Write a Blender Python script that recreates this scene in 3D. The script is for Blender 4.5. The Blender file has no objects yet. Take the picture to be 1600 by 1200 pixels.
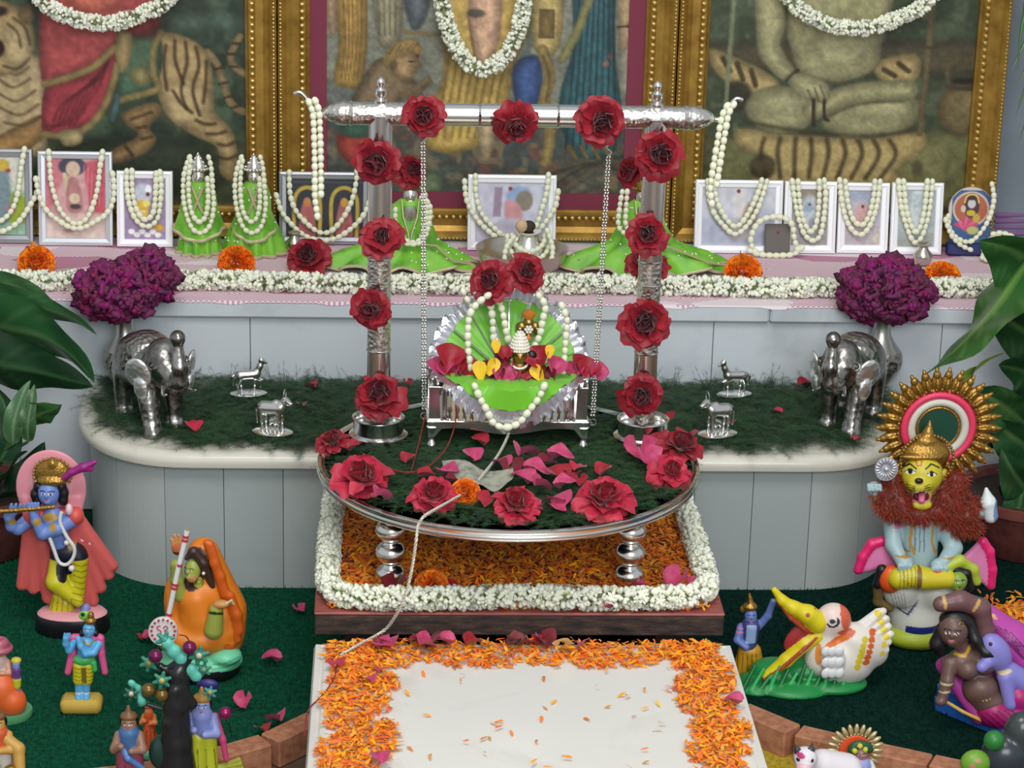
import bpy, math, random
import numpy as np
from mathutils import Vector, Matrix, Euler, Quaternion

sc = bpy.context.scene
COL = sc.collection
random.seed(7)
RNG = np.random.default_rng(7)

# ------------------------------------------------------------ camera
F_PX = 3880.0
_p, _y, _r = [math.radians(a) for a in (18.8, 3.08, 1.46)]
FW = np.array([math.sin(_y)*math.cos(_p), math.cos(_y)*math.cos(_p), -math.sin(_p)])
_right = np.array([math.cos(_y), -math.sin(_y), 0.0])
_up = np.cross(_right, FW)
RR = math.cos(_r)*_right + math.sin(_r)*_up
UU = -math.sin(_r)*_right + math.cos(_r)*_up
CAM = np.array([-0.1953, -3.9304, 1.7127])
cam_data = bpy.data.cameras.new('camera')
cam_data.sensor_width = 36.0
cam_data.lens = F_PX/1600.0*36.0
cam = bpy.data.objects.new('camera', cam_data)
COL.objects.link(cam)
cam.matrix_world = Matrix(((RR[0], UU[0], -FW[0], CAM[0]), (RR[1], UU[1], -FW[1], CAM[1]),
                           (RR[2], UU[2], -FW[2], CAM[2]), (0, 0, 0, 1)))
sc.camera = cam

# ------------------------------------------------------------ light
sc.view_settings.view_transform = 'Standard'
sc.view_settings.look = 'None'
sc.view_settings.gamma = 1.0
sc.view_settings.use_curve_mapping = False
sc.view_settings.exposure = 0.0
world = bpy.data.worlds.new('world')
sc.world = world
world.use_nodes = True
world.node_tree.nodes['Background'].inputs[0].default_value = (0.90, 0.96, 1.0, 1)
world.node_tree.nodes['Background'].inputs[1].default_value = 0.50

def area(name, loc, target, size, power, color=(1, 1, 1), sy=None):
    d = bpy.data.lights.new(name, 'AREA')
    d.shape = 'RECTANGLE'
    d.size = size
    d.size_y = sy or size
    d.energy = power
    d.color = color
    o = bpy.data.objects.new(name, d)
    COL.objects.link(o)
    o.location = loc
    v = Vector(target) - Vector(loc)
    o.rotation_euler = v.to_track_quat('-Z', 'Y').to_euler()
    return o
area('ceiling_light', (-0.1, -1.9, 3.3), (0.0, -0.1, 0.2), 1.6, 52, (1.0, 0.97, 0.92), 1.0)
area('front_fill_light', (0.5, -4.6, 2.5), (0, 0, 0.4), 2.2, 105, (0.94, 0.98, 1.0), 1.6)  # unseen soft fill added on the camera side to brighten upright faces

# ------------------------------------------------------------ pixel helpers (photo pixels give directions; a plane gives the distance)
def ray(px, py):
    return FW + RR*(px-800)/F_PX - UU*(py-600)/F_PX
def at(px, py, x=None, y=None, z=None):
    d = ray(px, py)
    if z is not None: t = (z-CAM[2])/d[2]
    elif y is not None: t = (y-CAM[1])/d[1]
    else: t = (x-CAM[0])/d[0]
    return CAM + d*t
def proj(P):
    v = np.asarray(P)-CAM
    d = v@FW
    return 800+F_PX*(v@RR)/d, 600-F_PX*(v@UU)/d

# ------------------------------------------------------------ colour / material helpers
def lin(c):
    c = c/255.0
    return c/12.92 if c <= 0.04045 else ((c+0.055)/1.055)**2.4
def rgb(r, g, b):
    return (lin(r), lin(g), lin(b), 1.0)
def rgb3(c):
    return np.array([lin(v) for v in c])

def new_mat(name, base=(0.5, 0.5, 0.5, 1), rough=0.6, metal=0.0, **kw):
    m = bpy.data.materials.new(name)
    m.use_nodes = True
    b = m.node_tree.nodes['Principled BSDF']
    b.inputs['Base Color'].default_value = base
    b.inputs['Roughness'].default_value = rough
    b.inputs['Metallic'].default_value = metal
    for k, v in kw.items():
        b.inputs[k.replace('_', ' ')].default_value = v
    return m
def nd(m, t, **kw):
    n = m.node_tree.nodes.new(t)
    for k, v in kw.items():
        if isinstance(k, str) and hasattr(n, k): setattr(n, k, v)
    return n
def link(m, a, b):
    m.node_tree.links.new(a, b)
def bsdf(m):
    return m.node_tree.nodes['Principled BSDF']
def ramp_noise(m, stops, scale=5.0, detail=4.0, rough=0.6, dist=0.0, coord='Object', vec_scale=None):
    """noise -> colour ramp -> base colour"""
    tc = nd(m, 'ShaderNodeTexCoord')
    n = nd(m, 'ShaderNodeTexNoise')
    n.inputs['Scale'].default_value = scale
    n.inputs['Detail'].default_value = detail
    n.inputs['Roughness'].default_value = rough
    n.inputs['Distortion'].default_value = dist
    src = tc.outputs[coord]
    if vec_scale:
        mp = nd(m, 'ShaderNodeMapping')
        mp.inputs['Scale'].default_value = vec_scale
        link(m, src, mp.inputs['Vector'])
        src = mp.outputs['Vector']
    link(m, src, n.inputs['Vector'])
    r = nd(m, 'ShaderNodeValToRGB')
    els = r.color_ramp.elements
    while len(els) < len(stops): els.new(0.5)
    for e, (p, c) in zip(els, stops):
        e.position = p
        e.color = c
    link(m, n.outputs['Fac'], r.inputs['Fac'])
    link(m, r.outputs['Color'], bsdf(m).inputs['Base Color'])
    return n, r
def add_bump(m, scale=200.0, strength=0.2, dist=0.001, detail=3.0, kind='noise', coord='Object'):
    tc = nd(m, 'ShaderNodeTexCoord')
    if kind == 'noise':
        n = nd(m, 'ShaderNodeTexNoise')
        n.inputs['Detail'].default_value = detail
        out = n.outputs['Fac']
    else:
        n = nd(m, 'ShaderNodeTexVoronoi')
        out = n.outputs['Distance']
    n.inputs['Scale'].default_value = scale
    link(m, tc.outputs[coord], n.inputs['Vector'])
    b = nd(m, 'ShaderNodeBump')
    b.inputs['Strength'].default_value = strength
    b.inputs['Distance'].default_value = dist
    link(m, out, b.inputs['Height'])
    link(m, b.outputs['Normal'], bsdf(m).inputs['Normal'])
    return m
def mat_attr(name, rough=0.5, metal=0.0, coat=0.0):
    """surface painted by hand: colour read from the mesh's colour attribute"""
    m = new_mat(name, rough=rough, metal=metal)
    a = nd(m, 'ShaderNodeVertexColor')
    a.layer_name = 'Col'
    link(m, a.outputs['Color'], bsdf(m).inputs['Base Color'])
    if coat: bsdf(m).inputs['Coat Weight'].default_value = coat
    return m
def mat_var(name, base, rough=0.6, hue=0.03, val=0.35, sat=0.2, **kw):
    """base colour with a per-face random attribute 'rnd' shifting value (petals, leaves)"""
    m = new_mat(name, base, rough, **kw)
    a = nd(m, 'ShaderNodeAttribute')
    a.attribute_name = 'rnd'
    hs = nd(m, 'ShaderNodeHueSaturation')
    hs.inputs['Color'].default_value = base
    def rng(lo, hi, src):
        r = nd(m, 'ShaderNodeMapRange')
        r.inputs['To Min'].default_value = lo
        r.inputs['To Max'].default_value = hi
        link(m, src, r.inputs['Value'])
        return r.outputs['Result']
    link(m, rng(0.5-hue, 0.5+hue, a.outputs['Fac']), hs.inputs['Hue'])
    mm = nd(m, 'ShaderNodeMath')
    mm.operation = 'FRACT'
    m2 = nd(m, 'ShaderNodeMath')
    m2.operation = 'MULTIPLY'
    m2.inputs[1].default_value = 7.31
    link(m, a.outputs['Fac'], m2.inputs[0])
    link(m, m2.outputs[0], mm.inputs[0])
    link(m, rng(1-val, 1+val, mm.outputs[0]), hs.inputs['Value'])
    link(m, rng(1-sat, 1+sat*0.3, mm.outputs[0]), hs.inputs['Saturation'])
    link(m, hs.outputs['Color'], bsdf(m).inputs['Base Color'])
    return m

# ------------------------------------------------------------ mesh helpers
def mesh_np(name, V, F, mats=(), smooth=True, colors=None, rnd=None, midx=None):
    """V (n,3); F list of tuples or (m,3|4) array"""
    me = bpy.data.meshes.new(name)
    V = np.asarray(V, dtype=np.float32)
    if isinstance(F, np.ndarray):
        k = F.shape[1]
        me.vertices.add(len(V))
        me.vertices.foreach_set('co', V.ravel())
        me.loops.add(F.size)
        me.loops.foreach_set('vertex_index', F.astype(np.int32).ravel())
        me.polygons.add(len(F))
        me.polygons.foreach_set('loop_start', np.arange(0, F.size, k, dtype=np.int32))
        me.update(calc_edges=True)
    else:
        me.from_pydata([tuple(v) for v in V.tolist()], [], [tuple(f) for f in F])
    for m in mats: me.materials.append(m)
    if smooth: me.polygons.foreach_set('use_smooth', np.ones(len(me.polygons), dtype=bool))
    if midx is not None: me.polygons.foreach_set('material_index', np.asarray(midx, dtype=np.int32))
    if colors is not None:
        c = np.ones((len(V), 4), dtype=np.float32)
        c[:, :3] = colors[:, :3]
        at_ = me.color_attributes.new('Col', 'FLOAT_COLOR', 'POINT')
        at_.data.foreach_set('color', c.ravel())
    if rnd is not None:
        a = me.attributes.new('rnd', 'FLOAT', 'POINT')
        a.data.foreach_set('value', np.asarray(rnd, dtype=np.float32))
    me.update()
    return me

def link_obj(name, data, parent=None, loc=None, rot=None, scale=None):
    o = bpy.data.objects.new(name, data)
    COL.objects.link(o)
    if parent is not None: o.parent = parent
    if loc is not None: o.location = tuple(loc)
    if rot is not None: o.rotation_euler = tuple(rot)
    if scale is not None: o.scale = (scale,)*3 if isinstance(scale, (int, float)) else tuple(scale)
    return o
def tag(o, label, cat=None, group=None, kind=None):
    if label: o['label'] = label
    if cat: o['category'] = cat
    if group: o['group'] = group
    if kind: o['kind'] = kind
    return o
def thing(name, label, cat, loc=(0, 0, 0), rot=None, group=None, scale=None):
    return tag(link_obj(name, None, None, loc, rot, scale), label, cat, group)
def struct(o):
    o['kind'] = 'structure'
    return o
def copy_tree(o, parent=None):
    c = o.copy()
    COL.objects.link(c)
    c.parent = parent
    for ch in list(o.children): copy_tree(ch, c)
    return c

def rot_to(axis):
    """3x3 rotating +Z onto axis"""
    return np.array(Vector((0, 0, 1)).rotation_difference(Vector(axis)).to_matrix())
def eul(x=0, y=0, z=0):
    return np.array(Euler((math.radians(x), math.radians(y), math.radians(z))).to_matrix())

class MB:
    def __init__(s): s.V = []; s.F = []; s.M = []; s.R = []; s.n = 0
    def add(s, V, F, m=0, r=0.5):
        V = np.asarray(V, dtype=float)
        s.V.append(V)
        s.R.append(np.full(len(V), r))
        for f in F:
            s.F.append(tuple(int(i)+s.n for i in f))
            s.M.append(m)
        s.n += len(V)
        return s
    def box(s, c, size, R=None, m=0, bevel=0.0):
        hx, hy, hz = [v/2 for v in size]
        if bevel <= 0:
            P = np.array([[x, y, z] for z in (-hz, hz) for y in (-hy, hy) for x in (-hx, hx)])
            F = [(0, 2, 3, 1), (4, 5, 7, 6), (0, 1, 5, 4), (1, 3, 7, 5), (3, 2, 6, 7), (2, 0, 4, 6)]
        else:
            b = min(bevel, hx*.99, hy*.99, hz*.99)
            P = []
            for z, i in ((-hz, b), (-hz+b, 0), (hz-b, 0), (hz, b)):
                a, d = hx-i, hy-i
                c_ = b if i == 0 else b*0.0
                P += [(-a+c_, -d, z), (a-c_, -d, z), (a, -d+c_, z), (a, d-c_, z), (a-c_, d, z), (-a+c_, d, z), (-a, d-c_, z), (-a, -d+c_, z)]
            P = np.array(P)
            F = [tuple(range(7, -1, -1)), tuple(range(24, 32))]
            for k in range(3):
                for j in range(8):
                    F.append((k*8+j, k*8+(j+1) % 8, k*8+8+(j+1) % 8, k*8+8+j))
        if R is not None: P = P @ np.asarray(R).T
        return s.add(P+np.asarray(c), F, m)
    def lathe(s, prof, n=24, c=(0, 0, 0), R=None, m=0, sx=1, sy=1):
        """prof [(r,z)] bottom to top"""
        a = np.linspace(0, 2*np.pi, n, endpoint=False)
        P = np.concatenate([np.stack([r*np.cos(a)*sx, r*np.sin(a)*sy, np.full(n, z)], 1) for r, z in prof])
        F = []
        for k in range(len(prof)-1):
            for j in range(n):
                F.append((k*n+j, k*n+(j+1) % n, (k+1)*n+(j+1) % n, (k+1)*n+j))
        if prof[0][0] > 1e-6: F.append(tuple(range(n-1, -1, -1)))
        if prof[-1][0] > 1e-6: F.append(tuple((len(prof)-1)*n+j for j in range(n)))
        if R is not None: P = P @ np.asarray(R).T
        return s.add(P+np.asarray(c), F, m)
    def tube(s, pts, rad, n=8, closed=False, m=0, flat=1.0):
        pts = np.asarray(pts, dtype=float)
        k = len(pts)
        rad = np.full(k, rad) if np.isscalar(rad) else np.asarray(rad, dtype=float)
        T = np.roll(pts, -1, 0)-np.roll(pts, 1, 0) if closed else np.gradient(pts, axis=0)
        T /= np.linalg.norm(T, axis=1)[:, None]+1e-12
        u = np.array([0, 0, 1.0]) if abs(T[0][2]) < 0.9 else np.array([1.0, 0, 0])
        a = np.linspace(0, 2*np.pi, n, endpoint=False)
        P = []
        for i in range(k):
            u = u-T[i]*(u@T[i])
            u /= np.linalg.norm(u)+1e-12
            w = np.cross(T[i], u)
            P.append(pts[i]+rad[i]*(np.cos(a)[:, None]*u*flat+np.sin(a)[:, None]*w))
        P = np.concatenate(P)
        F = []
        for i in range(k if closed else k-1):
            b = ((i+1) % k)*n
            for j in range(n):
                F.append((i*n+j, i*n+(j+1) % n, b+(j+1) % n, b+j))
        if not closed:
            F.append(tuple(range(n-1, -1, -1)))
            F.append(tuple((k-1)*n+j for j in range(n)))
        return s.add(P, F, m)
    def ell(s, c, r, nu=14, nv=8, R=None, m=0):
        r = (r, r, r) if np.isscalar(r) else r
        P = [(0, 0, -1)]
        for i in range(1, nv):
            t = -math.pi/2+math.pi*i/nv
            for j in range(nu):
                p = 2*math.pi*j/nu
                P.append((math.cos(t)*math.cos(p), math.cos(t)*math.sin(p), math.sin(t)))
        P.append((0, 0, 1))
        P = np.array(P)*np.array(r)
        F = [(0, 1+(j+1) % nu, 1+j) for j in range(nu)]
        for i in range(nv-2):
            for j in range(nu):
                F.append((1+i*nu+j, 1+i*nu+(j+1) % nu, 1+(i+1)*nu+(j+1) % nu, 1+(i+1)*nu+j))
        t = 1+(nv-2)*nu
        F += [(t+j, t+(j+1) % nu, len(P)-1) for j in range(nu)]
        if R is not None: P = P @ np.asarray(R).T
        return s.add(P+np.asarray(c), F, m)
    def prism(s, outline, d0, d1, m=0, plane='xz'):
        """outline [(a,b)] extruded; plane xz -> along y, plane xy -> along z"""
        n = len(outline)
        if plane == 'xz':
            P = [(a, d0, b) for a, b in outline]+[(a, d1, b) for a, b in outline]
        else:
            P = [(a, b, d0) for a, b in outline]+[(a, b, d1) for a, b in outline]
        F = [tuple(range(n)), tuple(range(2*n-1, n-1, -1))]+[(i, n+i, n+(i+1) % n, (i+1) % n) for i in range(n)]
        return s.add(P, F, m)
    def grid(s, P, m=0, wrap=False):
        """P (a,b,3)"""
        a, b = P.shape[:2]
        F = []
        for i in range(a-1):
            for j in range(b if wrap else b-1):
                F.append((i*b+j, i*b+(j+1) % b, (i+1)*b+(j+1) % b, (i+1)*b+j))
        return s.add(P.reshape(-1, 3), F, m)
    def mesh(s, name, mats, smooth=True, rnd=False):
        mats = mats if isinstance(mats, (list, tuple)) else [mats]
        return mesh_np(name, np.concatenate(s.V), s.F, mats, smooth, midx=s.M, rnd=np.concatenate(s.R) if rnd else None)
    def build(s, name, mats, parent=None, smooth=True, loc=None, rot=None, scale=None, rnd=False, sharp=50):
        o = link_obj(name, s.mesh(name, mats, smooth, rnd), parent, loc, rot, scale)
        if smooth and sharp is not None: o.data.set_sharp_from_angle(angle=math.radians(sharp))
        return o

def catmull(pts, n=8, closed=False):
    P = np.asarray(pts, dtype=float)
    k = len(P)
    out = []
    for i in range(k if closed else k-1):
        g = (lambda j: P[j % k]) if closed else (lambda j: P[min(max(j, 0), k-1)])
        p0, p1, p2, p3 = g(i-1), g(i), g(i+1), g(i+2)
        for t in np.linspace(0, 1, n, endpoint=False):
            out.append(0.5*((2*p1)+(-p0+p2)*t+(2*p0-5*p1+4*p2-p3)*t*t+(-p0+3*p1-3*p2+p3)*t**3))
    if not closed: out.append(P[-1])
    return np.array(out)
def resample(pts, step=None, n=None):
    P = np.asarray(pts, dtype=float)
    d = np.concatenate([[0], np.cumsum(np.linalg.norm(np.diff(P, axis=0), axis=1))])
    n = n or max(2, int(round(d[-1]/step))+1)
    t = np.linspace(0, d[-1], n)
    return np.stack([np.interp(t, d, P[:, i]) for i in range(P.shape[1])], 1)

# ------------------------------------------------------------ smooth modelled bodies (signed distance field -> surface nets)
class Clay:
    """one continuous surface grown from blended limbs and lumps; units are millimetres"""
    def __init__(s, k=4.0): s.pr = []; s.pt = []; s.k = k
    def _push(s, fn, lo, hi, col, k, op):
        s.pr.append((fn, np.asarray(lo, float), np.asarray(hi, float), None if col is None else rgb3(col), s.k if k is None else k, op))
        return s
    @staticmethod
    def f_cap(a, b, ra, rb):
        a = np.asarray(a, float); b = np.asarray(b, float); ba = b-a; L = ba@ba+1e-9
        def fn(P):
            t = np.clip(((P-a)@ba)/L, 0, 1)
            return np.linalg.norm(P-a-t[..., None]*ba, axis=-1)-(ra+(rb-ra)*t)
        r = max(ra, rb)
        return fn, np.minimum(a, b)-r, np.maximum(a, b)+r
    @staticmethod
    def f_ell(c, r, R=None):
        c = np.asarray(c, float); r = np.asarray((r, r, r) if np.isscalar(r) else r, float)
        def fn(P):
            q = P-c
            if R is not None: q = q@R
            k0 = np.linalg.norm(q/r, axis=-1); k1 = np.linalg.norm(q/(r*r), axis=-1)+1e-9
            return k0*(k0-1)/k1
        e = np.full(3, r.max()) if R is not None else r
        return fn, c-e, c+e
    @staticmethod
    def f_box(c, h, rd=1.0, R=None):
        c = np.asarray(c, float); h = np.asarray(h, float)-rd
        def fn(P):
            q = P-c
            if R is not None: q = q@R
            q = np.abs(q)-h
            return np.linalg.norm(np.maximum(q, 0), axis=-1)+np.minimum(q.max(-1), 0)-rd
        e = np.full(3, np.linalg.norm(h+rd)) if R is not None else h+rd
        return fn, c-e, c+e
    @staticmethod
    def f_tor(c, R0, r, R=None):
        c = np.asarray(c, float)
        def fn(P):
            q = P-c
            if R is not None: q = q@R
            return np.hypot(np.hypot(q[..., 0], q[..., 1])-R0, q[..., 2])-r
        e = R0+r
        return fn, c-e, c+e
    def cap(s, a, b, ra, rb=None, col=None, k=None, op='u'): return s._push(*s.f_cap(a, b, ra, ra if rb is None else rb), col, k, op)
    def ell(s, c, r, col=None, rot=None, k=None, op='u'): return s._push(*s.f_ell(c, r, None if rot is None else eul(*rot)), col, k, op)
    def box(s, c, h, rd=1.0, col=None, rot=None, k=None, op='u'): return s._push(*s.f_box(c, h, rd, None if rot is None else eul(*rot)), col, k, op)
    def tor(s, c, R0, r, col=None, rot=None, k=None, op='u'): return s._push(*s.f_tor(c, R0, r, None if rot is None else eul(*rot)), col, k, op)
    def chain(s, pts, rad, col=None, k=None):
        rad = [rad]*len(pts) if np.isscalar(rad) else rad
        for i in range(len(pts)-1): s.cap(pts[i], pts[i+1], rad[i], rad[i+1], col, k)
        return s
    def paint(s, kind, args, col):
        fn = {'cap': s.f_cap, 'ell': s.f_ell, 'box': s.f_box, 'tor': s.f_tor}[kind]
        args = list(args)
        if kind != 'cap' and args and isinstance(args[-1], tuple) and len(args) == {'ell': 3, 'box': 4, 'tor': 4}[kind]: args[-1] = eul(*args[-1])
        s.pt.append((fn(*args)[0], rgb3(col)))
        return s
    def paintf(s, fn, col):
        s.pt.append((fn, rgb3(col)))
        return s
    def line(s, pts, r, col, deep=16.0):
        """brush line laid on whatever surface lies behind the points as seen from the front"""
        for i in range(len(pts)-1):
            a, b = np.asarray(pts[i], float), np.asarray(pts[i+1], float)
            A, B = np.array([a@RR, a@UU]), np.array([b@RR, b@UU])
            def fn(P, A=A, B=B, lim=max(a@FW, b@FW)+deep):
                Q = np.stack([P@RR, P@UU], -1); e = B-A
                t = np.clip(((Q-A)@e)/(e@e+1e-9), 0, 1)
                return np.where(P@FW < lim, np.linalg.norm(Q-A-t[..., None]*e, axis=-1)-r, 9.0)
            s.pt.append((fn, rgb3(col)))
        return s
    def dot(s, c, rx, rz, col, deep=16.0):
        c = np.asarray(c, float)
        def fn(P): return np.where(P@FW < c@FW+deep, np.hypot(((P-c)@RR)/rx, ((P-c)@UU)/rz)-1, 9.0)
        s.pt.append((fn, rgb3(col)))
        return s
    def mesh(s, name, mat, h=1.6, base=(200, 200, 200), disp=None, clip_z=None):
        los = np.min([p[1] for p in s.pr if p[5] == 'u'], 0)-3*h
        his = np.max([p[2] for p in s.pr if p[5] == 'u'], 0)+3*h
        if clip_z is not None: los[2] = clip_z-2*h
        ax = [np.arange(los[i], his[i]+h, h) for i in range(3)]
        D = np.full([len(a) for a in ax], 50.0, dtype=np.float32)
        for fn, lo, hi, col, k, op in s.pr:
            i0 = [max(0, int((lo[i]-k-h-los[i])/h)) for i in range(3)]
            i1 = [min(len(ax[i]), int((hi[i]+k+h-los[i])/h)+2) for i in range(3)]
            if any(a >= b for a, b in zip(i0, i1)): continue
            sl = tuple(slice(a, b) for a, b in zip(i0, i1))
            G = np.stack(np.meshgrid(*[ax[i][i0[i]:i1[i]] for i in range(3)], indexing='ij'), -1)
            d = fn(G).astype(np.float32)
            o = D[sl]
            if op == 'u':
                hh = np.maximum(k-np.abs(o-d), 0)/max(k, 1e-6)
                D[sl] = np.minimum(o, d)-hh*hh*k*0.25
            else:
                D[sl] = np.maximum(o, -d)
        if disp is not None:
            G = np.stack(np.meshgrid(*ax, indexing='ij'), -1)
            D = D+disp(G).astype(np.float32)
        if clip_z is not None:
            D = np.maximum(D, (clip_z-ax[2])[None, None, :].astype(np.float32))
        ins = D < 0
        nx, ny, nz = D.shape
        cs = np.zeros((nx-1, ny-1, nz-1), dtype=np.int8)
        offs = [(a, b, c) for a in (0, 1) for b in (0, 1) for c in (0, 1)]
        for a, b, c in offs: cs += ins[a:nx-1+a, b:ny-1+b, c:nz-1+c]
        act = (cs > 0) & (cs < 8)
        I = np.argwhere(act)
        idx = np.full(act.shape, -1, dtype=np.int32)
        idx[act] = np.arange(len(I))
        acc = np.zeros((len(I), 3)); cnt = np.zeros(len(I))
        val = {o: D[I[:, 0]+o[0], I[:, 1]+o[1], I[:, 2]+o[2]] for o in offs}
        for o in offs:
            for a in range(3):
                if o[a]: continue
                q = list(o); q[a] = 1; q = tuple(q)
                v0, v1 = val[o], val[q]
                m = (v0 < 0) != (v1 < 0)
                t = np.where(m, v0/np.where(m, v0-v1, 1), 0)
                p = np.array(o, float)[None]+np.zeros((len(I), 3)); p[:, a] += t
                acc += np.where(m[:, None], p, 0); cnt += m
        V = los+(I+acc/np.maximum(cnt, 1)[:, None])*h
        Fs = []
        for a in range(3):
            b, c = (a+1) % 3, (a+2) % 3
            s0 = [slice(None)]*3; s1 = [slice(None)]*3
            s0[a] = slice(0, -1); s1[a] = slice(1, None)
            ch = ins[tuple(s0)] != ins[tuple(s1)]
            E = np.argwhere(ch)
            E = E[(E[:, b] > 0) & (E[:, c] > 0) & (E[:, b] < D.shape[b]-1) & (E[:, c] < D.shape[c]-1)]
            if not len(E): continue
            def cell(db, dc):
                q = E.copy(); q[:, b] += db; q[:, c] += dc
                return idx[q[:, 0], q[:, 1], q[:, 2]]
            Q = np.stack([cell(-1, -1), cell(0, -1), cell(0, 0), cell(-1, 0)], 1)
            fl = ins[E[:, 0], E[:, 1], E[:, 2]]
            Q = np.where(fl[:, None], Q, Q[:, ::-1])
            Fs.append(Q[(Q >= 0).all(1)])
        F = np.concatenate(Fs)
        best = np.full(len(V), 1e9); C = np.tile(rgb3(base), (len(V), 1))
        for fn, lo, hi, col, k, op in s.pr:
            if col is None or op != 'u': continue
            sel = np.where(((V > lo-6) & (V < hi+6)).all(1))[0]
            if not len(sel): continue
            d = fn(V[sel]); m = d < best[sel]
            best[sel[m]] = d[m]; C[sel[m]] = col
        for fn, col in s.pt:
            C[fn(V) < 0] = col
        return mesh_np(name, V*0.001, F, [mat], True, colors=C)
    def build(s, name, mat, parent=None, h=1.6, base=(200, 200, 200), **kw):
        return link_obj(name, s.mesh(name, mat, h, base, **kw), parent)
# ============================================================ materials of the place
def marble(name, base, vein, rough=0.28, scale=3.0):
    m = new_mat(name, base, rough)
    n, r = ramp_noise(m, [(0.25, vein), (0.45, base), (0.7, base), (0.9, tuple(min(1, c*1.08) for c in base[:3])+(1,))], scale, 6, 0.62, 0.6)
    return m
M_fascia = marble('fascia_marble', rgb(166, 175, 174), rgb(148, 156, 155), 0.35, 4)
M_fascia2 = marble('fascia_marble_pale', rgb(174, 181, 178), rgb(156, 162, 158), 0.35, 4)
M_bench = marble('bench_marble', rgb(214, 210, 196), rgb(186, 184, 172), 0.25, 5)
M_step = marble('step_marble', rgb(204, 211, 216), rgb(180, 187, 192), 0.3, 4)
M_white = marble('white_marble', rgb(224, 222, 215), rgb(208, 204, 192), 0.22, 4)
M_grout = new_mat('grout', rgb(96, 98, 96), 0.9)
M_wall = new_mat('wall_paint', rgb(142, 150, 166), 0.8)
ramp_noise(M_wall, [(0.3, rgb(116, 126, 134)), (0.7, rgb(126, 136, 146))], 6)
M_floor = new_mat('floor_stone', rgb(92, 74, 62), 0.7)
ramp_noise(M_floor, [(0.3, rgb(80, 62, 50)), (0.7, rgb(112, 92, 76))], 18, 6)
M_carpet = new_mat('carpet', rgb(12, 70, 50), 0.95)
ramp_noise(M_carpet, [(0.3, rgb(8, 52, 38)), (0.7, rgb(18, 84, 60))], 90, 3)
add_bump(M_carpet, 700, 0.6, 0.002)
M_pile = mat_var('carpet_pile', rgb(14, 92, 62), 0.9, 0.02, 0.4)
for m_ in (M_carpet, M_pile): bsdf(m_).inputs['Specular IOR Level'].default_value = 0.08
M_brick = new_mat('brick', rgb(176, 118, 88), 0.85)
ramp_noise(M_brick, [(0.25, rgb(140, 86, 62)), (0.55, rgb(182, 124, 92)), (0.85, rgb(198, 146, 112))], 60, 5)
add_bump(M_brick, 300, 0.5, 0.001)
M_plank = new_mat('red_painted_wood', rgb(150, 78, 70), 0.5)
ramp_noise(M_plank, [(0.3, rgb(120, 56, 52)), (0.6, rgb(158, 84, 76)), (0.85, rgb(170, 104, 92))], 20, 6, 0.7, 0, 'Object', (1, 6, 6))
M_plankside = new_mat('worn_wood', rgb(60, 44, 38), 0.7)
ramp_noise(M_plankside, [(0.35, rgb(26, 20, 24)), (0.55, rgb(70, 52, 44)), (0.8, rgb(120, 92, 66))], 24, 6, 0.7, 0, 'Object', (1, 4, 4))
M_darkwood = new_mat('dark_wood', rgb(50, 34, 28), 0.6)

# ------------------------------------------------------------ room shell
Z_BENCH, Z_STEP, Z_TAB, Z_PLANK, Z_SLAB = 0.250, 0.407, 0.3525, 0.190, 0.172
Y_STEP, Y_WALL = 0.355, 0.838
Z_LOW = -0.035
struct(MB().box((0, -2.2, Z_LOW-0.03), (6.4, 6.4, 0.06)).build('floor', M_floor, smooth=False))
struct(MB().box((0, Y_WALL+0.05, 1.2), (6.4, 0.1, 2.6)).build('wall_back', M_wall, smooth=False))

# ------------------------------------------------------------ tall step along the wall
step = MB()
step.box((0, (Y_STEP+0.012+Y_WALL)/2, 0.17), (3.4, Y_WALL-Y_STEP-0.012, 0.40))
so = struct(step.build('trim_1', M_grout, smooth=False))
so['label'] = 'raised marble step along the back wall'
pn = 8
edges = [-1.7, -1.28, -0.86, -0.44, -0.02, 0.40, 0.82, 1.24, 1.7]
for a, b in zip(edges[:-1], edges[1:]):
    MB().box(((a+b)/2, Y_STEP+0.008, 0.189), (b-a-0.0012, 0.016, 0.376), bevel=0.001).build('marble_panel', M_step, so, False)
for a, b in ((-1.7, -0.62), (-0.62, 0.5), (0.5, 1.7)):
    MB().box(((a+b)/2, (Y_STEP-0.012+Y_WALL)/2, 0.3915), (b-a-0.001, Y_WALL-Y_STEP+0.012, 0.031), bevel=0.004).build('top_slab', M_step, so, False)

# ------------------------------------------------------------ low bench with rounded ends
def bench_outline(inset, n=10):
    pts = []
    xf, rx, ry, y0 = 0.52, 0.215-inset, 0.25-inset, -0.02+inset
    L = []
    for t in np.linspace(0, math.pi/2, n):
        L.append((-xf-rx*math.sin(t)**0.9 if t > 0 else -xf, y0+ry*(1-math.cos(t))))
    L.append((-xf-rx, Y_STEP))
    Rr = [(-x, y) for x, y in L]
    return L[::-1]+Rr
body = MB().prism(bench_outline(0.034), 0.0, 0.223, plane='xy')
bo = struct(body.build('trim_2', M_grout, smooth=False))
bo['label'] = 'low marble bench with rounded ends'
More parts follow.
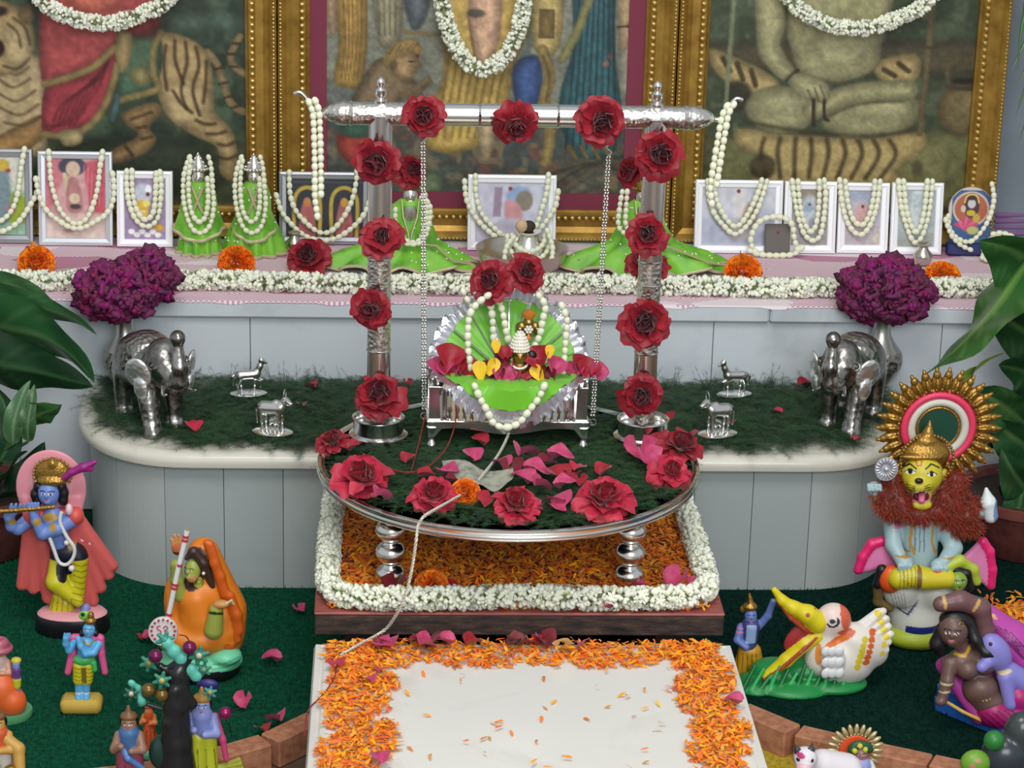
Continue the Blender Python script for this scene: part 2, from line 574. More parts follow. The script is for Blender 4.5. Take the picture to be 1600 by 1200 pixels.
# bull-nosed top slab
top = []
zs = [(0.010, 0.2215), (0.002, 0.2255), (0.0, 0.234), (0.0015, 0.242), (0.008, 0.2485), (0.02, 0.2500)]
for ins, z in zs:
    top.append([(x, y, z) for x, y in bench_outline(ins, 16)])
tp = MB().grid(np.array(top))
n_ = len(top[0])
tp.add(np.array([(x, y, 0.25) for x, y in bench_outline(0.02, 16)]), [tuple(range(n_))])
tp.add(np.array([(x, y, 0.2215) for x, y in bench_outline(0.010, 16)]), [tuple(range(n_-1, -1, -1))])
tp.build('top_slab', M_bench, bo, True, sharp=50)
fas = resample(np.array(bench_outline(0.02, 24)), step=0.002)
seg = 50
total = len(fas)
i = 8
k = 0
while i < total-2:
    j = min(i+seg, total-1)
    P = fas[i:j+1]
    T = np.gradient(P, axis=0); T /= np.linalg.norm(T, axis=1)[:, None]
    N = np.stack([T[:, 1], -T[:, 0]], 1)
    inn = P-N*0.013
    g = 0.0006
    P = P.copy(); P[0] += T[0]*g; P[-1] -= T[-1]*g
    sub = slice(None, None, 5)
    A, B = P[sub], inn[sub]
    if len(A) >= 2:
        loop = np.concatenate([A, B[::-1]])
        MB().prism([tuple(q) for q in loop], 0.0, 0.2212, plane='xy').build('marble_panel', M_fascia if (k*7) % 3 else M_fascia2, bo, False)
    i = j
    k += 1

# ------------------------------------------------------------ carpet, its pile and the brick edging
brick_line_L = [(-140, 1215), (90, 1205), (250, 1188), (370, 1160), (440, 1133), (478, 1112)]
brick_line_R = [(1170, 1098), (1240, 1128), (1300, 1146), (1395, 1163), (1482, 1183), (1600, 1207), (1780, 1230)]
BL = [at(a, b, z=0.01)[:2] for a, b in brick_line_L]
BR = [at(a, b, z=0.01)[:2] for a, b in brick_line_R]
front = [tuple(q) for q in BL]+[tuple(q) for q in BR]
nL = len(BL)
ym = (BL[-1][1]+BR[0][1])/2
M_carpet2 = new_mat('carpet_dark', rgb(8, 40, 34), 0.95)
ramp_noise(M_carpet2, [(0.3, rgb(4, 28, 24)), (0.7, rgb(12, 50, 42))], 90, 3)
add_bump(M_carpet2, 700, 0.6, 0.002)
M_pile2 = mat_var('carpet_pile_dark', rgb(10, 46, 36), 0.9, 0.02, 0.4)
carpets = []
for m_ in (M_carpet2, M_pile2): bsdf(m_).inputs['Specular IOR Level'].default_value = 0.08
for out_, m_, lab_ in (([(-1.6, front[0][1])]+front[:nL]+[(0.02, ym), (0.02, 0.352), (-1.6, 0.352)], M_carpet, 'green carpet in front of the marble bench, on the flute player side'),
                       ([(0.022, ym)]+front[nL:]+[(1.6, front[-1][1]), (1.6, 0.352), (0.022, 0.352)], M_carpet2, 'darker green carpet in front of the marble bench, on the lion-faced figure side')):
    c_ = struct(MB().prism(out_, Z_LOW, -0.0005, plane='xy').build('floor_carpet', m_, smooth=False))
    c_['label'] = lab_
    carpets.append(c_)
fx = np.array([q[0] for q in front]); fy = np.array([q[1] for q in front])
N = 60000
X = RNG.uniform(-0.98, 1.02, N); Y = RNG.uniform(-0.80, 0.34, N)
ok = (Y > np.interp(X, fx, fy)+0.002) & ~((np.abs(X-0.02) < 0.30) & (Y < -0.06)) & ~((np.abs(X) < 0.70) & (Y > 0.0)) & ~((np.abs(X) >= 0.55) & (np.abs(X) < .74) & (Y > 0.1))
X, Y = X[ok], Y[ok]; N = len(X)
a = RNG.uniform(0, 2*np.pi, N); w = RNG.uniform(0.0007, 0.0013, N); hgt = RNG.uniform(0.004, 0.0085, N)
lean = RNG.uniform(0, 0.004, N); b = RNG.uniform(0, 2*np.pi, N)
V = np.zeros((N, 3, 3))
V[:, 0] = np.stack([X-w*np.cos(a), Y-w*np.sin(a), np.full(N, -0.001)], 1)
V[:, 1] = np.stack([X+w*np.cos(a), Y+w*np.sin(a), np.full(N, -0.001)], 1)
V[:, 2] = np.stack([X+lean*np.cos(b), Y+lean*np.sin(b), hgt], 1)
for c_, m_, sel in ((carpets[0], M_pile, X < 0.021), (carpets[1], M_pile2, X >= 0.021)):
    n_s = int(sel.sum())
    o = link_obj('carpet_pile', mesh_np('carpet_pile', V[sel].reshape(-1, 3), np.arange(3*n_s).reshape(-1, 3), [m_], False, rnd=np.repeat(RNG.random(n_s), 3)), c_)
    o['kind'] = 'stuff'

edging = []
def brick_row(line, name_label):
    root = thing('brick_edging', name_label, 'bricks', (0, 0, 0), group=None)
    P = resample(np.array(line), step=0.004)
    L = 26
    i = 0
    while i+6 < len(P):
        j = min(i+L, len(P)-1)
        a, b = np.array(P[i]), np.array(P[j])
        d = b-a; ln = np.linalg.norm(d)
        ang = math.atan2(d[1], d[0])
        nrm = np.array([d[1], -d[0]])/ln
        c = (a+b)/2+nrm*0.021
        hz = 0.046
        MB().box((0, 0, 0), (ln-0.003, 0.040, hz), bevel=0.0025).build('brick', M_brick, root, False,
            loc=(c[0], c[1], Z_LOW+hz/2), rot=(0, 0, ang+random.uniform(-.01, .01)))
        i = j
    return root
brick_row(BL, 'row of bricks edging the carpet near the small tree ornament')
brick_row(BR, 'row of bricks edging the carpet behind the small cow figurine')

# ------------------------------------------------------------ white marble low table in front
cl, cr = at(491, 997, z=Z_SLAB), at(1144, 1006, z=Z_SLAB)
cl2, cr2 = at(476, 1200, z=Z_SLAB), at(1205, 1200, z=Z_SLAB)
print('slab', cl.round(3), cr.round(3), cl2.round(3), cr2.round(3))
sx0, sx1 = (cl[0]+cl2[0])/2, (cr[0]+cr2[0])/2
sy1 = -0.588; sy0 = sy1-0.62
SLABX = (sx0, sx1)
slab = thing('marble_table', 'low white marble table strewn with an orange petal border', 'table', ((sx0+sx1)/2, (sy0+sy1)/2, Z_LOW))
w, d = sx1-sx0, sy1-sy0
zt = Z_SLAB-Z_LOW
t = MB()
prof = [(0.000, zt-0.028), (0.003, zt-0.020), (0.0, zt-0.012), (0.003, zt-0.0045), (0.010, zt-0.0025), (0.013, zt-0.0045), (0.017, zt-0.001), (0.022, zt)]
rows = []
for ins, z in prof:
    a, b = w/2-ins, d/2-ins
    rows.append([(-a, -b, z), (a, -b, z), (a, b, z), (-a, b, z)])
t.grid(np.array(rows), wrap=True)
a, b = w/2-0.022, d/2-0.022
t.add([(-a, -b, zt), (a, -b, zt), (a, b, zt), (-a, b, zt)], [(0, 1, 2, 3)])
t.add([(-w/2, -d/2, zt-.028), (w/2, -d/2, zt-.028), (w/2, d/2, zt-.028), (-w/2, d/2, zt-.028)], [(3, 2, 1, 0)])
t.build('tabletop', M_white, slab, False)
for s_ in (-1, 1):
    MB().box((s_*(w/2-0.06), 0, (zt-0.028)/2), (0.04, d-0.10, zt-0.028), bevel=0.003).build('support', M_white, slab, False)

# ------------------------------------------------------------ red plank under the silver table
px0, px1 = at(490, 968, z=Z_PLANK)[0], at(1137, 972, z=Z_PLANK)[0]
PLX = (px0, px1); PLY = (-0.528, -0.045)
print('plank', PLX)
plank = thing('plank_stool', 'worn red-painted wooden plank stool carrying the marigold petals', 'stool', ((px0+px1)/2, (PLY[0]+PLY[1])/2, 0))
w, d = px1-px0, PLY[1]-PLY[0]
b_ = MB().box((0, 0, Z_PLANK-0.0025), (w, d, 0.005), bevel=0.002)
b_.build('painted_top', M_plank, plank, False)
MB().box((0, 0, Z_PLANK-0.021), (w-0.002, d-0.002, 0.032), bevel=0.002).build('board', M_plankside, plank, False)
for sx in (-1, 1):
    MB().box((sx*(w/2-0.07), 0.02, (Z_PLANK-0.037)/2), (0.05, d-0.10, Z_PLANK-0.037)).build('support', M_darkwood, plank, False)
# ============================================================ scattering helper: many copies of a small template in one mesh
def rand_rot(n, tilt=None, rng=RNG):
    """random rotations; tilt limits the angle of local Z from world Z (radians)"""
    az = rng.uniform(0, 2*np.pi, n)
    if tilt is None:
        q = rng.normal(size=(n, 4)); q /= np.linalg.norm(q, axis=1)[:, None]
        w, x, y, z = q.T
        return np.stack([np.stack([1-2*(y*y+z*z), 2*(x*y-z*w), 2*(x*z+y*w)], -1), np.stack([2*(x*y+z*w), 1-2*(x*x+z*z), 2*(y*z-x*w)], -1),
                         np.stack([2*(x*z-y*w), 2*(y*z+x*w), 1-2*(x*x+y*y)], -1)], 1)
    th = rng.uniform(0, tilt, n); ph = rng.uniform(0, 2*np.pi, n)
    Z = np.stack([np.sin(th)*np.cos(ph), np.sin(th)*np.sin(ph), np.cos(th)], 1)
    return frames_from_z(Z, az)
def frames_from_z(Z, roll=None):
    n = len(Z)
    ref = np.where(np.abs(Z[:, 2:3]) < 0.9, np.array([[0, 0, 1.0]]), np.array([[1.0, 0, 0]]))
    Xa = np.cross(ref, Z); Xa /= np.linalg.norm(Xa, axis=1)[:, None]+1e-12
    Ya = np.cross(Z, Xa)
    if roll is not None:
        c, s = np.cos(roll)[:, None], np.sin(roll)[:, None]
        Xa, Ya = c*Xa+s*Ya, -s*Xa+c*Ya
    return np.stack([Xa, Ya, Z], -1)
def scatter(name, TV, TF, R, pos, scale, mat, rnd=None, smooth=False, colors=None):
    TV = np.asarray(TV, float); TF = np.asarray(TF)
    n, k = len(pos), len(TV)
    scale = np.broadcast_to(np.asarray(scale, float).reshape((n, -1)) if not np.isscalar(scale) else np.full((n, 1), scale), (n, 3)) if not np.isscalar(scale) else np.full((n, 3), scale)
    V = np.einsum('nij,nkj->nki', R, TV[None]*scale[:, None, :])+np.asarray(pos)[:, None, :]
    F = (TF[None]+(np.arange(n)*k)[:, None, None]).reshape(-1, TF.shape[1])
    r = RNG.random(n) if rnd is None else rnd
    return mesh_np(name, V.reshape(-1, 3), F, [mat] if not isinstance(mat, (list, tuple)) else mat, smooth, rnd=np.repeat(r, k))
def bud_template(n=4, l=1.0, w=0.34):
    """closed flower bud along +Z: slim foot, fat middle, pointed tip"""
    prof = [(0.18, 0.0), (0.95, 0.52), (0.72, 0.82)]
    V = []
    for r, z in prof:
        for j in range(n):
            a = 2*math.pi*j/n
            V.append((r*w*math.cos(a), r*w*math.sin(a), z*l))
    V.append((0, 0, l))
    F = []
    for k in range(2):
        for j in range(n):
            a, b, c, d = k*n+j, k*n+(j+1) % n, (k+1)*n+(j+1) % n, (k+1)*n+j
            F += [(a, b, c), (a, c, d)]
    for j in range(n): F.append((2*n+j, 2*n+(j+1) % n, 3*n))
    return np.array(V), np.array(F)
def star_template(n=5):
    V = [(0, 0, 0.1)]; F = []
    for j in range(n):
        a = 2*math.pi*j/n
        b = a+0.5; c = a-0.5
        i = len(V)
        V += [(0.6*math.cos(c), 0.6*math.sin(c), 0.45), (1.0*math.cos(a), 1.0*math.sin(a), 0.35), (0.6*math.cos(b), 0.6*math.sin(b), 0.45)]
        F += [(0, i, i+1), (0, i+1, i+2)]
    return np.array(V), np.array(F)
M_jas = mat_var('jasmine', rgb(238, 240, 218), 0.55, 0.03, 0.10, 0.4)
M_jasgreen = mat_var('jasmine_stem', rgb(128, 150, 84), 0.6, 0.03, 0.3, 0.2)
def jasmine(name, label, path, radius=0.016, per_m=1500, bud=0.012, group=None, parent_loc=None, flat=1.0, up=False):
    """thick string of jasmine buds along a path (world points)"""
    P = resample(catmull(path, 8), step=0.003)
    T = np.gradient(P, axis=0); T /= np.linalg.norm(T, axis=1)[:, None]
    L = len(P)*0.003
    root = thing(name, label, 'garland', tuple(P[0]), None, group)
    n = int(L*per_m)
    i = RNG.integers(0, len(P), n)
    d = RNG.normal(size=(n, 3))
    d -= T[i]*np.sum(d*T[i], 1)[:, None]*0.75
    if up: d[:, 2] = np.abs(d[:, 2])
    d /= np.linalg.norm(d, axis=1)[:, None]
    base = P[i]-P[0]+d*radius*0.25*np.array([1, 1, flat])+T[i]*RNG.normal(size=(n, 1))*0.003
    sc_ = RNG.uniform(0.75, 1.15, n)*bud
    tv, tf = bud_template()
    me = scatter('buds', tv, tf, frames_from_z(d), base, sc_, M_jas, smooth=True)
    o = link_obj('buds', me, root); o['kind'] = 'stuff'
    n2 = n//5
    i = RNG.integers(0, len(P), n2)
    d = RNG.normal(size=(n2, 3)); d /= np.linalg.norm(d, axis=1)[:, None]
    if up: d[:, 2] = np.abs(d[:, 2])
    sv, sf = star_template()
    me = scatter('open_flowers', sv, sf, frames_from_z(d), P[i]-P[0]+d*radius*0.75*np.array([1, 1, flat]), RNG.uniform(0.8, 1.2, n2)*bud*0.62, M_jas)
    o = link_obj('open_flowers', me, root); o['kind'] = 'stuff'
    tv2, tf2 = np.array([(-.09, 0, 0), (.09, 0, 0), (0, .09, 0.1), (.05, 0, 1)]), np.array([(0, 1, 3), (1, 2, 3), (2, 0, 3)])
    n3 = int(n*0.8)
    i = RNG.integers(0, len(P), n3)
    d = RNG.normal(size=(n3, 3)); d /= np.linalg.norm(d, axis=1)[:, None]
    me = scatter('stems', tv2, tf2, frames_from_z(d), P[i]-P[0], RNG.uniform(0.8, 1.2, n3)*radius*0.95, M_jasgreen)
    o = link_obj('stems', me, root); o['kind'] = 'stuff'
    MB().tube(P[::4]-P[0], radius*0.30, 6).build('string', M_jasgreen, root)
    return root

# ============================================================ printed pictures: painted as colours on a fine flat sheet
def vnoise(shape, cells, rng):
    """smooth value noise"""
    gy, gx = max(2, int(cells*shape[0]/shape[1]))+2, int(cells)+2
    g = rng.random((gy, gx))
    y = np.linspace(0, gy-2.001, shape[0]); x = np.linspace(0, gx-2.001, shape[1])
    iy, ix = y.astype(int), x.astype(int)
    fy, fx_ = (y-iy)[:, None], (x-ix)[None]
    fy = fy*fy*(3-2*fy); fx_ = fx_*fx_*(3-2*fx_)
    a, b, c, d = g[iy][:, ix], g[iy][:, ix+1], g[iy+1][:, ix], g[iy+1][:, ix+1]
    return (a*(1-fx_)+b*fx_)*(1-fy)+(c*(1-fx_)+d*fx_)*fy
class Print:
    def __init__(s, x0, y0, x1, y1, step, bg, seed=1):
        s.rng = np.random.default_rng(seed)
        s.x = np.linspace(x0, x1, max(2, int((x1-x0)/step)+1)); s.y = np.linspace(y0, y1, max(2, int((y1-y0)/step)+1))
        s.X, s.Y = np.meshgrid(s.x, s.y)
        s.C = np.tile(np.array(bg, float), s.X.shape+(1,))
        s.step = step
    shade = 0.0
    def _blend(s, d, col, soft, alpha):
        a = np.clip(0.5-d/max(soft, 1e-3), 0, 1)*alpha
        k = 1.0 if not s.shade else (1-s.shade)+s.shade*1.25*np.clip(-d/16, 0, 1)[..., None]
        s.C += (np.array(col, float)*k-s.C)*a[..., None]
        return s
    def poly(s, pts, col, soft=3, alpha=1.0):
        P = np.array(pts, float)
        d = np.full(s.X.shape, 1e9); ins = np.zeros(s.X.shape, bool)
        for i in range(len(P)):
            a, b = P[i], P[(i+1) % len(P)]
            e = b-a
            t = np.clip(((s.X-a[0])*e[0]+(s.Y-a[1])*e[1])/(e@e+1e-9), 0, 1)
            d = np.minimum(d, np.hypot(s.X-a[0]-t*e[0], s.Y-a[1]-t*e[1]))
            c = ((a[1] > s.Y) != (b[1] > s.Y))
            xi = a[0]+(s.Y-a[1])*e[0]/(e[1] if abs(e[1]) > 1e-9 else 1e-9)
            ins ^= c & (s.X < xi)
        return s._blend(np.where(ins, -d, d), col, soft, alpha)
    def blob(s, pts, col, soft=3, alpha=1.0):
        return s.poly(catmull(pts, 4, True), col, soft, alpha)
    def ell(s, cx, cy, rx, ry, col, soft=3, alpha=1.0, ang=0):
        c, n = math.cos(math.radians(ang)), math.sin(math.radians(ang))
        u = ((s.X-cx)*c+(s.Y-cy)*n)/rx; v = (-(s.X-cx)*n+(s.Y-cy)*c)/ry
        return s._blend((np.hypot(u, v)-1)*min(rx, ry), col, soft, alpha)
    def stroke(s, pts, w, col, soft=2, alpha=1.0, smooth=True):
        P = catmull(pts, 5) if smooth and len(pts) > 2 else np.array(pts, float)
        d = np.full(s.X.shape, 1e9)
        for i in range(len(P)-1):
            a, e = P[i], P[i+1]-P[i]
            t = np.clip(((s.X-a[0])*e[0]+(s.Y-a[1])*e[1])/(e@e+1e-9), 0, 1)
            d = np.minimum(d, np.hypot(s.X-a[0]-t*e[0], s.Y-a[1]-t*e[1]))
        return s._blend(d-w/2, col, soft, alpha)
    def mottle(s, cells, amp, mask=None):
        n = (vnoise(s.X.shape, cells, s.rng)-0.5)*2*amp
        s.C *= (1+n)[..., None] if mask is None else (1+n*mask)[..., None]
        return s
    def patches(s, cells, col, thr=0.6, alpha=0.7, mask=None):
        n = vnoise(s.X.shape, cells, s.rng)
        a = np.clip((n-thr)*6, 0, 1)*alpha
        if mask is not None: a = a*mask
        s.C += (np.array(col, float)-s.C)*a[..., None]
        return s
    def mesh(s, name, mat, w, h):
        """sheet in the local XZ plane, centred, facing -Y"""
        ny, nx = s.X.shape
        u = (s.x-s.x[0])/(s.x[-1]-s.x[0])-0.5; v = 0.5-(s.y-s.y[0])/(s.y[-1]-s.y[0])
        U, Vv = np.meshgrid(u*w, v*h)
        V = np.stack([U, np.zeros_like(U), Vv], -1).reshape(-1, 3)
        i = np.arange(ny*nx).reshape(ny, nx)
        F = np.stack([i[:-1, :-1], i[1:, :-1], i[1:, 1:], i[:-1, 1:]], -1).reshape(-1, 4)
        c = np.clip(s.C, 0, 255)/255.0
        c = np.where(c <= 0.04045, c/12.92, ((c+0.055)/1.055)**2.4).reshape(-1, 3)
        return mesh_np(name, V, F, [mat], False, colors=c)
M_print = mat_attr('printed_paper', 0.35)
bsdf(M_print).inputs['Coat Weight'].default_value = 0.25
bsdf(M_print).inputs['Coat Roughness'].default_value = 0.12
M_gold = new_mat('gilt_moulding', rgb(170, 132, 56), 0.42, 0.55)
ramp_noise(M_gold, [(0.3, rgb(140, 104, 40)), (0.7, rgb(184, 146, 66))], 30, 5)
M_goldbead = new_mat('gilt_beads', rgb(214, 186, 112), 0.3, 0.7)
M_mat = new_mat('maroon_mount', rgb(124, 48, 68), 0.8)

TA = (166, 142, 98); TD = (84, 62, 40); DG = (52, 66, 50)
def print_left(bx):
    p = Print(*bx, 2.7, DG, 3); p.shade = 0.34
    p.patches(16, (78, 96, 74), 0.55, 0.8).patches(30, (36, 46, 36), 0.6, 0.7)
    p.poly([(-240, 205), (390, 215), (390, 340), (-240, 340)], (66, 72, 52), 20)
    p.poly([(-240, 230), (390, 236), (390, 262), (-240, 262)], (98, 102, 76), 14, .6)
    p.blob([(150, 205), (300, 210), (350, 280), (200, 300), (90, 240)], (40, 46, 36), 20, .7)
    p.ell(330, 20, 60, 22, (86, 108, 96), 18, .5).ell(290, 25, 30, 14, (100, 120, 100), 10, .4)
    # tail
    p.stroke([(326, 70), (340, 88), (349, 115), (358, 145), (372, 160), (392, 166)], 12, TA, 2)
    for q in ((342, 95), (350, 118), (357, 140), (368, 156)): p.stroke([(q[0]-7, q[1]+2), (q[0]+7, q[1]-2)], 4, TD, 2)
    p.stroke([(376, 44), (364, 66), (362, 84), (374, 98), (390, 106)], 11, TA, 2)
    for q in ((370, 55), (362, 72), (366, 92)): p.stroke([(q[0]-6, q[1]), (q[0]+6, q[1])], 4, TD, 2)
    # hind legs and haunch
    p.blob([(193, 168), (240, 150), (254, 166), (234, 190), (244, 208), (232, 228), (196, 246), (158, 250), (172, 230), (216, 204), (198, 186)], (146, 118, 78), 3)
    p.blob([(252, 42), (288, 44), (314, 58), (328, 76), (334, 110), (336, 162), (354, 182), (366, 204), (370, 246), (362, 276), (342, 262), (338, 222), (300, 202), (262, 172), (247, 132), (243, 90)], TA, 3)
    p.ell(290, 150, 40, 40, (184, 164, 122), 30, .5)
    for q in ([(262, 60), (258, 90), (262, 130)], [(276, 52), (276, 84), (288, 120)], [(292, 54), (294, 86), (284, 130), (292, 160)], [(308, 62), (312, 92), (302, 130), (312, 170)], [(324, 84), (322, 120), (318, 150)],
              [(272, 132), (284, 152), (300, 166)], [(306, 178), (320, 184), (336, 184)], [(322, 200), (338, 200), (352, 196)], [(340, 216), (354, 218), (366, 212)], [(342, 238), (356, 240), (368, 234)],
              [(206, 178), (222, 172), (238, 166)], [(214, 192), (228, 190)], [(222, 210), (236, 206)], [(196, 222), (206, 236)]): p.stroke(q, 5, TD, 4, .85)
    # chest and head
    p.blob([(-60, 60), (40, 70), (76, 100), (76, 190), (60, 240), (-60, 250)], (170, 150, 112), 4)
    p.blob([(-40, 236), (20, 196), (70, 172), (76, 200), (44, 232), (-10, 262)], (158, 122, 76), 4)
    for q in ([(6, 118), (26, 130), (52, 116)], [(4, 140), (30, 152), (60, 134)], [(4, 162), (34, 174), (64, 156)], [(10, 186), (40, 190), (66, 176)], [(14, 100), (30, 110), (50, 98)]): p.stroke(q, 4, (110, 86, 58), 4, .75)
    p.ell(-4, 52, 66, 62, TA, 5).ell(34, 66, 26, 40, (188, 170, 130), 16, .6).ell(50, 14, 12, 16, (150, 120, 84), 4)
    p.ell(4, 68, 11, 14, (70, 34, 34), 4).ell(8, 10, 14, 8, (60, 44, 34), 5)
    for q in ([(22, 30), (36, 44), (40, 66)], [(12, 96), (34, 100), (52, 84)], [(30, 20), (48, 36), (54, 62)]): p.stroke(q, 4, TD, 4, .7)
    # saddle cloth
    p.blob([(206, 44), (252, 40), (248, 120), (190, 146), (184, 110)], (70, 96, 74), 3)
    p.stroke([(254, 40), (243, 66), (242, 104), (248, 128), (216, 140), (188, 148)], 11, (170, 152, 96), 3)
    p.ell(222, 108, 17, 16, (160, 142, 92), 8, .8).stroke([(214, 48), (238, 118)], 2, (150, 140, 90))
    p.stroke([(186, 140), (182, 160), (176, 178)], 9, (88, 128, 126), 4)
    # red garments
    p.blob([(70, -10), (70, 118), (100, 114), (140, 100), (176, 74), (206, 44), (250, 30), (250, -30), (150, -120), (80, -90)], (164, 76, 74), 4)
    p.ell(228, 32, 24, 18, (120, 50, 46), 10, .8)
    p.blob([(76, 126), (128, 110), (166, 88), (184, 66), (187, 100), (176, 148), (150, 184), (108, 204), (70, 206)], (150, 58, 66), 3)
    for k in range(7): p.stroke([(176-k*2, 76+k*6), (160-k*10, 120+k*6), (136-k*9, 160+k*6), (116-k*7, 190)], 3, (112, 40, 50), 4, .7)
    p.stroke([(74, 124), (118, 110), (152, 94), (184, 64)], 11, (176, 154, 98), 3)
    p.stroke([(70, 204), (104, 206), (140, 190), (164, 160), (180, 118), (186, 92)], 11, (176, 154, 98), 3)
    p.blob([(96, 198), (128, 198), (126, 218), (100, 222)], (186, 166, 116), 3)
    p.blob([(190, 38), (210, 44), (207, 84), (196, 104), (187, 96), (184, 66)], (176, 152, 104), 3)
    p.ell(150, -90, 70, 110, (178, 96, 80), 20)
    return p.mottle(40, .10).mottle(110, .10)
def print_center(bx):
    p = Print(*bx, 2.7, (122, 124, 110), 5); p.shade = 0.34
    p.mottle(10, .12)
    fl = np.clip((p.Y-160)/30, 0, 1)
    p.poly([(500, 178), (990, 178), (990, 330), (500, 330)], (74, 74, 66), 16)
    p.patches(26, (116, 78, 66), .58, .7, fl).patches(30, (66, 84, 84), .55, .7, fl).patches(36, (136, 122, 92), .66, .6, fl)
    for k in range(7): p.stroke([(790+k*14, 300), (850+k*18, 268-k*4), (985, 222+k*12)], 5, ((140, 126, 92), (56, 66, 60), (104, 86, 72))[k % 3], 4, .7)
    p.ell(668, 286, 26, 22, (110, 124, 90), 6, .8)
    p.poly([(500, 120), (560, 120), (560, 170), (500, 170)], (90, 96, 96), 8, .6)
    p.poly([(955, -420), (990, -420), (990, 150), (955, 150)], (142, 140, 122), 5)
    # attendant with ochre robe
    p.blob([(520, -60), (566, -60), (574, 60), (564, 126), (542, 134), (522, 120), (530, 60)], (166, 134, 72), 3)
    for k in range(5): p.stroke([(536+k*7, -20), (540+k*6, 60), (534+k*6, 120)], 3, (120, 92, 48), 3, .6)
    p.blob([(508, -60), (522, -60), (528, 30), (522, 52), (512, 30)], (184, 152, 122), 3)
    p.blob([(580, -60), (622, -60), (626, 40), (612, 66), (590, 60)], (150, 142, 114), 3)
    for k in range(4): p.stroke([(588+k*9, -40), (592+k*8, 50)], 3, (108, 104, 84), 3, .6)
    p.blob([(624, -40), (666, -40), (664, 20), (640, 40)], (92, 100, 104), 5).stroke([(625, 44), (690, 50)], 6, (162, 140, 92), 3)
    # centre figure
    p.blob([(690, -80), (820, -80), (826, 20), (800, 90), (790, 150), (778, 200), (716, 236), (664, 224), (668, 170), (690, 100)], (178, 150, 84), 4)
    for k in range(8): p.stroke([(700+k*13, 70), (692+k*12, 130), (680+k*12, 210)], 4, (134, 106, 56), 4, .6)
    p.blob([(730, -80), (772, -80), (776, 40), (760, 96), (744, 96), (728, 40)], (198, 160, 132), 4)
    p.ell(738, 14, 14, 7, (60, 64, 60), 3, .7)
    p.stroke([(726, 20), (740, 96)], 3, (140, 100, 80), 3, .6)
    p.blob([(742, 180), (770, 180), (766, 238), (752, 242)], (190, 168, 130), 3)
    p.stroke([(812, -60), (824, 40), (800, 110)], 10, (110, 128, 124), 5, .7)
    # throne and blue cloth
    p.blob([(796, 96), (836, 80), (838, 150), (806, 166)], (64, 86, 132), 4)
    p.blob([(826, -60), (866, -60), (866, 66), (826, 66)], (182, 160, 104), 2).poly([(834, 6), (858, 6), (858, 52), (834, 52)], (140, 116, 68), 2)
    p.stroke([(840, 70), (852, 110), (846, 150), (856, 200), (850, 250)], 18, (172, 148, 92), 3).stroke([(842, 80), (852, 112), (848, 150)], 5, (120, 96, 56), 3, .7)
    # kneeling figure
    p.blob([(556, 140), (580, 96), (606, 84), (626, 108), (652, 126), (658, 148), (628, 150), (612, 196), (600, 208), (546, 206), (544, 170)], (122, 104, 78), 3)
    p.blob([(610, 82), (640, 72), (652, 86), (657, 97), (649, 103), (647, 114), (633, 123), (614, 112)], (156, 130, 92), 3).blob([(598, 84), (616, 62), (640, 54), (656, 66), (652, 84), (640, 78), (620, 86), (602, 100)], (176, 148, 88), 2)
    for k in range(5): p.stroke([(606+k*9, 82-k*3), (616+k*9, 66-k)], 2, (122, 82, 58), 2, .8)
    p.stroke([(626, 146), (648, 134), (666, 118)], 10, (150, 126, 92), 3).stroke([(636, 150), (656, 136), (670, 122)], 7, (136, 112, 80), 3).ell(650, 82, 3, 3, (150, 44, 40), 2).stroke([(636, 92), (645, 90)], 2, (40, 30, 24), 2).stroke([(640, 109), (648, 108)], 1.5, (90, 60, 44), 2).ell(614, 98, 5, 8, (130, 104, 72), 3)
    p.blob([(530, 206), (600, 204), (590, 250), (540, 250)], (150, 62, 52), 4).ell(560, 200, 30, 14, (70, 104, 84), 5)
    # figure in teal drape
    p.blob([(884, -80), (946, -80), (950, 60), (966, 180), (946, 238), (890, 232), (868, 150), (886, 60)], (54, 92, 98), 4)
    for k in range(8): p.stroke([(896+k*7, -40), (888+k*9, 90), (880+k*11, 226)], 3, (30, 58, 66), 3, .75)
    p.stroke([(922, -60), (896, 30), (870, 84)], 14, (158, 152, 98), 4)
    for k in range(4): p.stroke([(886+k*18, 222), (896+k*18, 240)], 7, (150, 124, 70), 3)
    p.blob([(952, -80), (976, -80), (978, 40), (968, 68), (956, 50)], (186, 158, 120), 3).stroke([(954, 32), (976, 30)], 4, (80, 60, 50), 2)
    p.ell(938, 90, 5, 5, (180, 130, 110), 3).ell(944, 78, 4, 4, (160, 90, 90), 3)
    return p.mottle(50, .10).mottle(120, .10)
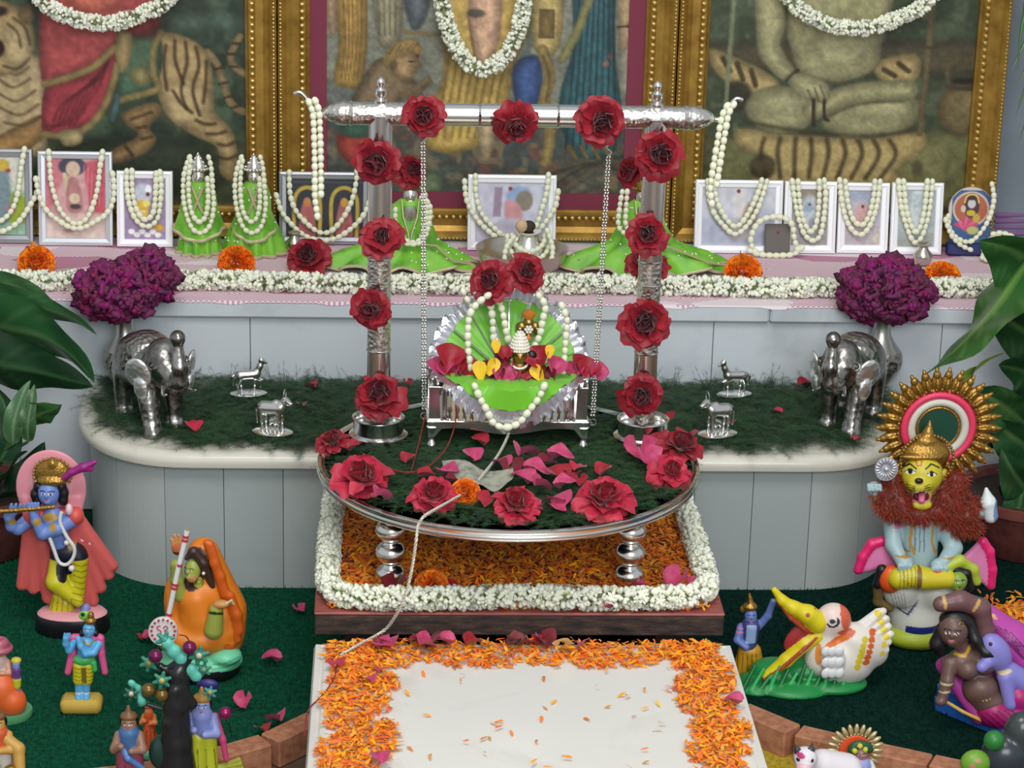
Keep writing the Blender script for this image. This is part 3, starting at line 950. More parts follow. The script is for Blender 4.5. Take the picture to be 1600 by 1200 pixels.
def print_right(bx):
    SK = (146, 142, 104); SD = (98, 96, 66)
    p = Print(*bx, 2.7, (60, 70, 50), 9); p.shade = 0.30
    p.patches(14, (82, 92, 70), .55, .7).patches(34, (110, 116, 90), .74, .5)
    p.poly([(1090, 60), (1530, 50), (1530, 110), (1090, 110)], (74, 66, 48), 12, .8)
    p.poly([(1090, 210), (1530, 190), (1530, 340), (1090, 340)], (98, 98, 62), 14)
    p.patches(9, (130, 124, 80), .55, .6, np.clip((p.Y-200)/20, 0, 1)).patches(16, (60, 58, 38), .62, .7, np.clip((p.Y-190)/20, 0, 1))
    # tiger skin
    for q in ([(1098, 72), (1140, 84), (1190, 108), (1210, 130), (1180, 150), (1140, 130), (1110, 108)], [(1350, 92), (1412, 74), (1420, 112), (1376, 128)],
              [(1150, 196), (1240, 206), (1350, 206), (1430, 196), (1436, 230), (1400, 262), (1420, 290), (1180, 290), (1196, 250), (1150, 226)]): p.blob(q, (166, 146, 96), 4)
    for k in range(9): p.stroke([(1190+k*24, 212), (1186+k*26, 236), (1196+k*22, 274)], 7, (78, 62, 40), 5, .8)
    for q in ([(1120, 86), (1132, 106)], [(1142, 94), (1152, 118)], [(1164, 104), (1172, 128)], [(1366, 100), (1384, 110)], [(1388, 90), (1404, 102)]): p.stroke(q, 8, (70, 56, 38), 3, .85)
    p.ell(1145, 145, 22, 24, (44, 42, 32), 8, .8).ell(1190, 258, 20, 20, (70, 58, 40), 6, .8)
    # torso, arm and crossed legs
    p.blob([(1196, -80), (1366, -80), (1360, 60), (1352, 100), (1300, 122), (1250, 116), (1222, 70)], SK, 4)
    p.ell(1300, 60, 44, 44, (164, 160, 120), 30, .7).stroke([(1250, 112), (1300, 122), (1348, 106)], 4, SD, 4, .7)
    p.blob([(1166, -80), (1222, -80), (1214, 30), (1206, 64), (1232, 106), (1220, 122), (1190, 100), (1170, 60)], (156, 152, 112), 4)
    p.stroke([(1208, -20), (1214, 40), (1206, 64)], 4, SD, 4, .6)
    p.ell(1212, 166, 54, 38, SK, 4, 1, 8).ell(1212, 154, 40, 20, (166, 162, 122), 16, .6).ell(1352, 172, 78, 38, SK, 4, 1, -8)
    p.ell(1370, 160, 54, 22, (162, 158, 118), 16, .6)
    p.stroke([(1262, 166), (1320, 140), (1404, 132)], 34, (152, 148, 108), 4).stroke([(1270, 184), (1330, 156), (1400, 150)], 4, SD, 4, .7)
    p.blob([(1216, 112), (1244, 108), (1276, 118), (1286, 140), (1280, 158), (1268, 150), (1246, 146), (1228, 132)], (160, 156, 116), 3)
    for q in ([(1262, 130), (1270, 152)], [(1270, 126), (1280, 150)], [(1252, 134), (1260, 150)]): p.stroke(q, 2.5, SD, 2, .8)
    p.stroke([(1218, 120), (1228, 108), (1236, 102)], 4, (74, 60, 44), 2).stroke([(1262, 150), (1264, 190)], 6, (60, 48, 36), 3).stroke([(1278, 150), (1280, 176), (1286, 182)], 5, (70, 52, 40), 3)
    p.stroke([(1160, 186), (1250, 200), (1350, 206), (1420, 196)], 6, (72, 66, 44), 6, .7)
    # staff, rod, water pot
    p.stroke([(1133, -300), (1132, 0), (1128, 160)], 7, (158, 168, 126), 3, 1, False)
    p.stroke([(1434, -300), (1432, 60), (1428, 200)], 10, (126, 112, 76), 3, 1, False)
    p.stroke([(1422, 64), (1446, 64)], 4, (90, 78, 54), 2)
    p.ell(1492, 160, 40, 44, (104, 92, 60), 6).ell(1504, 150, 20, 26, (140, 126, 84), 16, .6).ell(1490, 122, 30, 10, (84, 74, 50), 4)
    p.stroke([(1466, 118), (1464, 92), (1490, 82), (1516, 92), (1516, 118)], 8, (112, 100, 66), 3).ell(1490, 116, 18, 5, (44, 40, 30), 3)
    p.ell(1290, -120, 80, 100, SK, 20)
    return p.mottle(40, .09).mottle(110, .09)

def big_frame(label, x0, x1, printfn, prx, mount, z1=1.30, Yf=0.787):
    """x0,x1 outer world X; frame stands on the step against the wall; moulding 60 mm"""
    mw = 0.060
    zb = Z_STEP+0.003
    w, h = x1-x0, z1-zb
    root = thing('framed_picture', label, 'picture', ((x0+x1)/2, Yf, zb))
    prof = [(0.0, 0.0), (0.0, -0.026), (0.005, -0.031), (0.010, -0.026), (0.016, -0.019), (0.026, -0.013), (0.040, -0.015), (0.048, -0.022), (0.052, -0.024), (0.056, -0.018), (0.060, -0.014), (0.060, 0.004)]
    rows = []
    for ins, y in prof:
        rows.append([(-w/2+ins, y, ins), (w/2-ins, y, ins), (w/2-ins, y, h-ins), (-w/2+ins, y, h-ins)])
    MB().grid(np.array(rows), wrap=True).build('moulding', M_gold, root, False)
    MB().box((0, 0.004, h/2), (w-0.01, 0.006, h-0.01)).build('backing', M_darkwood, root, False)
    beads = MB()
    def row(ins, y, step, r):
        for (a, b) in (((-w/2+ins, ins), (w/2-ins, ins)), ((w/2-ins, ins), (w/2-ins, h*0.75)), ((-w/2+ins, ins), (-w/2+ins, h*0.75))):
            L = math.hypot(b[0]-a[0], b[1]-a[1]); n = int(L/step)
            for i in range(n):
                t = (i+.5)/n
                beads.ell((a[0]+(b[0]-a[0])*t, y, a[1]+(b[1]-a[1])*t), r, 6, 4)
    row(0.005, -0.030, 0.0075, 0.0027)
    row(0.046, -0.022, 0.0135, 0.0050)
    bo_ = beads.build('bead_trim', M_goldbead, root)
    bo_['kind'] = 'stuff'
    iw, ih = w-2*mw, h-2*mw
    if mount:
        mm = 0.032
        q = MB()
        R_ = [[(-iw/2-.003, -0.008, mw-.003), (iw/2+.003, -0.008, mw-.003), (iw/2+.003, -0.008, h-mw+.003), (-iw/2-.003, -0.008, h-mw+.003)],
              [(-iw/2+mm, -0.008, mw+mm), (iw/2-mm, -0.008, mw+mm), (iw/2-mm, -0.008, h-mw-mm), (-iw/2+mm, -0.008, h-mw-mm)],
              [(-iw/2+mm, -0.005, mw+mm), (iw/2-mm, -0.005, mw+mm), (iw/2-mm, -0.005, h-mw-mm), (-iw/2+mm, -0.005, h-mw-mm)]]
        q.grid(np.array(R_), wrap=True).build('mount', M_mat, root, False)
        iw -= 2*mm; ih -= 2*mm
    cx = (x0+x1)/2
    a = proj((cx-iw/2, Yf-.004, zb+0.10)); b = proj((cx+iw/2, Yf-.004, zb+0.10))
    ya = proj((cx, Yf-.004, zb+h/2+ih/2))[1]; yb = proj((cx, Yf-.004, zb+h/2-ih/2))[1]
    p = printfn((a[0], ya, b[0], yb))
    o = link_obj('print', p.mesh('print', M_print, iw+0.004, ih+0.004), root, (0, -0.004, h/2))
    return root
YF = 0.787
def fx_at(px): return at(px, 180, y=YF-0.02)[0]
X_a, X_b, X_c, X_d = fx_at(434), fx_at(1053.5), fx_at(1566), fx_at(-290)
def zf(py, px=800): return at(px, py, y=YF-0.02)[2]
big_frame('large gilt-framed print of a tiger and a red-robed rider', X_d, X_a-0.0015, print_left, None, False)
big_frame('large gilt-framed print with a maroon mount, kneeling figure and teal drape', X_a+0.0015, X_b-0.0015, print_center, None, True)
big_frame('large gilt-framed print of an olive-skinned seated figure on tiger skin', X_b+0.0015, X_c, print_right, None, False)

def hang(pts, Y): return [at(a, b, y=Y) for a, b in pts]
jasmine('jasmine_garland', 'white jasmine garland looped across the tiger picture', hang([(-60, -330), (10, -90), (62, -4), (108, 26), (168, 36), (226, 20), (266, -6), (312, -90), (360, -330)], 0.740), 0.016, 1500, 0.014)
jasmine('jasmine_garland', 'white jasmine garland hanging in a deep loop over the maroon-mounted picture', hang([(640, -330), (682, -60), (694, 20), (712, 72), (742, 106), (772, 102), (800, 70), (816, 20), (828, -60), (870, -330)], 0.740), 0.016, 1500, 0.014)
jasmine('jasmine_garland', 'white jasmine garland looped across the seated-figure picture', hang([(1160, -330), (1210, -60), (1240, 4), (1290, 36), (1350, 44), (1410, 26), (1456, -4), (1486, -60), (1530, -330)], 0.740), 0.014, 1500, 0.014)
# ============================================================ silverware
def silver(name, base=(0.86, 0.84, 0.81, 1), rough=0.2, bump=None, kind='voronoi', strength=0.5, dist=0.0015):
    m = new_mat(name, base, rough, 1.0)
    if bump: add_bump(m, bump, strength, dist, 3, kind)
    return m
M_silver = silver('polished_silver')
M_engr = silver('engraved_silver', (0.80, 0.76, 0.71, 1), 0.26, 160, 'voronoi', 0.6, 0.0016)
M_pink = silver('rosy_reflection_silver', (0.78, 0.69, 0.64, 1), 0.2)  # rosy tint in the base colour stands for surroundings mirrored in the posts
M_oxid = silver('oxidised_silver', (0.50, 0.48, 0.45, 1), 0.27)
add_bump(M_oxid, 140, 0.30, 0.0015, 4, 'voronoi')
M_oxid2 = silver('worn_bright_silver', (0.78, 0.77, 0.75, 1), 0.24)

TC = np.array([-0.0025, -0.305])
TR = 0.2985
table = thing('silver_table', 'round polished silver table on ball-turned legs', 'table', (TC[0], TC[1], Z_PLANK))
zt = Z_TAB-Z_PLANK
rim = MB()
rim.lathe([(0.262, zt-0.016), (0.280, zt-0.018), (0.292, zt-0.020), (0.2965, zt-0.018), (0.2985, zt-0.013), (0.2965, zt-0.009), (0.2985, zt-0.005), (0.2975, zt-0.001), (0.294, zt+0.0005), (0.289, zt-0.0005), (0.286, zt-0.0035)], 96)
rim.build('rim', M_silver, table)
tp_ = MB().lathe([(0.287, zt-0.003), (0.15, zt-0.003), (0.0, zt-0.003)], 96)
tp_.lathe([(0.0, zt-0.016), (0.265, zt-0.016)], 64)
tp_.build('tabletop', M_silver, table, False)
legp = [(0.010, 0.0), (0.017, 0.003)]
for c in (0.0205, 0.0570, 0.0935, 0.1300):
    for t in np.linspace(-1.1, 1.1, 9):
        legp.append((0.0235*math.cos(t), c+0.0190*math.sin(t)))
legp.append((0.012, zt-0.016))
leg_me = MB().lathe(legp, 24).mesh('leg', M_silver)
for sx in (-1, 1):
    for sy in (-1, 1):
        link_obj('leg', leg_me, table, (sx*0.183, sy*0.125, 0))

# ------------------------------------------------------------ swing frame: two posts, crossbeam, finials, hooked ends
PL_, PR_ = at(591, 684, z=Z_TAB), at(1003, 682, z=Z_TAB)
zb0 = Z_TAB-0.0028
ybm = (PL_[1]+PR_[1])/2
zbeam = (at(597, 178, y=ybm)[2]+at(1023, 183, y=ybm)[2])/2
print('posts', PL_.round(3), PR_.round(3), 'beam z', zbeam)
frame = thing('swing_stand', 'silver swing frame of two posts and a hooked crossbeam', 'swing stand', ((PL_[0]+PR_[0])/2, ybm, zb0))
hw = (PR_[0]-PL_[0])/2
hb = zbeam-zb0
for s_ in (-1, 1):
    X = s_*hw
    b = MB().lathe([(0.047, 0), (0.047, 0.008), (0.044, 0.010), (0.040, 0.012), (0.040, 0.033), (0.042, 0.036), (0.039, 0.0375), (0.036, 0.034), (0.036, 0.016), (0.018, 0.015)], 40, (X, 0, 0))
    b.build('post_cup', M_silver, frame)
    zs_ = [0.012, 0.060, 0.150, 0.205, 0.262, 0.30, 0.345, hb]
    for i in range(len(zs_)-1):
        a, c = zs_[i], zs_[i+1]
        m = (M_engr, M_pink, M_engr, M_engr, M_engr, M_pink, M_silver)[i]
        MB().lathe([(0.0185, a), (0.0185, c)], 32, (X, 0, 0)).build('post_section', m, frame)
        MB().lathe([(0.0185, c-0.003), (0.0200, c-0.0015), (0.0185, c)], 32, (X, 0, 0)).build('post_ring', M_silver, frame)
    f = MB().lathe([(0.006, hb+0.012), (0.011, hb+0.017), (0.011, hb+0.021), (0.006, hb+0.024), (0.0095, hb+0.030), (0.0095, hb+0.037), (0.004, hb+0.041), (0.007, hb+0.047), (0.007, hb+0.052), (0.001, hb+0.057)], 20, (X, 0, 0))
    f.build('finial', M_silver, frame)
Rx = rot_to((1, 0, 0))
xe = hw+0.044
segs = [(-xe, -0.150, M_engr), (-0.150, -0.060, M_silver), (-0.060, 0.060, M_silver), (0.060, 0.150, M_silver), (0.150, xe, M_engr)]
for a, c, m in segs:
    MB().lathe([(0.0175, a), (0.0175, c)], 32, (0, 0, hb), Rx).build('beam_section', m, frame)
    MB().lathe([(0.0175, c-0.002), (0.019, c), (0.0175, c+0.002)], 32, (0, 0, hb), Rx).build('beam_ring', M_silver, frame)
for s_ in (-1, 1):
    Rs = rot_to((s_, 0, 0))
    MB().lathe([(0.0175, xe-0.002), (0.0195, xe+0.002), (0.0175, xe+0.006), (0.019, xe+0.012), (0.017, xe+0.022), (0.0125, xe+0.034), (0.008, xe+0.042), (0.004, xe+0.046)], 24, (0, 0, hb), Rs).build('beam_end', M_engr, frame)
    hk = catmull([(s_*(xe+0.040), 0, hb), (s_*(xe+0.052), 0, hb-0.002), (s_*(xe+0.062), 0, hb+0.006), (s_*(xe+0.068), 0, hb+0.020), (s_*(xe+0.078), 0, hb+0.031), (s_*(xe+0.088), 0, hb+0.029)], 6)
    MB().tube(hk, np.linspace(0.0042, 0.0030, len(hk)), 8).build('end_hook', M_silver, frame)
XE = xe

# ------------------------------------------------------------ swing seat with chains
ysf = at(672, 699, z=Z_TAB)[1]
ysf = ysf+0.004
xs0, xs1 = at(669, 660, y=ysf)[0], at(918, 666, y=ysf)[0]
zr = at(795, 664, y=ysf)[2]
cxs = (xs0+xs1)/2
hwS = (xs1-xs0)/2
dS = 0.115
seat = thing('hanging_swing', 'small silver swing seat with baluster railing hung on chains', 'swing', (cxs, ysf+dS/2, Z_TAB))
zr -= Z_TAB
print('seat', cxs, ysf, hwS, zr)
top_z = at(795, 606, y=ysf)[2]-Z_TAB
# apron with wavy lower edge, front and back, plus sides
for s_ in (-1, 1):
    out = []
    n = 25
    for i in range(n):
        u = -1+2*i/(n-1)
        out.append((u*hwS, zr-0.010-0.005*math.cos(u*math.pi*1.5)*(1 if abs(u) < .98 else 0)-(0.012 if abs(u) > .9 else 0)))
    out += [(hwS, zr+0.004), (-hwS, zr+0.004)]
    MB().prism(out, s_*dS/2-0.0025, s_*dS/2+0.0025).build('apron', M_silver, seat, False)
    MB().box((s_*(hwS-0.002), 0, zr-0.004), (0.005, dS, 0.016)).build('side_rail', M_silver, seat, False)
MB().box((0, 0, zr+0.005), (hwS*2+0.004, dS+0.006, 0.003), bevel=0.001).build('seat_ledge', M_silver, seat, False)
for s_ in (-1, 1):
    for q in (-1, 1):
        lg = MB().lathe([(0.0065, 0.0), (0.0085, 0.002), (0.0075, 0.006), (0.0045, 0.010), (0.004, 0.016), (0.007, zr-0.012), (0.009, zr-0.004)], 12, (s_*(hwS-0.006), q*(dS/2-0.003), 0))
        lg.build('leg', M_silver, seat)
        MB().lathe([(0.004, zr+0.006), (0.0055, zr+0.010), (0.0035, zr+0.016), (0.0045, (zr+top_z)/2), (0.0035, top_z-0.010), (0.006, top_z-0.004), (0.004, top_z+0.002), (0.001, top_z+0.006)], 12, (s_*(hwS-0.026), q*(dS/2-0.004), 0)).build('corner_post', M_silver, seat)
    o_ = [(0, zr+0.006), (0.020, zr+0.006), (0.018, top_z), (-0.0, top_z)]
    for q in (-1, 1):
        MB().prism([(s_*(hwS-0.001-a*0.9), b) for a, b in o_], q*(dS/2-0.004)-0.0015, q*(dS/2-0.004)+0.0015).build('end_plate', M_silver, seat, False)
for q in (-1, 1):
    MB().box((0, q*(dS/2-0.004), top_z-0.002), (hwS*2, 0.006, 0.005), bevel=0.001).build('top_rail', M_silver, seat, False)
MB().box((0, 0, top_z-0.001), (hwS*2, dS-0.008, 0.003)).build('seat_plate', M_silver, seat, False)
bal = MB().lathe([(0.0022, 0), (0.0036, 0.004), (0.0018, 0.010), (0.0042, 0.016), (0.0018, 0.024), (0.0030, top_z-zr-0.012), (0.002, top_z-zr-0.009)], 8).mesh('baluster', M_silver)
M_gap = new_mat('shadowed_backing', rgb(46, 40, 34), 0.6)
for i in range(17):
    link_obj('baluster', bal, seat, (-hwS+0.034+i*(2*hwS-0.068)/16, -dS/2+0.004, zr+0.006))
def chain_mesh(a, b, name, parent, r=0.0022):
    a = np.array(a); b = np.array(b)
    L = np.linalg.norm(b-a); d = (b-a)/L
    u = np.array([1, 0, 0])-d*d[0]; u /= np.linalg.norm(u)
    mb = MB()
    step = 0.0048
    n = int(L/step)
    for off in (-0.0022, 0.0022):
        for i in range(n):
            c = a+d*(i+.5)*step+u*off
            ax = 1 if (i % 2) else -1
            Rm = rot_to(d+u*0.55*ax)
            mb.ell(c, (0.0017, 0.0017, 0.0033), 6, 4, Rm)
    return mb.build(name, M_silver, parent)
yb_ = ybm-(ysf+dS/2)
def loc_s(P): return np.array(P)-np.array([cxs, ysf+dS/2, Z_TAB])
for (pt, pb, s_) in (((661, 222), (663, 645), -1), ((951, 244), (926, 655), 1)):
    A = loc_s(at(pt[0], pt[1], y=ybm-0.002))
    yB = ysf+dS/2
    B = loc_s(at(pb[0], pb[1], y=yB))
    chain_mesh(A, B, 'chain', seat)
    top = A+np.array([0, 0, 0.034])
    hook = catmull([A+np.array([0, 0, 0.000]), A+np.array([0.004, 0, 0.006]), A+np.array([-0.004, 0, 0.013]), A+np.array([0.0, 0, 0.020]), A+np.array([0, 0, zbeam-0.016-(A[2]+Z_TAB)])], 5)
    MB().tube(hook, 0.0016, 6).build('chain_hook', M_silver, seat)
    ring = [B+0.0055*np.array([math.cos(t), 0, math.sin(t)-1]) for t in np.linspace(0, 2*math.pi, 16, endpoint=False)]
    MB().tube(ring, 0.0012, 6, True).build('end_ring', M_silver, seat)
    MB().tube([B+np.array([0, 0, -0.010]), np.array([s_*(hwS-0.002), 0, zr])], 0.0018, 6).build('ring_pin', M_silver, seat)

# ------------------------------------------------------------ fabrics
def fabric(name, base, rough=0.7, sheen=0.2):
    m = new_mat(name, base, rough)
    bsdf(m).inputs['Sheen Weight'].default_value = sheen
    return m
M_greencloth = fabric('green_satin', rgb(128, 204, 40), 0.45)
ramp_noise(M_greencloth, [(0.28, rgb(70, 136, 24)), (0.5, rgb(112, 184, 36)), (0.68, rgb(128, 194, 50)), (0.78, rgb(196, 190, 44))], 26, 3, 0.5)
M_greenplain = fabric('green_satin_plain', rgb(112, 190, 40), 0.4)
M_goldtrim = new_mat('woven_gold_edge', rgb(196, 186, 148), 0.45, 0.3)
add_bump(M_goldtrim, 500, 0.6, 0.001)
M_silvertrim = new_mat('silver_ribbon', (0.78, 0.78, 0.82, 1), 0.22, 0.85)
M_sequin = new_mat('sequins', (0.95, 0.93, 0.85, 1), 0.2, 0.8)

# shell-shaped green seat cover with pleated silver border
cyS = ysf+dS/2
ztop = Z_TAB+top_z
backtop = at(800, 462, y=cyS+0.035)[2]-ztop
shell = thing('shell_cushion', 'green satin shell-shaped cushion with pleated silver border', 'cushion', (cxs+0.004, cyS, ztop))
RX, RB = 0.128, backtop*0.90
def shell_pt(th, r):
    """th 0..2pi around; back half rises, front half hangs forward over the rail"""
    c, s = math.cos(th), math.sin(th)
    if s >= 0:
        u = r*s
        y = 0.018+0.055*min(1, u*1.5)+0.008*u
        z = 0.006+RB*(max(0, u-0.10)/0.90)**1.0
        x = RX*r*c*(1-0.05*u)
    else:
        u = -r*s
        y = 0.018-0.090*min(1, u*1.55)
        z = 0.006-(0.058*max(0, u-0.62)/0.38)
        x = RX*0.97*r*c
    return x, y, z
rs = np.linspace(0.02, 0.88, 9)
th = np.linspace(0, 2*np.pi, 73)[:-1]
P = np.array([[shell_pt(t, r) for t in th] for r in rs])
P[..., 2] += 0.003*np.cos(th*26)[None, :]*rs[:, None]
P[..., 1] -= 0.002*np.cos(th*26)[None, :]*rs[:, None]
sh = MB().grid(P, wrap=True)
sh.grid((P+np.array([0, 0.004, -0.003]))[::-1], wrap=True)
sh.build('cover', M_greenplain, shell)
rs2 = np.linspace(0.88, 1.05, 4)
th2 = np.linspace(0, 2*np.pi, 289)[:-1]
P2 = np.array([[shell_pt(t, r) for t in th2] for r in rs2])
w_ = np.sin(th2*72)
P2[..., 1] -= 0.003*w_[None]
P2[-1, :, 2] += 0.004*np.sign(np.sin(th2*36))
MB().grid(P2, wrap=True).build('pleated_border', M_silvertrim, shell, False)
for k in range(9):
    t = math.pi*(0.10+0.80*k/8)
    line = [np.array(shell_pt(t, r))+np.array([0, -0.0035, 0.001]) for r in np.linspace(0.2, 0.88, 8)]
    MB().tube(line, 0.0032 if k % 2 else 0.0018, 5, flat=0.4).build('silver_stripe', M_silvertrim, shell)

# small crowned idol sitting in the shell
M_brass = new_mat('aged_brass', rgb(150, 122, 60), 0.3, 0.9)
M_pearl = new_mat('pearls', rgb(236, 230, 216), 0.25)
M_black = new_mat('black_hair', rgb(18, 16, 20), 0.4)
ci = at(811, 590, y=cyS-0.020)
idol = thing('crowned_idol', 'tiny brass idol with a pearl-studded cone crown in the swing', 'idol', (ci[0], cyS-0.020, ztop+0.008))
q = Clay(2.0)
q.ell((0, 0, 14), (15, 12, 14), (120, 92, 44)).ell((0, -3, 34), (11.5, 10.5, 13), (150, 122, 60)).ell((0, -13, 33), (2.5, 3, 3.5), (160, 130, 66)).ell((-4.5, -11.5, 37), (2, 1.5, 1.2), (30, 22, 18)).ell((4.5, -11.5, 37), (2, 1.5, 1.2), (30, 22, 18)).ell((-12, 0, 34), (3, 4, 5), (200, 180, 120)).ell((12, 0, 34), (3, 4, 5), (200, 180, 120))
q.build('body', mat_attr('idol_brass', 0.35, 0.8), idol, 1.2)
MB().lathe([(0.014, 0.042), (0.0145, 0.048), (0.011, 0.058), (0.0065, 0.068), (0.001, 0.074)], 20).build('crown', M_pearl, idol)
stud = MB()
for z, r in ((0.043, 0.0145), (0.048, 0.0147), (0.053, 0.0132), (0.058, 0.0115), (0.063, 0.0095), (0.068, 0.007), (0.072, 0.004)):
    n = max(5, int(r*2*math.pi/0.0042))
    for j in range(n):
        a = 2*math.pi*(j+.5*(int(z*1000) % 2))/n
        stud.ell((r*math.cos(a), r*math.sin(a), z), 0.0019, 6, 4)
stud.build('crown_studs', M_pearl, idol)
MB().ell((0.019, 0.002, 0.032), (0.009, 0.006, 0.009), 12, 8).ell((-0.016, 0.004, 0.034), (0.006, 0.006, 0.008), 12, 8).build('hair', M_black, idol)
nk = MB()
for j in range(13):
    a = math.pi*(1.1+0.8*j/12)
    nk.ell((0.013*math.cos(a), 0.014*math.sin(a), 0.020-0.004*math.sin((j/12)*math.pi)), 0.0022, 6, 4)
nk.build('necklace', M_pearl, idol)
# round jewelled brooch on the shell back
br = at(826, 516, y=cyS+0.05)
bro = thing('jewelled_brooch', 'round brass brooch with pearls pinned on the green shell back', 'brooch', br)
bm = MB()
for dx, dz in ((-0.011, 0.003), (0.011, 0.003), (0, 0.010), (0, -0.003)): bm.ell((dx, 0.004, dz), (0.010, 0.006, 0.010), 12, 8)
bm.build('plate', M_brass, bro)
pm = MB()
for j in range(6): pm.ell((0.005*math.cos(j*1.047), -0.003, 0.002+0.005*math.sin(j*1.047)), 0.0026, 8, 6)
pm.ell((0, -0.0035, 0.002), 0.003, 8, 6).ell((-0.014, -0.002, 0.003), 0.002, 6, 4).ell((0.014, -0.002, 0.003), 0.002, 6, 4).ell((0, -0.002, 0.014), 0.002, 6, 4)
pm.build('pearl', M_pearl, bro)
MB().lathe([(0.001, -0.010), (0.004, -0.006), (0.001, 0.002)], 8, (0, -0.004, -0.006)).build('orange_drop', new_mat('orange_enamel', rgb(226, 120, 20), 0.4), bro)
MB().lathe([(0.001, 0.012), (0.008, 0.020), (0.011, 0.028), (0.004, 0.034)], 10, (0, 0.002, 0), sy=0.4).build('feather_tuft', new_mat('orange_tuft', rgb(190, 110, 30), 0.8), bro)

# ------------------------------------------------------------ pull cord, thread
cord_px = [(795, 678, 'rail'), (784, 704, None), (762, 736, None), (738, 765, None), (700, 790, None), (660, 812, None)]
pts = [at(795, 676, y=ysf-0.006)]
for a, b in ((790, 690), (778, 712), (758, 738), (735, 764), (698, 786), (664, 806)): pts.append(at(a, b, z=Z_TAB+0.016))
pts.append(at(655, 818, z=Z_TAB+0.006))
e = at(651, 838, y=-0.612); pts += [e, at(645, 880, y=-0.615), at(636, 920, y=-0.617), at(622, 955, y=-0.612), at(600, 985, z=Z_SLAB+0.012), at(560, 1008, z=Z_SLAB+0.010), at(532, 1024, z=Z_SLAB+0.008)]
P = resample(catmull(pts, 8), step=0.0016)
cb = MB()
T = np.gradient(P, axis=0); T /= np.linalg.norm(T, axis=1)[:, None]
ph = np.arange(len(P))*0.9
u = np.cross(T, np.array([0.3, 0.2, 1.0])); u /= np.linalg.norm(u, axis=1)[:, None]
v = np.cross(T, u)
for s_ in (0, math.pi):
    cb.tube(P+0.0013*(np.cos(ph+s_)[:, None]*u+np.sin(ph+s_)[:, None]*v), 0.0015, 5)
cord = cb.build('pull_cord', new_mat('silver_cord', rgb(206, 200, 186), 0.45, 0.3))
tag(cord, 'twisted silver pull cord running from the swing over the table edge', 'cord')
M_thread = new_mat('red_thread', rgb(136, 34, 38), 0.7)
pts = [at(545, 1020, z=Z_SLAB+0.008), at(528, 1036, z=Z_SLAB+0.008), at(522, 1060, z=Z_SLAB+0.006), at(505, 1085, z=Z_SLAB+0.003), at(484, 1106, z=Z_SLAB+0.002), at(478, 1125, y=-0.93), at(476, 1150, y=-0.95)]
tag(MB().tube(resample(catmull(pts, 6), step=.004), 0.0011, 5).build('thread', M_thread), 'thin red thread trailing over the corner of the white marble table', 'thread')
pts = [at(712, 632, y=ysf-0.008), at(712, 655, y=ysf-0.010), at(706, 680, y=ysf-0.012), at(694, 705, z=Z_TAB+0.014), at(668, 730, z=Z_TAB+0.012), at(640, 738, z=Z_TAB+0.012), at(612, 734, z=Z_TAB+0.012)]
tag(MB().tube(resample(catmull(pts, 6), step=.004), 0.0012, 5).build('thread', M_thread), 'dark red thread hanging from the swing seat railing', 'thread')
pts = [at(664, 648, y=ysf), at(660, 668, y=ysf-0.003), at(655, 690, z=Z_TAB+0.012), at(648, 716, z=Z_TAB+0.012), at(642, 738, z=Z_TAB+0.010)]
tag(MB().tube(resample(catmull(pts, 6), step=.004), 0.0011, 5).build('thread', M_thread), 'dark red thread dropping from the chain ring to the table', 'thread')
# folded banknote
M_note = new_mat('banknote_paper', rgb(150, 152, 140), 0.7)
ramp_noise(M_note, [(0.3, rgb(112, 116, 108)), (0.6, rgb(168, 168, 152))], 60, 4)
nt = MB()
cn = at(748, 745, z=Z_TAB+0.012)
A = [[(-0.055, 0.052, 0.012), (-0.020, 0.034, 0.020), (0.012, 0.030, 0.004), (0.052, 0.006, 0.018)],
     [(-0.046, 0.010, 0.004), (-0.016, -0.004, 0.016), (0.014, 0.006, 0.003), (0.052, -0.016, 0.012)],
     [(-0.012, -0.044, 0.002), (0.000, -0.046, 0.012), (0.022, -0.052, 0.002), (0.042, -0.034, 0.010)]]
A = np.array(A)
G = np.array([catmull(r, 4) for r in A]); G = np.array([catmull(G[:, j], 4) for j in range(G.shape[1])]).transpose(1, 0, 2)
nt.grid(G); nt.grid((G-np.array([0, 0, 0.0006]))[::-1])
tag(nt.build('banknote', M_note, None, False, loc=tuple(cn-np.array([0, 0, 0.006]))), 'crumpled grey banknote lying on the silver table', 'banknote')
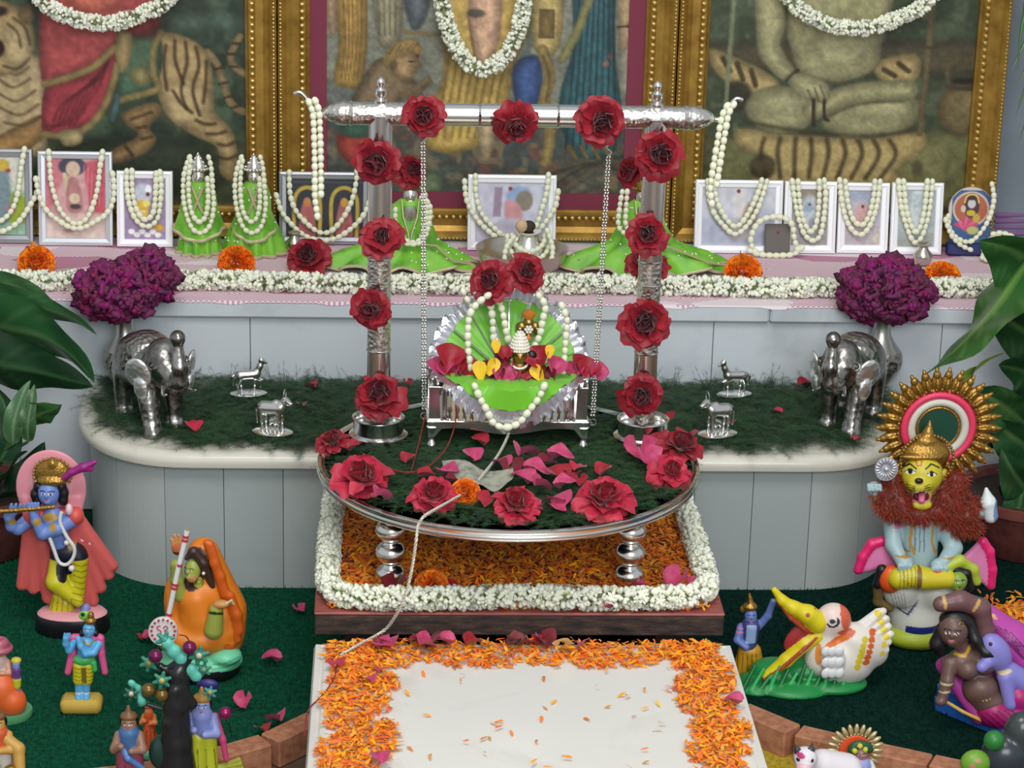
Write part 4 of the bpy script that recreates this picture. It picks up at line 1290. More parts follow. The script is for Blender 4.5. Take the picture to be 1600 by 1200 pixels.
# ============================================================ cloth, flowers, ferns
M_cloth = new_mat('pink_print_cloth', rgb(200, 160, 176), 0.85)
def cloth_nodes(m):
    tc = nd(m, 'ShaderNodeTexCoord')
    ck = nd(m, 'ShaderNodeTexChecker'); ck.inputs['Scale'].default_value = 210
    ck.inputs['Color1'].default_value = rgb(232, 220, 224); ck.inputs['Color2'].default_value = rgb(196, 142, 164)
    link(m, tc.outputs['Object'], ck.inputs['Vector'])
    vo = nd(m, 'ShaderNodeTexVoronoi'); vo.inputs['Scale'].default_value = 12
    mp = nd(m, 'ShaderNodeMapping'); mp.inputs['Scale'].default_value = (0.7, 1.6, 1); mp.inputs['Rotation'].default_value = (0, 0, 0.5)
    link(m, tc.outputs['Object'], mp.inputs['Vector']); link(m, mp.outputs['Vector'], vo.inputs['Vector'])
    sep = nd(m, 'ShaderNodeSeparateColor'); link(m, vo.outputs['Color'], sep.inputs['Color'])
    rp = nd(m, 'ShaderNodeValToRGB'); rp.color_ramp.interpolation = 'CONSTANT'
    e = rp.color_ramp.elements; e[0].position = 0; e[0].color = (0, 0, 0, 1); e[1].position = 0.6; e[1].color = (1, 1, 1, 1)
    link(m, sep.outputs[0], rp.inputs['Fac'])
    rp2 = nd(m, 'ShaderNodeValToRGB'); rp2.color_ramp.interpolation = 'CONSTANT'
    e = rp2.color_ramp.elements; e[0].position = 0; e[0].color = rgb(190, 132, 156); e[1].position = 0.55; e[1].color = rgb(230, 216, 220)
    link(m, sep.outputs[1], rp2.inputs['Fac'])
    mx = nd(m, 'ShaderNodeMix'); mx.data_type = 'RGBA'
    link(m, rp.outputs['Color'], mx.inputs[0]); link(m, ck.outputs['Color'], mx.inputs[6]); link(m, rp2.outputs['Color'], mx.inputs[7])
    link(m, mx.outputs[2], bsdf(m).inputs['Base Color'])
cloth_nodes(M_cloth)
xs = np.linspace(-1.45, 1.45, 240)
rows = []
for k, (yy, zz) in enumerate([(0.742, Z_STEP+0.0015), (0.60, Z_STEP+0.0015), (0.47, Z_STEP+0.0015), (0.39, Z_STEP+0.0015), (0.352, Z_STEP+0.0015), (0.347, Z_STEP+0.0013), (0.3435, Z_STEP+0.0005), (0.3420, Z_STEP-0.001)]):
    wv = 0.0022*np.sin(xs*31+1.0)+0.0015*np.sin(xs*71)
    z = np.full_like(xs, zz)
    if k >= 6: z = z+np.minimum(0, wv)*(0.3 if k == 6 else 1.2)
    if k in (1, 2, 3): z = z+0.0012*np.maximum(0, np.sin(xs*23+k*2))
    rows.append(np.stack([xs, np.full_like(xs, yy), z], 1))
G = np.array(rows)
ck = MB().grid(G[::-1])
o = ck.build('step_cloth', M_cloth)
tag(o, 'pink and white checked cloth covering the marble step', 'cloth')

# ------------------------------------------------------------ petals and roses
def petal_mesh(name, w, l, cup, curl, mat, n=5, ruff=0.0, seed=0):
    """petal rooted at origin, rising along +Z, cupped round the flower axis (axis at -Y side)"""
    r = np.random.default_rng(seed)
    V = []
    for i in range(n):
        v = i/(n-1)
        ww = w*(0.35+0.95*math.sin(min(1, v*1.05)*math.pi*0.58))*(1-0.18*max(0, v-0.8)/0.2)
        for j in range(n):
            u = -1+2*j/(n-1)
            x = ww*u*0.5
            y = -cup*u*u*w*0.5+curl*(v**2.2)*l*0.55+ruff*w*math.sin(u*5+v*4+seed)*v
            z = l*v*(1-0.10*u*u*v)-max(0, curl)*0.25*l*(v**3)
            V.append((x, y+r.normal()*0.01*w, z))
    V = np.array(V)
    i = np.arange(n*n).reshape(n, n)
    F = np.stack([i[:-1, :-1], i[:-1, 1:], i[1:, 1:], i[1:, :-1]], -1).reshape(-1, 4)
    return mesh_np(name, V, F, [mat], True)
def petal_mat(name, c1, c2, rough=0.55):
    m = new_mat(name, rgb(*c1), rough)
    ramp_noise(m, [(0.3, rgb(*c1)), (0.7, rgb(*c2))], 60, 3)
    bsdf(m).inputs['Sheen Weight'].default_value = 0.15
    return m
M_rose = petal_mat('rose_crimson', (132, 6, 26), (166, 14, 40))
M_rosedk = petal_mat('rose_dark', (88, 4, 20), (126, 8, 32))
M_rosepk = petal_mat('rose_cerise', (172, 16, 48), (198, 36, 70))
M_petalpk = petal_mat('petal_magenta', (170, 24, 78), (196, 70, 116))
M_sepal = new_mat('sepal_green', rgb(60, 104, 40), 0.6)
def rose_meshes(mo, mi, tag_):
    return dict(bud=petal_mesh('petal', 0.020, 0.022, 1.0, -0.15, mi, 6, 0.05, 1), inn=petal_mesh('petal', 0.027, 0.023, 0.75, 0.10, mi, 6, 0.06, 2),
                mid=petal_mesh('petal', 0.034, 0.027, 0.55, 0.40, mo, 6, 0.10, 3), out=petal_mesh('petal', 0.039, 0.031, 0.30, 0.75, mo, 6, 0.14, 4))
ROSE_A = rose_meshes(M_rose, M_rosedk, 'a')
ROSE_B = rose_meshes(M_rosepk, M_rose, 'b')
sep_me = MB().lathe([(0.001, -0.006), (0.006, -0.003), (0.009, 0.003), (0.004, 0.006)], 8).mesh('calyx', M_sepal)
def rose(px, py, d, label, axis=(0, -0.8, 0.55), set_=ROSE_A, group=None, loc=None, flat=1.0, open_=1.0, **plane):
    """d: bloom width in photo pixels"""
    P = at(px, py, **plane) if loc is None else np.array(loc)
    depth = (P-CAM)@FW
    size = d*depth/F_PX
    q = Vector((0, 0, 1)).rotation_difference(Vector(axis).normalized())
    q = q @ Quaternion((0, 0, 1), random.uniform(0, 6.28))
    root = thing('rose', label, 'flower', P, q.to_euler(), group, size/0.074)
    rr = random.Random(int(px*31+py))
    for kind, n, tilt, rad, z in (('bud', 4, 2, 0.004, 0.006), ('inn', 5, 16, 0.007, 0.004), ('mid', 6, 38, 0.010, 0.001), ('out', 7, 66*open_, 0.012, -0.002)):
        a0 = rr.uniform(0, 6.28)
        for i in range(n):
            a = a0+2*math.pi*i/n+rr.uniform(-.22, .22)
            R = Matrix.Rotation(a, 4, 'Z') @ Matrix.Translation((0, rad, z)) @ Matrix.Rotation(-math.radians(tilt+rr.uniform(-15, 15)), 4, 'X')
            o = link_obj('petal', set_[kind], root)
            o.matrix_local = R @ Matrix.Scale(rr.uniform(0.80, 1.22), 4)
    link_obj('calyx', sep_me, root, (0, 0, -0.004))
    return root
FR = (0.0, -0.9, 0.35)
gp = 'crimson roses tied on the swing stand'
yfp = ybm-0.034
rose(663, 182, 62, 'crimson rose tied on the crossbeam nearest the black picture of shrines', (-.1, -.9, .3), y=yfp)
rose(808, 193, 66, 'crimson rose tied at the middle of the crossbeam', (0, -.85, -.3), y=yfp)
rose(937, 190, 76, 'wide crimson rose tied on the crossbeam nearest the seated-figure picture', (.1, -.9, .2), y=yfp)
for (x, y, d, lab, ax) in ((590, 254, 70, 'large crimson rose tied near the top of the post beside the dark framed pair', (-.15, -.9, .1)),
                           (597, 374, 64, 'crimson rose on the post level with the silver-framed photo base, facing up', (0, -.7, .6)),
                           (583, 482, 62, 'ragged crimson rose on the post just above its plain section', (-.3, -.9, .2)),
                           (591, 622, 76, 'full crimson rose at the foot of the post nearer the elephant with raised trunk ball', (0, -.6, .75)),
                           (1028, 241, 72, 'large open crimson rose tied near the top of the post beside the gilt frame corner', (.1, -.9, .3)),
                           (1011, 366, 62, 'crimson rose half way up the post beside the green-draped idol', (0, -.85, .4)),
                           (1007, 505, 78, 'broad crimson rose on the post in front of the step edge', (0, -.9, .35)),
                           (1002, 617, 64, 'dark crimson rose at the foot of the post near the small cow', (0, -.9, .2))):
    rose(x, y, d, lab, ax, y=yfp)
rose(640, 268, 50, 'crimson rose behind the post, above the gold-crowned idol', (.4, -.7, .5), y=ybm+0.045)
rose(985, 270, 44, 'crimson rose peeking from behind the post under the large top rose', (-.7, -.6, .3), y=ybm+0.04)
rose(1012, 414, 60, 'crimson rose behind the post above its thin ring', (0, -.3, .8), y=ybm+0.045)
rose(483, 404, 62, 'crimson rose lying on the checked cloth beside the tiny pot', (-.2, -.75, .7), z=Z_STEP+0.026)
rose(768, 441, 60, 'crimson rose on the shell cushion top, lower of the pair', (-.3, -.8, .5), y=cyS+0.046)
rose(820, 427, 58, 'crimson rose on the shell cushion top, taller of the pair', (.2, -.75, .6), y=cyS+0.046)
zt_ = Z_TAB+0.014
UPC = (0, -.45, .9)
rose(520, 692, 48, 'small dark rose on the silver table edge beside the post cup', (-.2, -.3, .9), z=zt_)
rose(566, 751, 84, 'wide cerise rose lying open near the rim of the silver table', (0, -.5, .85), ROSE_B, z=zt_)
rose(676, 777, 68, 'cerise rose beside the pull cord on the silver table', UPC, ROSE_B, z=zt_)
rose(806, 792, 72, 'crimson rose at the very front of the silver table', UPC, ROSE_B, z=zt_)
rose(944, 784, 86, 'wide open crimson rose near the front rim of the silver table', UPC, ROSE_B, z=zt_)
rose(1048, 741, 62, 'compact cerise rose by the rim of the silver table under a second rose', (.1, -.6, .8), ROSE_B, z=zt_)
rose(1062, 700, 66, 'loose crimson rose on the silver table beside the post cup and cow', (.2, -.3, .9), ROSE_A, z=zt_)

# loose petals: each its own thing
LP = [petal_mesh('rose_petal', 0.034, 0.034, c, k, m, 5, r_, s_) for c, k, m, r_, s_ in ((0.8, 0.6, M_rose, 0.12, 11), (1.0, 0.9, M_petalpk, 0.16, 12), (0.5, 0.5, M_rosepk, 0.16, 13), (1.0, 0.8, M_rosedk, 0.18, 14))]
def loose(px, py, d, label, grp, z, kind=0, lift=0.0, tilt=None):
    P = at(px, py, z=z)
    depth = (P-CAM)@FW
    s = d*depth/F_PX/0.036*(1.15 if z > 0.3 else 0.9 if z > 0.05 else 0.72)
    rr = random.Random(int(px*17+py*3))
    o = link_obj('rose_petal', LP[kind % 4], None)
    # lay the petal down: local Z -> horizontal, local Y -> up
    R = Matrix.Rotation(rr.uniform(0, 6.28), 4, 'Z') @ Matrix.Rotation(math.radians(-90+(rr.uniform(5, 60) if tilt is None else tilt)), 4, 'X') @ Matrix.Translation((0, 0, -0.017))
    vs = [R @ Matrix.Scale(s, 4) @ v.co for v in LP[kind % 4].vertices]
    zmin = min(v.z for v in vs)
    o.matrix_world = Matrix.Translation((P[0], P[1], z-zmin+lift)) @ R @ Matrix.Scale(s, 4)
    cn_ = ('crimson', 'magenta', 'cerise', 'dark wine-red')[kind % 4]
    tag(o, label.replace('rose petal', cn_+' rose petal'), 'petal', cn_+' '+grp)
    return o
for i, (x, y, d, k) in enumerate([(820, 720, 34, 1), (745, 696, 26, 0), (878, 722, 34, 1), (905, 733, 22, 2), (840, 745, 36, 1), (870, 752, 34, 0), (815, 757, 32, 1), (850, 772, 30, 1), (885, 766, 28, 1), (860, 730, 26, 3), (945, 742, 24, 0),
                                  (735, 720, 28, 1), (700, 748, 30, 1), (672, 748, 26, 0), (716, 760, 22, 3), (640, 722, 20, 0), (780, 730, 28, 1), (830, 800, 22, 1), (870, 790, 36, 1), (760, 792, 26, 0), (892, 752, 24, 0), (798, 742, 30, 3), (875, 800, 24, 1), (905, 760, 22, 0),
                                  (600, 785, 28, 1), (1000, 715, 40, 1), (1025, 700, 34, 0), (1015, 730, 34, 1), (560, 775, 24, 2), (1075, 688, 30, 0), (1040, 655, 18, 0), (557, 706, 22, 0)]):
    loose(x, y, d, 'loose rose petal lying on the fern-covered silver table', 'rose petals on the silver table', Z_TAB+0.006, k, 0.002)
for i, (x, y, d, k) in enumerate([(303, 672, 28, 2), (482, 607, 24, 0), (1252, 607, 26, 0), (1208, 645, 22, 2), (1333, 692, 20, 2), (474, 640, 18, 0), (640, 604, 16, 0), (1140, 660, 14, 0)]):
    loose(x, y, d, 'loose rose petal lying on the fern of the marble bench', 'rose petals on the bench fern', Z_BENCH+0.012, k, 0.002)
for i, (x, y, d, k) in enumerate([(613, 930, 38, 3), (650, 918, 28, 0), (706, 928, 32, 0), (990, 918, 22, 1), (1055, 922, 42, 1), (1085, 926, 34, 1), (955, 952, 18, 1), (1078, 912, 24, 3)]):
    loose(x, y, d, 'loose rose petal lying on the marigold petals of the red plank', 'rose petals on the plank', Z_PLANK+0.008, k, 0.003)
for i, (x, y, d, k) in enumerate([(604, 1000, 34, 1), (585, 990, 30, 0), (598, 1018, 36, 1), (525, 1044, 32, 2), (572, 1064, 26, 1), (665, 1003, 44, 3), (672, 1018, 40, 1), (690, 990, 34, 1), (742, 1003, 36, 0), (800, 997, 34, 3), (806, 988, 30, 3), (855, 996, 36, 3), (838, 1000, 28, 0),
                                  (905, 1000, 30, 1), (1140, 1100, 30, 1), (590, 1190, 34, 1), (650, 992, 26, 0), (596, 1046, 18, 1)]):
    loose(x, max(y, 1009), d, 'loose rose petal lying on the white marble table', 'rose petals on the marble table', Z_SLAB+0.006, k, 0.002)
M_yel = petal_mat('petal_yellow', (232, 214, 120), (240, 228, 160))
yp = petal_mesh('rose_petal', 0.026, 0.034, 0.5, 0.3, M_yel, 5, 0.05, 21)
P = at(878, 1012, z=Z_SLAB+0.006)
o = link_obj('rose_petal', yp, None); o.matrix_world = Matrix.Translation(tuple(P+np.array([0, 0, .012]))) @ Matrix.Rotation(1.2, 4, 'X')
tag(o, 'pale yellow petal on the back edge of the white marble table', 'petal')
for i, (x, y, d, k) in enumerate([(470, 958, 26, 1), (422, 1037, 40, 1), (428, 1132, 46, 1), (408, 1142, 36, 0), (378, 1108, 36, 1), (240, 1000, 30, 1), (225, 996, 22, 0), (510, 950, 18, 0)]):
    loose(x, y, d, 'loose rose petal lying on the green carpet', 'rose petals on the carpet', 0.004, k, 0.002)
# petals heaped in the swing around the idol
for i, (x, y, d, k) in enumerate([(700, 560, 44, 0), (712, 590, 40, 0), (690, 585, 40, 1), (725, 575, 40, 0), (706, 602, 36, 1), (735, 600, 30, 0), (752, 580, 24, 3), (775, 560, 30, 3), (790, 548, 24, 0), (845, 560, 40, 0), (838, 580, 38, 0), (866, 570, 32, 1), (905, 575, 42, 0), (915, 595, 36, 0), (895, 600, 30, 1), (930, 602, 30, 1),
                                  (795, 590, 30, 0), (805, 605, 34, 1), (785, 618, 36, 1), (810, 620, 40, 1), (775, 612, 28, 3), (825, 605, 26, 0), (845, 596, 28, 0), (862, 590, 26, 3), (760, 570, 24, 3)]):
    P = at(x, y, y=cyS-0.028+0.02*(x < 760 or x > 870))
    o = loose(x, y, d, 'rose petal heaped round the idol in the swing', 'rose petals in the swing', ztop+0.008, k)
    zz = max(P[2]-0.012, ztop+0.004)
    R = Matrix.Rotation(random.uniform(-.6, .6), 4, 'Y') @ Matrix.Rotation(random.uniform(-.5, .3), 4, 'X')
    o.matrix_world = Matrix.Translation((P[0], P[1]+0.004, zz)) @ R @ Matrix.Scale(d/36.0*0.95, 4)
for i, (x, y, d) in enumerate([(752, 590, 30), (762, 574, 28), (848, 598, 28), (776, 540, 20), (858, 548, 20)]):
    P = at(x, y, y=cyS-0.034)
    o = link_obj('marigold_petal', petal_mesh('marigold_petal', 0.018, 0.034, 0.4, 0.3, petal_mat('petal_gold', (226, 176, 14), (244, 206, 40)) if i == 0 else bpy.data.materials['petal_gold'], 5, 0.05, 30+i))
    o.matrix_world = Matrix.Translation((P[0], P[1], max(P[2]-0.012, ztop+0.004))) @ Matrix.Rotation(random.uniform(-.7, .7), 4, 'Y') @ Matrix.Scale(d/30, 4)
    tag(o, 'yellow petal heaped round the idol in the swing', 'petal', 'yellow petals in the swing')

# ------------------------------------------------------------ marigold heads
M_mari = mat_var('marigold', rgb(252, 138, 6), 0.6, 0.018, 0.22, 0.05)
def marigold(px, py, d, label, axis=(0, -.5, .85), **plane):
    P = at(px, py, **plane)
    depth = (P-CAM)@FW
    s = d*depth/F_PX
    n = 330
    i = np.arange(n)+.5
    ph = np.arccos(1-1.35*i/n); t = np.pi*(1+5**.5)*i
    Z = np.stack([np.sin(ph)*np.cos(t), np.sin(ph)*np.sin(t), np.cos(ph)], 1)
    Z[:40] = np.array([0, 0, .98])+RNG.normal(size=(40, 3))*.22
    Zj = Z+RNG.normal(size=Z.shape)*0.18; Zj /= np.linalg.norm(Zj, axis=1)[:, None]
    TV = np.array([(-.35, 0, 0), (.35, 0, 0), (-.75, .25, .75), (0, -.12, 1.0), (.75, .25, .75), (0, -.1, .5)])
    TF = np.array([(0, 1, 5), (0, 5, 2), (5, 3, 2), (5, 4, 3), (1, 4, 5)])
    me = scatter('marigold_flower', TV, TF, frames_from_z(Zj, RNG.uniform(0, 6.28, n)), Z*np.array([.32, .32, .30])*s, np.full(n, s*0.22), M_mari, smooth=True)
    q = Vector((0, 0, 1)).rotation_difference(Vector(axis).normalized())
    o = link_obj('marigold_flower', me, None, P, q.to_euler())
    tag(o, label, 'flower')
    return o
zc = Z_STEP+0.018
marigold(57, 412, 56, 'round orange marigold on the cloth below the pink-picture frame', z=zc)
marigold(369, 412, 56, 'round orange marigold on the cloth in front of the green-draped pair', z=zc)
marigold(1161, 427, 58, 'round orange marigold on the cloth below the dark plaque', z=zc)
marigold(1471, 439, 60, 'flattened orange marigold on the cloth beside the purple cockscomb', (.4, -.7, .6), z=zc)
marigold(727, 771, 46, 'orange marigold on the silver table touching the pull cord', z=Z_TAB+0.012)
marigold(674, 918, 54, 'orange marigold among the petals on the red plank', z=Z_PLANK+0.012)

# ------------------------------------------------------------ marigold petal carpets
M_mpet = mat_var('marigold_petals', rgb(242, 140, 6), 0.6, 0.028, 0.25, 0.06)
PV = np.array([(-.07, -.5, 0), (.07, -.5, 0), (.16, .15, .08), (-.16, .15, .08), (0.0, .5, .0)])
PF = np.array([(0, 1, 2), (0, 2, 3), (3, 2, 4)])
def petal_bed(name, label, X, Y, z, h, parent=None, size=(0.009, 0.018)):
    n = len(X)
    R = rand_rot(n, 0.7)
    pos = np.stack([X, Y, z+0.0018+RNG.random(n)**1.5*h], 1)
    s = RNG.uniform(size[0], size[1], n)
    o = link_obj(name, scatter(name, PV, PF, R, pos, s, M_mpet), parent)
    o['kind'] = 'stuff'
    if label: o['label'] = label; o['category'] = 'petals'
    return o
n = 13000
X = RNG.uniform(PLX[0]+0.02, PLX[1]-0.02, n); Y = RNG.uniform(PLY[0]+0.014, PLY[1]-0.01, n)
petal_bed('marigold_petals', 'thick bed of orange marigold petals covering the red plank', X, Y, Z_PLANK, 0.008)
n = 5200
xc = sum(SLABX)/2
L_ = [at(a, b, z=Z_SLAB) for a, b in ((512, 1004), (1130, 1012), (1180, 1200), (512, 1200))]
xl0, xl1, xr0, xr1 = at(506, 1150, z=Z_SLAB)[0], at(618, 1150, z=Z_SLAB)[0], at(1072, 1150, z=Z_SLAB)[0], at(1164, 1150, z=Z_SLAB)[0]
yb0, yb1 = at(800, 1046, z=Z_SLAB)[1], sy1-0.012
def edge_jit(t): return 0.012*np.sin(t*37)+0.010*np.sin(t*91+1)+0.008*np.sin(t*173+2)
XX, YY = [], []
nn = 2100
x = RNG.uniform(xl0+0.005, xr1-0.005, nn); y = RNG.uniform(yb0, yb1, nn); k_ = (y > yb0+edge_jit(x)+.006); XX.append(x[k_]); YY.append(y[k_])
for a, b in ((xl0, xl1-0.005), (xr0+0.005, xr1)):
    nn = 3600
    y = RNG.uniform(sy0+0.02, yb1, nn); x = RNG.uniform(a-0.01, b+0.01, nn)
    k_ = (x > a+edge_jit(y+a)*.7) & (x < b+edge_jit(y+b+3)); XX.append(x[k_]); YY.append(y[k_])
for a, b, c, s_, q in ((0, 0, 0, 0, 90),):
    x = RNG.uniform(xl0, xr1, q); y = RNG.uniform(sy0+.1, yb1, q); XX.append(x); YY.append(y)
petal_bed('marigold_petals', 'border of scattered orange marigold petals on the white marble table', np.concatenate(XX), np.concatenate(YY), Z_SLAB, 0.007)
n = 4600
hc = at(1590, 965, z=0.02)
r_ = np.abs(RNG.normal(size=n))*0.055; t_ = RNG.uniform(0, 6.28, n)
X = hc[0]+0.05+r_*np.cos(t_)*1.6; Y = hc[1]+0.0+r_*np.sin(t_)*0.9
pos_h = 0.034*np.exp(-(r_/0.07)**2)
o = link_obj('marigold_petals', scatter('marigold_petals', PV, PF, rand_rot(n, 0.7), np.stack([X, Y, 0.003+pos_h*RNG.random(n)], 1), RNG.uniform(.013, .022, n), M_mpet))
o['kind'] = 'stuff'; tag(o, 'heap of orange marigold petals on the carpet beside the terracotta pot', 'petals')
# yellow powder patch behind the bricks, next to the marble table
M_powder = new_mat('yellow_powder', rgb(176, 150, 30), 0.95)
ramp_noise(M_powder, [(0.3, rgb(140, 116, 18)), (0.6, rgb(190, 164, 40))], 120, 4)
c0 = at(1235, 1170, z=Z_LOW); 
pts2 = []
for i in range(40):
    a = 2*math.pi*i/40
    pts2.append((c0[0]+0.02+(0.10+0.012*math.sin(5*a))*math.cos(a), c0[1]-0.045+(0.10+0.012*math.cos(4*a))*math.sin(a)))
o = MB().prism(pts2, Z_LOW, Z_LOW+0.002, plane='xy').build('yellow_powder', M_powder, None, False)
o['kind'] = 'stuff'; tag(o, 'patch of mustard yellow powder on the floor beside the marble table', 'powder')

# ------------------------------------------------------------ jasmine strings lying along the step and round the plank
sp = [np.array([x, 0.405+0.006*math.sin(x*9)+0.003*math.sin(x*33), Z_STEP+0.020]) for x in np.linspace(-1.0, 1.02, 24)]
jasmine('jasmine_garland', 'long jasmine garland laid along the front of the checked cloth', sp, 0.021, 2100, 0.015)
g = 0.026
x0, x1, y0, y1 = PLX[0]+0.018, PLX[1]-0.018, PLY[0]+0.017, PLY[1]-g
pp = [(x0+0.004, y1), (x0, y1-0.15), (x0, y0+0.10), (x0+0.006, y0+0.035), (x0+0.045, y0), (x0+0.2, y0-0.004), (0, y0+0.004), (x1-0.2, y0-0.002), (x1-0.045, y0+0.004), (x1-0.004, y0+0.045), (x1, y0+0.12), (x1, y1-0.15), (x1-0.004, y1)]
jasmine('jasmine_garland', 'jasmine garland framing the marigold petals on the red plank', [np.array([a, b, Z_PLANK+0.019]) for a, b in pp], 0.020, 2100, 0.015)

# ------------------------------------------------------------ feathery fern laid on bench and table
M_fern = mat_var('fern', rgb(38, 76, 38), 0.7, 0.03, 0.35, 0.2)
SV, SF = [(0, 0, 0), (0.012, 0, 0), (0.006, 1, 0.03)], [(0, 1, 2)]
rr = np.random.default_rng(4)
for i in range(13):
    t = 0.08+0.88*i/13
    for s_ in (-1, 1):
        L = 0.36*(1-0.55*t)*rr.uniform(.8, 1.15); a = math.radians(48+rr.uniform(-10, 10))
        b = len(SV)
        dx, dy, dz = s_*math.sin(a)*L, math.cos(a)*L, rr.uniform(-.03, .08)
        SV += [(0, t-.012, .02*t), (0, t+.014, .02*t), (dx, t+dy, dz)]
        SF += [(b, b+1, b+2)]
SV, SF = np.array(SV), np.array(SF)
def fern(name, label, X, Y, z, size, tilt=0.30, hz=0.010):
    n = len(X)
    R = rand_rot(n, tilt)
    o = link_obj(name, scatter(name, SV, SF, R, np.stack([X, Y, z+0.003+RNG.random(n)*hz], 1), RNG.uniform(size[0], size[1], n), M_fern))
    o['kind'] = 'stuff'; tag(o, label, 'fern')
    return o
n = 9000
X = RNG.uniform(-0.71, 0.71, n); Y = RNG.uniform(0.0, 0.345, n)
bx = np.interp(X, [-.71, -.66, -.58, -.5, -.3, .3, .5, .6, .71], [.21, .10, .04, .02, .012, .008, .018, .05, .19])
k_ = (Y > bx+0.012*np.sin(X*40)+RNG.normal(size=n)*0.008) & ~((np.abs(X) < .22) & (Y < .14))
X, Y = X[k_], Y[k_]
fern('fern_fronds', 'dark feathery fern fronds spread over the marble bench', X, Y, Z_BENCH, (0.030, 0.060))
n = 60
X = np.concatenate([RNG.uniform(-.66, -.25, n), RNG.uniform(.25, .66, n)])
Z = np.stack([RNG.normal(size=2*n)*.5, -np.abs(RNG.normal(size=2*n))*.2, np.ones(2*n)], 1); Z /= np.linalg.norm(Z, axis=1)[:, None]
Rm = frames_from_z(Z); Rm = np.stack([Rm[:, :, 0], Rm[:, :, 2], -Rm[:, :, 1]], -1)
o = link_obj('fern_fronds', scatter('fern_fronds', SV, SF, Rm, np.stack([X, RNG.uniform(.31, .345, 2*n), np.full(2*n, Z_BENCH+.004)], 1), RNG.uniform(.03, .055, 2*n), M_fern))
o['kind'] = 'stuff'; tag(o, 'upright fern tips along the back of the marble bench', 'fern')
n = 5200
r_ = np.sqrt(RNG.random(n))*0.276; t_ = RNG.uniform(0, 6.28, n)
X = TC[0]+r_*np.cos(t_); Y = TC[1]+r_*np.sin(t_)
k_ = np.ones(n, bool)
for q in (PL_, PR_): k_ &= np.hypot(X-q[0], Y-q[1]) > 0.062
k_ &= ~((r_ > 0.235) & (RNG.random(n) < .55))
fern('fern_fronds', 'dark feathery fern fronds spread over the silver table', X[k_], Y[k_], Z_TAB-0.003, (0.026, 0.046), 0.16, 0.004)
# ============================================================ things standing on the step
def at_plane(px, py, P0, n):
    d = ray(px, py); n = np.asarray(n)
    return CAM+d*((np.asarray(P0)-CAM)@n)/(d@n)
M_bead = new_mat('bud_beads', rgb(226, 228, 198), 0.5)
ramp_noise(M_bead, [(0.35, rgb(222, 226, 190)), (0.6, rgb(240, 240, 218))], 90, 2, coord='Generated')
_bv = MB().ell((0, 0, 0), (1.0, 1.0, 1.28), 8, 6)
BEAD = _bv.mesh('bead', M_bead)
M_str = new_mat('bead_thread', rgb(226, 222, 205), 0.8)
def beads(paths, label, r=0.0058, group=None, step=None, name='bead_garland'):
    """paths: list of world polylines"""
    first = None
    for k, path in enumerate(paths):
        P = resample(catmull(path, 6), step=step or r*2.15)
        if first is None:
            first = thing(name, label, 'garland', tuple(P[0]), None, group)
            o0 = P[0]
        T = np.gradient(P, axis=0)
        for i in range(len(P)):
            q = Vector((0, 0, 1)).rotation_difference(Vector(T[i]))
            link_obj('bead', BEAD, first, P[i]-o0, q.to_euler(), r*random.uniform(.9, 1.08))
        MB().tube(P-o0, 0.0008, 4).build('thread', M_str, first)
    return first
M_fsil = new_mat('silver_frame', (0.70, 0.73, 0.77, 1), 0.35, 0.55)
M_fwhite = new_mat('white_silver_frame', (0.93, 0.94, 0.97, 1), 0.4, 0.1)
M_fgrey = new_mat('grey_metal_frame', (0.42, 0.43, 0.46, 1), 0.4, 0.7)
LEAN = math.radians(9)
class SF: pass
def small_frame(x0, x1, y0, y1, label, mat, painter, border=13, rz=0.0, bg=(190, 180, 186), seed=1, name='photo_frame'):
    zb = Z_STEP+0.0035
    cx = (x0+x1)/2
    base = at(cx, y1, z=zb)
    depth = (base-CAM)@FW
    s = depth/F_PX
    w = (x1-x0)*s
    h = (y1-y0)*s/math.cos(math.radians(22)-LEAN)*0.995
    root = thing(name, label, 'photo frame', base, (-LEAN, 0, rz))
    b = border*s
    t = 0.012
    prof = [(0, t), (0, 0.002), (0.001, 0), (b*0.35, -0.001), (b*0.45, 0.0015), (b*0.9, 0.0025), (b, 0.005), (b, 0.007)]
    rows = [[(-w/2+i, y, i), (w/2-i, y, i), (w/2-i, y, h-i), (-w/2+i, y, h-i)] for i, y in prof]
    MB().grid(np.array(rows), wrap=True).build('moulding', mat, root, False)
    MB().box((0, t+0.002, h/2), (w*0.97, 0.004, h*0.97)).build('backing', M_darkwood, root, False)
    st = [(-0.02, t+.003, h*.62), (0.02, t+.003, h*.62), (0.03, t+0.03+h*.16, 0.010), (-0.03, t+0.03+h*.16, 0.010)]
    p = Print(x0+border, y0+border, x1-border, y1-border, 1.3, bg, seed)
    painter(p)
    p.mottle(14, .07)
    link_obj('photograph', p.mesh('photograph', M_print, w-2*b+.002, h-2*b+.002), root, (0, 0.0062, h/2))
    R = np.array(Euler((-LEAN, 0, rz)).to_matrix())
    f = SF(); f.P = base+R@np.array([0, -0.006, 0]); f.n = R@np.array([0, -1.0, 0]); f.root = root
    f.on = lambda pts, off=0.0: [at_plane(a, c, f.P-off*np.array([0, 1, 0]), f.n) for a, c in pts]
    return f

